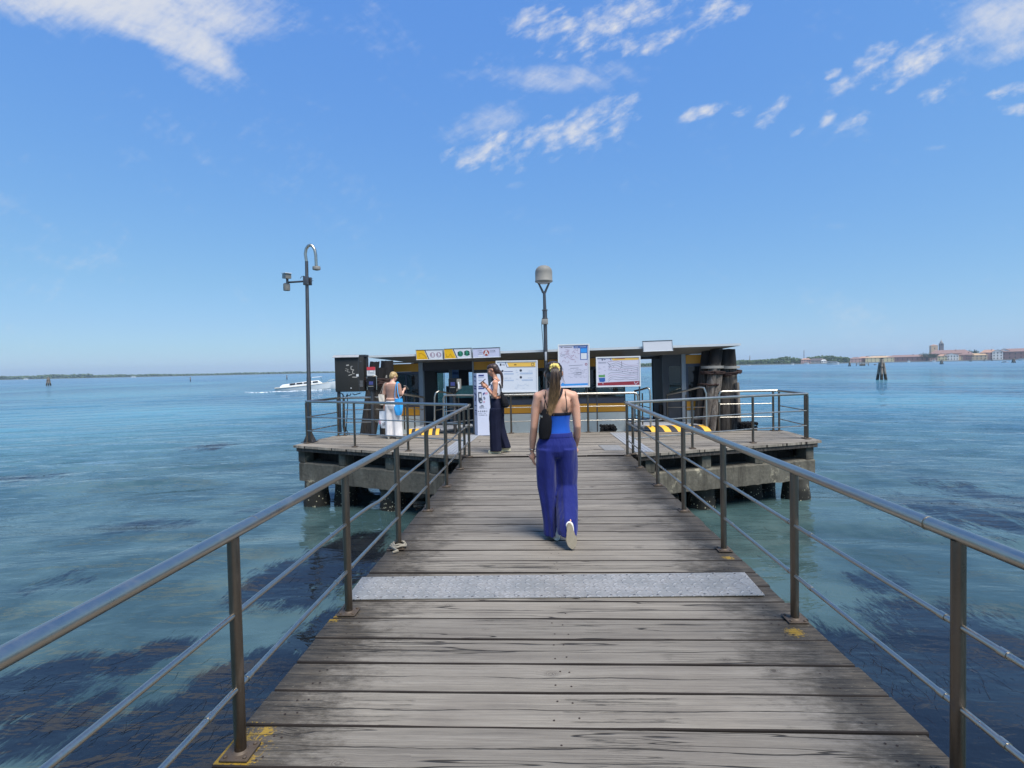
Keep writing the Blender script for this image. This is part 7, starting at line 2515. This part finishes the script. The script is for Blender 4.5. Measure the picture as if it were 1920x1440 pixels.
def tree_belt(name, prof, dist_, dens, seed, kind='stuff', spread=40):
    """a wood seen far across the water: thousands of leaf clumps over an uneven skyline"""
    rr = random.Random(seed)
    vs, fs, cols = [], [], []
    ico = bmesh.new(); bmesh.ops.create_icosphere(ico, subdivisions=1, radius=1.0)
    iv = [v.co.copy() for v in ico.verts]; ifc = [[v.index for v in f_.verts] for f_ in ico.faces]; ico.free()
    s_ = dist_ / FPX
    for (p0, h0), (p1, h1) in zip(prof, prof[1:]):
        n = max(2, int(abs(p1 - p0) * dens))
        for k in range(n):
            px_ = p0 + (p1 - p0) * rr.random()
            f = (px_ - p0) / (p1 - p0)
            hh_ = (h0 + (h1 - h0) * f) * s_
            d_ = ray(px_, hz(px_))
            dd_ = dist_ + rr.uniform(0, spread)
            hd = math.hypot(d_.x, d_.y)
            cx_, cy_ = d_.x / hd * dd_, d_.y / hd * dd_
            lvl = rr.random()
            rad_ = s_ * rr.uniform(.6, 1.6)
            z_ = WZ + .5 + max(0, hh_ - rad_) * lvl * rr.uniform(.85, 1.08)
            base = len(vs); sh = rr.random()
            for v in iv:
                j = rr.uniform(.7, 1.25)
                vs.append((cx_ + v.x * rad_ * 1.4 * j, cy_ + v.y * rad_ * 1.4 * j, z_ + v.z * rad_ * j))
            for q in ifc:
                fs.append([base + i for i in q]); cols += [sh] * 3
    me = bpy.data.meshes.new(name); me.from_pydata(vs, [], fs)
    ca = me.color_attributes.new('rnd', 'FLOAT_COLOR', 'CORNER')
    ca.data.foreach_set('color', np.array([[c_, c_, c_, 1] for c_ in cols], dtype=np.float32).ravel())
    me.materials.append(M['island_trees'])
    o = bpy.data.objects.new(name, me); COL.objects.link(o)
    tag(o, kind=kind)


def bank(name, p0, p1, dist_, h_, depth_, mat):
    mb = MB()
    fr, bk = [], []
    for k in range(25):
        px_ = p0 + (p1 - p0) * k / 24
        d_ = ray(px_, hz(px_)); hd = math.hypot(d_.x, d_.y)
        fr.append((d_.x / hd * dist_, d_.y / hd * dist_)); bk.append((d_.x / hd * (dist_ + depth_), d_.y / hd * (dist_ + depth_)))
    mb.loft([[Vector((*a_, WZ - 1.2)), Vector((*a_, WZ + h_)), Vector((*b_, WZ + h_ + .3)), Vector((*b_, WZ - 1.2))] for a_, b_ in zip(fr, bk)])
    tag(mb.build(name, mat, None, ang=20), kind='structure')


tree_belt('left_island_trees', [(-60, 5.2), (40, 5.4), (58, 4.6), (75, 6.0), (110, 6.8), (125, 6.0), (150, 6.6), (172, 6.4), (174, 4.4), (215, 4.8), (222, 5.2), (250, 4.0), (285, 4.8), (330, 3.6), (400, 3.4), (450, 4.0), (500, 3.8), (560, 4.2), (580, 3.2), (640, 2.6), (700, 2.2)], 2300, 6, 1)
bank('left_island', -80, 720, 2280, 1.2, 300, M['bank'])
tree_belt('right_island_trees', [(1150, 6.5), (1200, 7), (1240, 8), (1300, 8), (1390, 9.5), (1410, 9.2), (1440, 10), (1462, 11.5), (1475, 13.5), (1483, 12.5), (1492, 10.2), (1502, 10), (1508, 4)], 1150, 10, 2)
tree_belt('right_island_trees', [(1512, 12), (1522, 11), (1536, 13.5), (1560, 13.5), (1574, 11), (1588, 10), (1598, 7)], 1180, 10, 3)
bank('right_island', 1130, 1990, 1130, 1.3, 400, M['quay'])

# individual far trees between the houses
def far_tree(px, base, top, wpx, dist_, seed, label):
    rr = random.Random(seed)
    d_ = ray(px, hz(px)); hd = math.hypot(d_.x, d_.y)
    s_ = dist_ / FPX
    h_, w_ = (base - top) * s_, wpx * s_
    root = thing('tree', (d_.x / hd * dist_, d_.y / hd * dist_, WZ + 1.2), label, 'tree', group='trees among the far houses')
    mb = MB(); mb.tube([(0, 0, 0), (0, 0, h_ * .5)], [.5, .3], 8); mb.build('trunk', M['wood_dark'], root)
    vs, fs, cols = [], [], []
    for k in range(420):
        a, b, c_ = rr.gauss(0, .38), rr.gauss(0, .38), rr.gauss(0, .32)
        if a * a + b * b + c_ * c_ > 1: continue
        cx_, cy_, cz_ = a * w_ / 2, b * w_ / 2, h_ * (.58 + .42 * c_ / 1.0)
        r_ = rr.uniform(.35, .8) * s_ * .8
        base_ = len(vs); sh = rr.random()
        for q in range(2):
            th, ph = rr.uniform(0, 6.28), rr.uniform(-1, 1)
            u = Vector((math.cos(th), math.sin(th), ph)).normalized(); v = u.cross(Vector((.3, .2, 1))).normalized()
            o_ = Vector((cx_, cy_, cz_))
            i = len(vs)
            vs += [o_ - u * r_ - v * r_ * .7, o_ + u * r_ - v * r_ * .6, o_ + u * r_ * .8 + v * r_, o_ - u * r_ * .7 + v * r_ * .8]
            fs.append((i, i + 1, i + 2, i + 3)); cols += [sh] * 4
    me = bpy.data.meshes.new('crown'); me.from_pydata(vs, [], fs)
    ca = me.color_attributes.new('rnd', 'FLOAT_COLOR', 'CORNER')
    ca.data.foreach_set('color', np.array([[c_, c_, c_, 1] for c_ in cols], dtype=np.float32).ravel())
    me.materials.append(M['island_trees'])
    o = bpy.data.objects.new('crown', me); COL.objects.link(o); o.parent = root


far_tree(1737, 674, 660, 20, 1150, 1, 'dark round tree left of the square tower, the biggest among the houses')
far_tree(1750, 674, 661.5, 14, 1155, 2, 'dark tree right under the square tower')
far_tree(1604, 675, 666, 10, 1190, 3, 'small dark tree over the low pink roofs')
far_tree(1627, 675, 664.5, 7, 1200, 4, 'small pointed tree left of the yellow house')
far_tree(1800, 674, 659, 16, 1260, 5, 'dark tree behind the white gabled house')
far_tree(1818, 674, 658.5, 14, 1260, 6, 'dark tree behind the tan waterfront house')
far_tree(1829, 674, 658, 10, 1270, 7, 'dark pointed tree behind the tan waterfront house')

M['tile'] = paint('terracotta_roof', lin(142, 114, 106), 0.9, 0, 0.2, .4)
M['tile2'] = paint('faded_tile_roof', lin(178, 140, 118), 0.9, 0, 0.2, .4)
M['tile_tan'] = paint('tan_roof', lin(190, 160, 124), 0.9, 0, 0.2, .4)
M['w_red'] = paint('brick_red_wall', lin(128, 100, 98), 0.9, 0, 0.12, .3)
M['w_pink'] = paint('pink_wall', lin(186, 154, 146), 0.9, 0, 0.1, .3)
M['w_yellow'] = paint('yellow_wall', lin(208, 196, 156), 0.9, 0, 0.08, .3)
M['w_white'] = paint('white_wall', lin(222, 220, 214), 0.9, 0, 0.08, .3)
M['w_tan'] = paint('tan_wall', lin(190, 170, 142), 0.9, 0, 0.1, .3)
M['w_grey'] = paint('grey_wall', lin(150, 146, 142), 0.9, 0, 0.1, .3)
M['far_win'] = paint('far_window', lin(58, 56, 60), 0.5)
g_h = 'houses along the far waterfront'


def house(px0, px1, base, top, wall, roof, label, dist_=1160, rows=2, cols=5, gable=False, roof_f=.3, arches=False):
    s_ = dist_ / FPX
    pc = (px0 + px1) / 2
    d_ = ray(pc, hz(pc)); hd = math.hypot(d_.x, d_.y)
    root = thing('house', (d_.x / hd * dist_, d_.y / hd * dist_, WZ + 1.3), label, 'house', rot=(0, 0, -math.atan2(d_.x, d_.y)), group=g_h)
    w_, h_ = (px1 - px0) * s_, (base - top) * s_
    hw_ = h_ * (1 - roof_f)
    dp = min(max(w_ * .6, 10), 22)
    mb = MB(); mb.span((-w_ / 2, 0, 0), (w_ / 2, dp, hw_))
    if gable:
        mb.poly([(-w_ / 2, 0, hw_), (w_ / 2, 0, hw_), (0, 0, h_ * .98)], th=(0, dp, 0))
    mb.build('wall', wall, root)
    e = .5
    if gable:
        mb = MB()
        for q in (-1, 1):
            mb.poly([(q * (w_ / 2 + e), -e, hw_ - .3), (0, -e, h_), (0, dp + e, h_), (q * (w_ / 2 + e), dp + e, hw_ - .3)], th=(0, 0, .35))
        rf_ = mb.build('roof', roof, root)
    else:
        mb = MB()
        lo = [(-w_ / 2 - e, -e, hw_), (w_ / 2 + e, -e, hw_), (w_ / 2 + e, dp + e, hw_), (-w_ / 2 - e, dp + e, hw_)]
        ins = min(dp / 2.2, w_ / 4)
        hi = [(-w_ / 2 + ins, dp * .45, h_), (w_ / 2 - ins, dp * .45, h_), (w_ / 2 - ins, dp * .55, h_), (-w_ / 2 + ins, dp * .55, h_)]
        mb.loft([lo, [(q[0], q[1], hw_ + .3) for q in lo], hi]); rf_ = mb.build('roof', roof, root, ang=20)
        mb = MB(); mb.span((w_ * .12, dp * .3, hw_ + .4), (w_ * .12 + 1.1, dp * .3 + 1.1, h_ + .9)); ch_ = mb.build('chimney', wall, None); ch_.parent = rf_
    for r__ in range(rows):
        for c_ in range(cols):
            x_ = -w_ / 2 + w_ * (c_ + .5) / cols
            z_ = hw_ * (r__ + .5) / rows
            ww, wh = min(1.3, w_ / cols * .42), hw_ / rows * .48
            mb = MB(); mb.span((x_ - ww / 2, -.06, z_ - wh / 2), (x_ + ww / 2, -.005, z_ + wh / 2))
            if arches: mb.poly([(x_ + ww / 2 * math.cos(a), -.06, z_ + wh / 2 + .002 + ww / 2 * math.sin(a)) for a in [math.pi * k / 8 for k in range(9)]], th=(0, .05, 0))
            mb.build('window', M['far_win'], root)
    return root


house(1597, 1612, 675.5, 667.5, M['w_pink'], M['tile'], 'low pink house with a red roof left of the yellow house', rows=2, cols=3)
house(1612, 1631, 675, 666, M['w_red'], M['tile2'], 'low faded-roofed red house beside the yellow house', 1175, 2, 4)
house(1632, 1673, 675.4, 666.2, M['w_yellow'], M['tile_tan'], 'long yellow house with a tan roof behind the large tripod', 1160, 2, 8)
house(1675, 1728, 674.5, 664.6, M['w_red'], M['tile'], 'long dark red brick building with a row of arches', 1160, 1, 9, arches=True, roof_f=.34)
house(1762, 1775, 674, 664.5, M['w_yellow'], M['tile2'], 'small yellow house below the bell tower', 1155, 2, 3)
house(1776, 1792, 674, 663.3, M['w_white'], M['tile2'], 'white gabled house on the waterfront', 1155, 2, 5, gable=True, roof_f=.25)
house(1757, 1806, 674, 658.6, M['w_pink'], M['tile'], 'long reddish roof rising behind the white gabled house', 1220, 2, 8, roof_f=.35)
house(1793, 1804, 674, 665.5, M['w_tan'], M['tile2'], 'narrow beige house right of the white gable', 1160, 2, 2)
house(1805, 1820, 674, 663.2, M['w_red'], M['tile'], 'narrow brick-red house left of the tan house', 1160, 2, 3)
house(1821, 1843, 673.6, 664, M['w_tan'], M['tile_tan'], 'broad tan house with a tan roof on the waterfront', 1160, 2, 5)
house(1845, 1864, 673.2, 659, M['w_pink'], M['tile2'], 'tall pinkish house with a faded roof', 1165, 3, 4)
house(1865, 1876, 673, 659, M['w_white'], M['tile2'], 'tall white gabled house left of its white twin', 1160, 3, 3, gable=True, roof_f=.2)
house(1877, 1888, 673, 658, M['w_white'], M['tile2'], 'tall white gabled house next to the brick-red building', 1162, 3, 3, gable=True, roof_f=.2)
house(1889, 1940, 672.4, 657.6, M['w_red'], M['tile'], 'large brick-red building cut by the right edge of the view', 1160, 2, 9, roof_f=.3)
house(1504, 1518, 680.5, 672, M['w_pink'], M['tile2'], 'small pale pink house at the foot of the tall chimney', 1145, 2, 4)
house(1518, 1546, 679.5, 671.5, M['w_grey'], paint('dark_slate_roof', lin(92, 84, 86), .9), 'low grey boatyard shed with a dark roof', 1145, 1, 5, roof_f=.5)
house(1541, 1548, 679, 673.5, M['w_white'], M['w_white'], 'tiny white shed at the end of the boatyard', 1140, 1, 2)


def tower(px, base, top, wpx, dist_, wall, label, kind):
    s_ = dist_ / FPX
    d_ = ray(px, hz(px)); hd = math.hypot(d_.x, d_.y)
    root = thing(kind, (d_.x / hd * dist_, d_.y / hd * dist_, WZ + 1.3), label, 'tower', rot=(0, 0, -math.atan2(d_.x, d_.y) + .3))
    w_, h_ = wpx * s_, (base - top) * s_
    if kind == 'bell_tower':
        hs_ = h_ * .68
        mb = MB(); mb.span((-w_ / 2, -w_ / 2, 0), (w_ / 2, w_ / 2, hs_)); mb.build('shaft', wall, root)
        mb = MB(); mb.span((-w_ * .56, -w_ * .56, hs_ + .01), (w_ * .56, w_ * .56, hs_ + .8)); mb.build('cornice', M['w_grey'], root)
        b = MB()
        for sx_ in (-1, 1):
            for sy_ in (-1, 1):
                b.box((sx_ * w_ * .40, sy_ * w_ * .40, hs_ + .8 + h_ * .055), (w_ * .2, w_ * .2, h_ * .11))
        b.box((0, 0, hs_ + .8 + h_ * .055), (w_ * .35, w_ * .35, h_ * .108)); b.build('belfry', wall, root)
        zz_ = hs_ + .8 + h_ * .111
        mb = MB(); mb.span((-w_ * .5, -w_ * .5, zz_), (w_ * .5, w_ * .5, zz_ + .7)); mb.lathe((0, 0, zz_ + .71), [(w_ * .40, 0), (w_ * .40, h_ * .05), (w_ * .3, h_ * .09), (w_ * .1, h_ * .13), (.12, h_ * .20), (0, h_ * .21)], 8); mb.build('cupola', M['w_grey'], root)
    else:
        mb = MB(); mb.span((-w_ / 2, -w_ / 2, 0), (w_ / 2, w_ / 2, h_ * .93)); mb.build('shaft', wall, root)
        mb = MB(); mb.loft([[(-w_ * .54, -w_ * .54, h_ * .931), (w_ * .54, -w_ * .54, h_ * .931), (w_ * .54, w_ * .54, h_ * .931), (-w_ * .54, w_ * .54, h_ * .931)], [(-.3, -.3, h_), (.3, -.3, h_), (.3, .3, h_), (-.3, .3, h_)]]); mb.build('roof', M['tile2'], root, ang=10)
        for k in range(2):
            mb = MB(); mb.span((-.7, -w_ / 2 - .05, h_ * (.45 + .25 * k)), (.7, -w_ / 2 - .005, h_ * (.55 + .25 * k))); mb.build('window', M['far_win'], root)
    return root


tower(1750.5, 674, 650, 8, 1240, M['w_tan'], 'broad square tan tower above the round dark tree', 'square_tower')
tower(1764.8, 674, 643.5, 4.6, 1300, paint('grey_brick', lin(110, 106, 112), .9, 0, .2, .3), 'slim grey bell tower with a small cupola', 'bell_tower')


def thin_mast(name, px, base, top, wpx, dist_, label, cat, jib=None, mat=None):
    s_ = dist_ / FPX
    d_ = ray(px, hz(px)); hd = math.hypot(d_.x, d_.y)
    root = thing(name, (d_.x / hd * dist_, d_.y / hd * dist_, WZ + 1.2), label, cat, rot=(0, 0, -math.atan2(d_.x, d_.y)))
    h_ = (base - top) * s_
    mb = MB(); mb.tube([(0, 0, 0), (0, 0, h_)], [wpx * s_ / 2, wpx * s_ * .42], 10); mb.build('mast', mat or M['frame_dark'], root)
    if jib:
        mb = MB(); mb.tube([(jib[0] * s_, 0, h_ * jib[2]), (jib[1] * s_, 0, h_ * jib[2])], .28, 6); mb.build('jib', mat or M['frame_dark'], root)
    else:
        mb = MB(); mb.lathe((0, 0, h_), [(wpx * s_ * .46, 0), (wpx * s_ * .46, .6), (0, .8)], 10); mb.build('cap', mat or M['frame_dark'], root)
    return root


thin_mast('factory_chimney', 1507.5, 677, 656, 1.0, 1150, 'tall thin dark chimney above the pink house on the right island', 'chimney', mat=paint('dark_brick', lin(96, 74, 74), .9))
thin_mast('tower_crane', 1651, 668, 657.5, .55, 1250, 'distant tower crane with a long jib over the yellow house', 'crane', jib=(-15, 5, .96), mat=M['w_grey'])
thin_mast('antenna_mast', 1712.5, 668, 659.5, .6, 1250, 'thin antenna above the arched brick building', 'antenna')
thin_mast('antenna_mast', 1676.5, 668, 661.5, .5, 1250, 'thin antenna at the left end of the arched brick building', 'antenna')
thin_mast('church_spire', 1406, 680, 665.5, 1.6, 1220, 'small pale spire above the trees beside the dolphins', 'spire', mat=M['w_grey'])


def small_boat(px, base, wpx, hpx, label, dist_=None, cabin=.5):
    P_, D_ = wat(px, base)
    if dist_:
        d_ = ray(px, hz(px)); hd = math.hypot(d_.x, d_.y); P_ = Vector((d_.x / hd * dist_, d_.y / hd * dist_, WZ)); D_ = dist_
    s_ = D_ / FPX
    L_, h_ = wpx * s_, hpx * s_
    root = thing('boat', P_, label, 'boat', rot=(0, 0, -math.atan2(P_.x, P_.y)), group='small boats off the far island')
    mb = MB(); mb.loft([[Vector(((f - .5) * L_, q * L_ * .14 * (1 - max(0, f - .5) * 1.9) * k, z_)) for q, k, z_ in ((-1, .6, -.2), (-1, 1, h_ * .5 + h_ * .2 * f), (1, 1, h_ * .5 + h_ * .2 * f), (1, .6, -.2))] for f in (0, .25, .5, .75, 1)]); mb.build('hull', M['white'], root, ang=30)
    mb = MB(); mb.span((-L_ * .35 * cabin * 2, -L_ * .1, h_ * .6), (L_ * .25 * cabin * 2, L_ * .1, h_)); mb.build('cabin', M['white'], root)
    mb = MB(); mb.span((-L_ * .33 * cabin * 2, -L_ * .105, h_ * .68), (L_ * .22 * cabin * 2, -L_ * .1005, h_ * .88)); mb.build('window', M['black'], root)
    return root


small_boat(1562, 681.5, 17, 5.2, 'white passenger boat crossing in front of the right island trees', 700, .68)
small_boat(1403, 684, 7, 2, 'small white boat below the pale spire', 900)
small_boat(1486, 683, 5, 3.5, 'small dark-hulled boat off the right island trees', 800)
small_boat(1512, 679.8, 8, 3, 'small white boat moored by the pale pink house', 1080)
small_boat(1704, 679, 3.6, 4, 'tiny white boat before the arched brick building', 900)
small_boat(1751, 678, 4.5, 3.4, 'tiny white boat before the dark round tree', 900)
small_boat(1884, 680.5, 7, 2, 'small white speedboat left of the right-edge tripod', 500)
small_boat(1916, 674.5, 9, 3, 'white boat at the far right edge below the brick-red building', 900)
small_boat(48, 711, 5, 2.2, 'tiny white boat under the trees at far left', 1600)
small_boat(250, 707.5, 6, 2.4, 'tiny white boat under the thin tree line on the left', 1600)

# ---------------------------------------------------------------- sea air
m, t = newmat('haze_air')
pv = t.new('ShaderNodeVolumePrincipled')
pv.inputs['Color'].default_value = (0.72, 0.88, 1.0, 1)
pv.inputs['Density'].default_value = 0.00017
pv.inputs['Anisotropy'].default_value = 0.2
t.out(None, pv.outputs[0])
mb = MB(); mb.span((-3520, -80, -4.0), (3520, 3620, 55))
hzb = mb.build('haze', m, None, ang=0)
tag(hzb, kind='stuff')
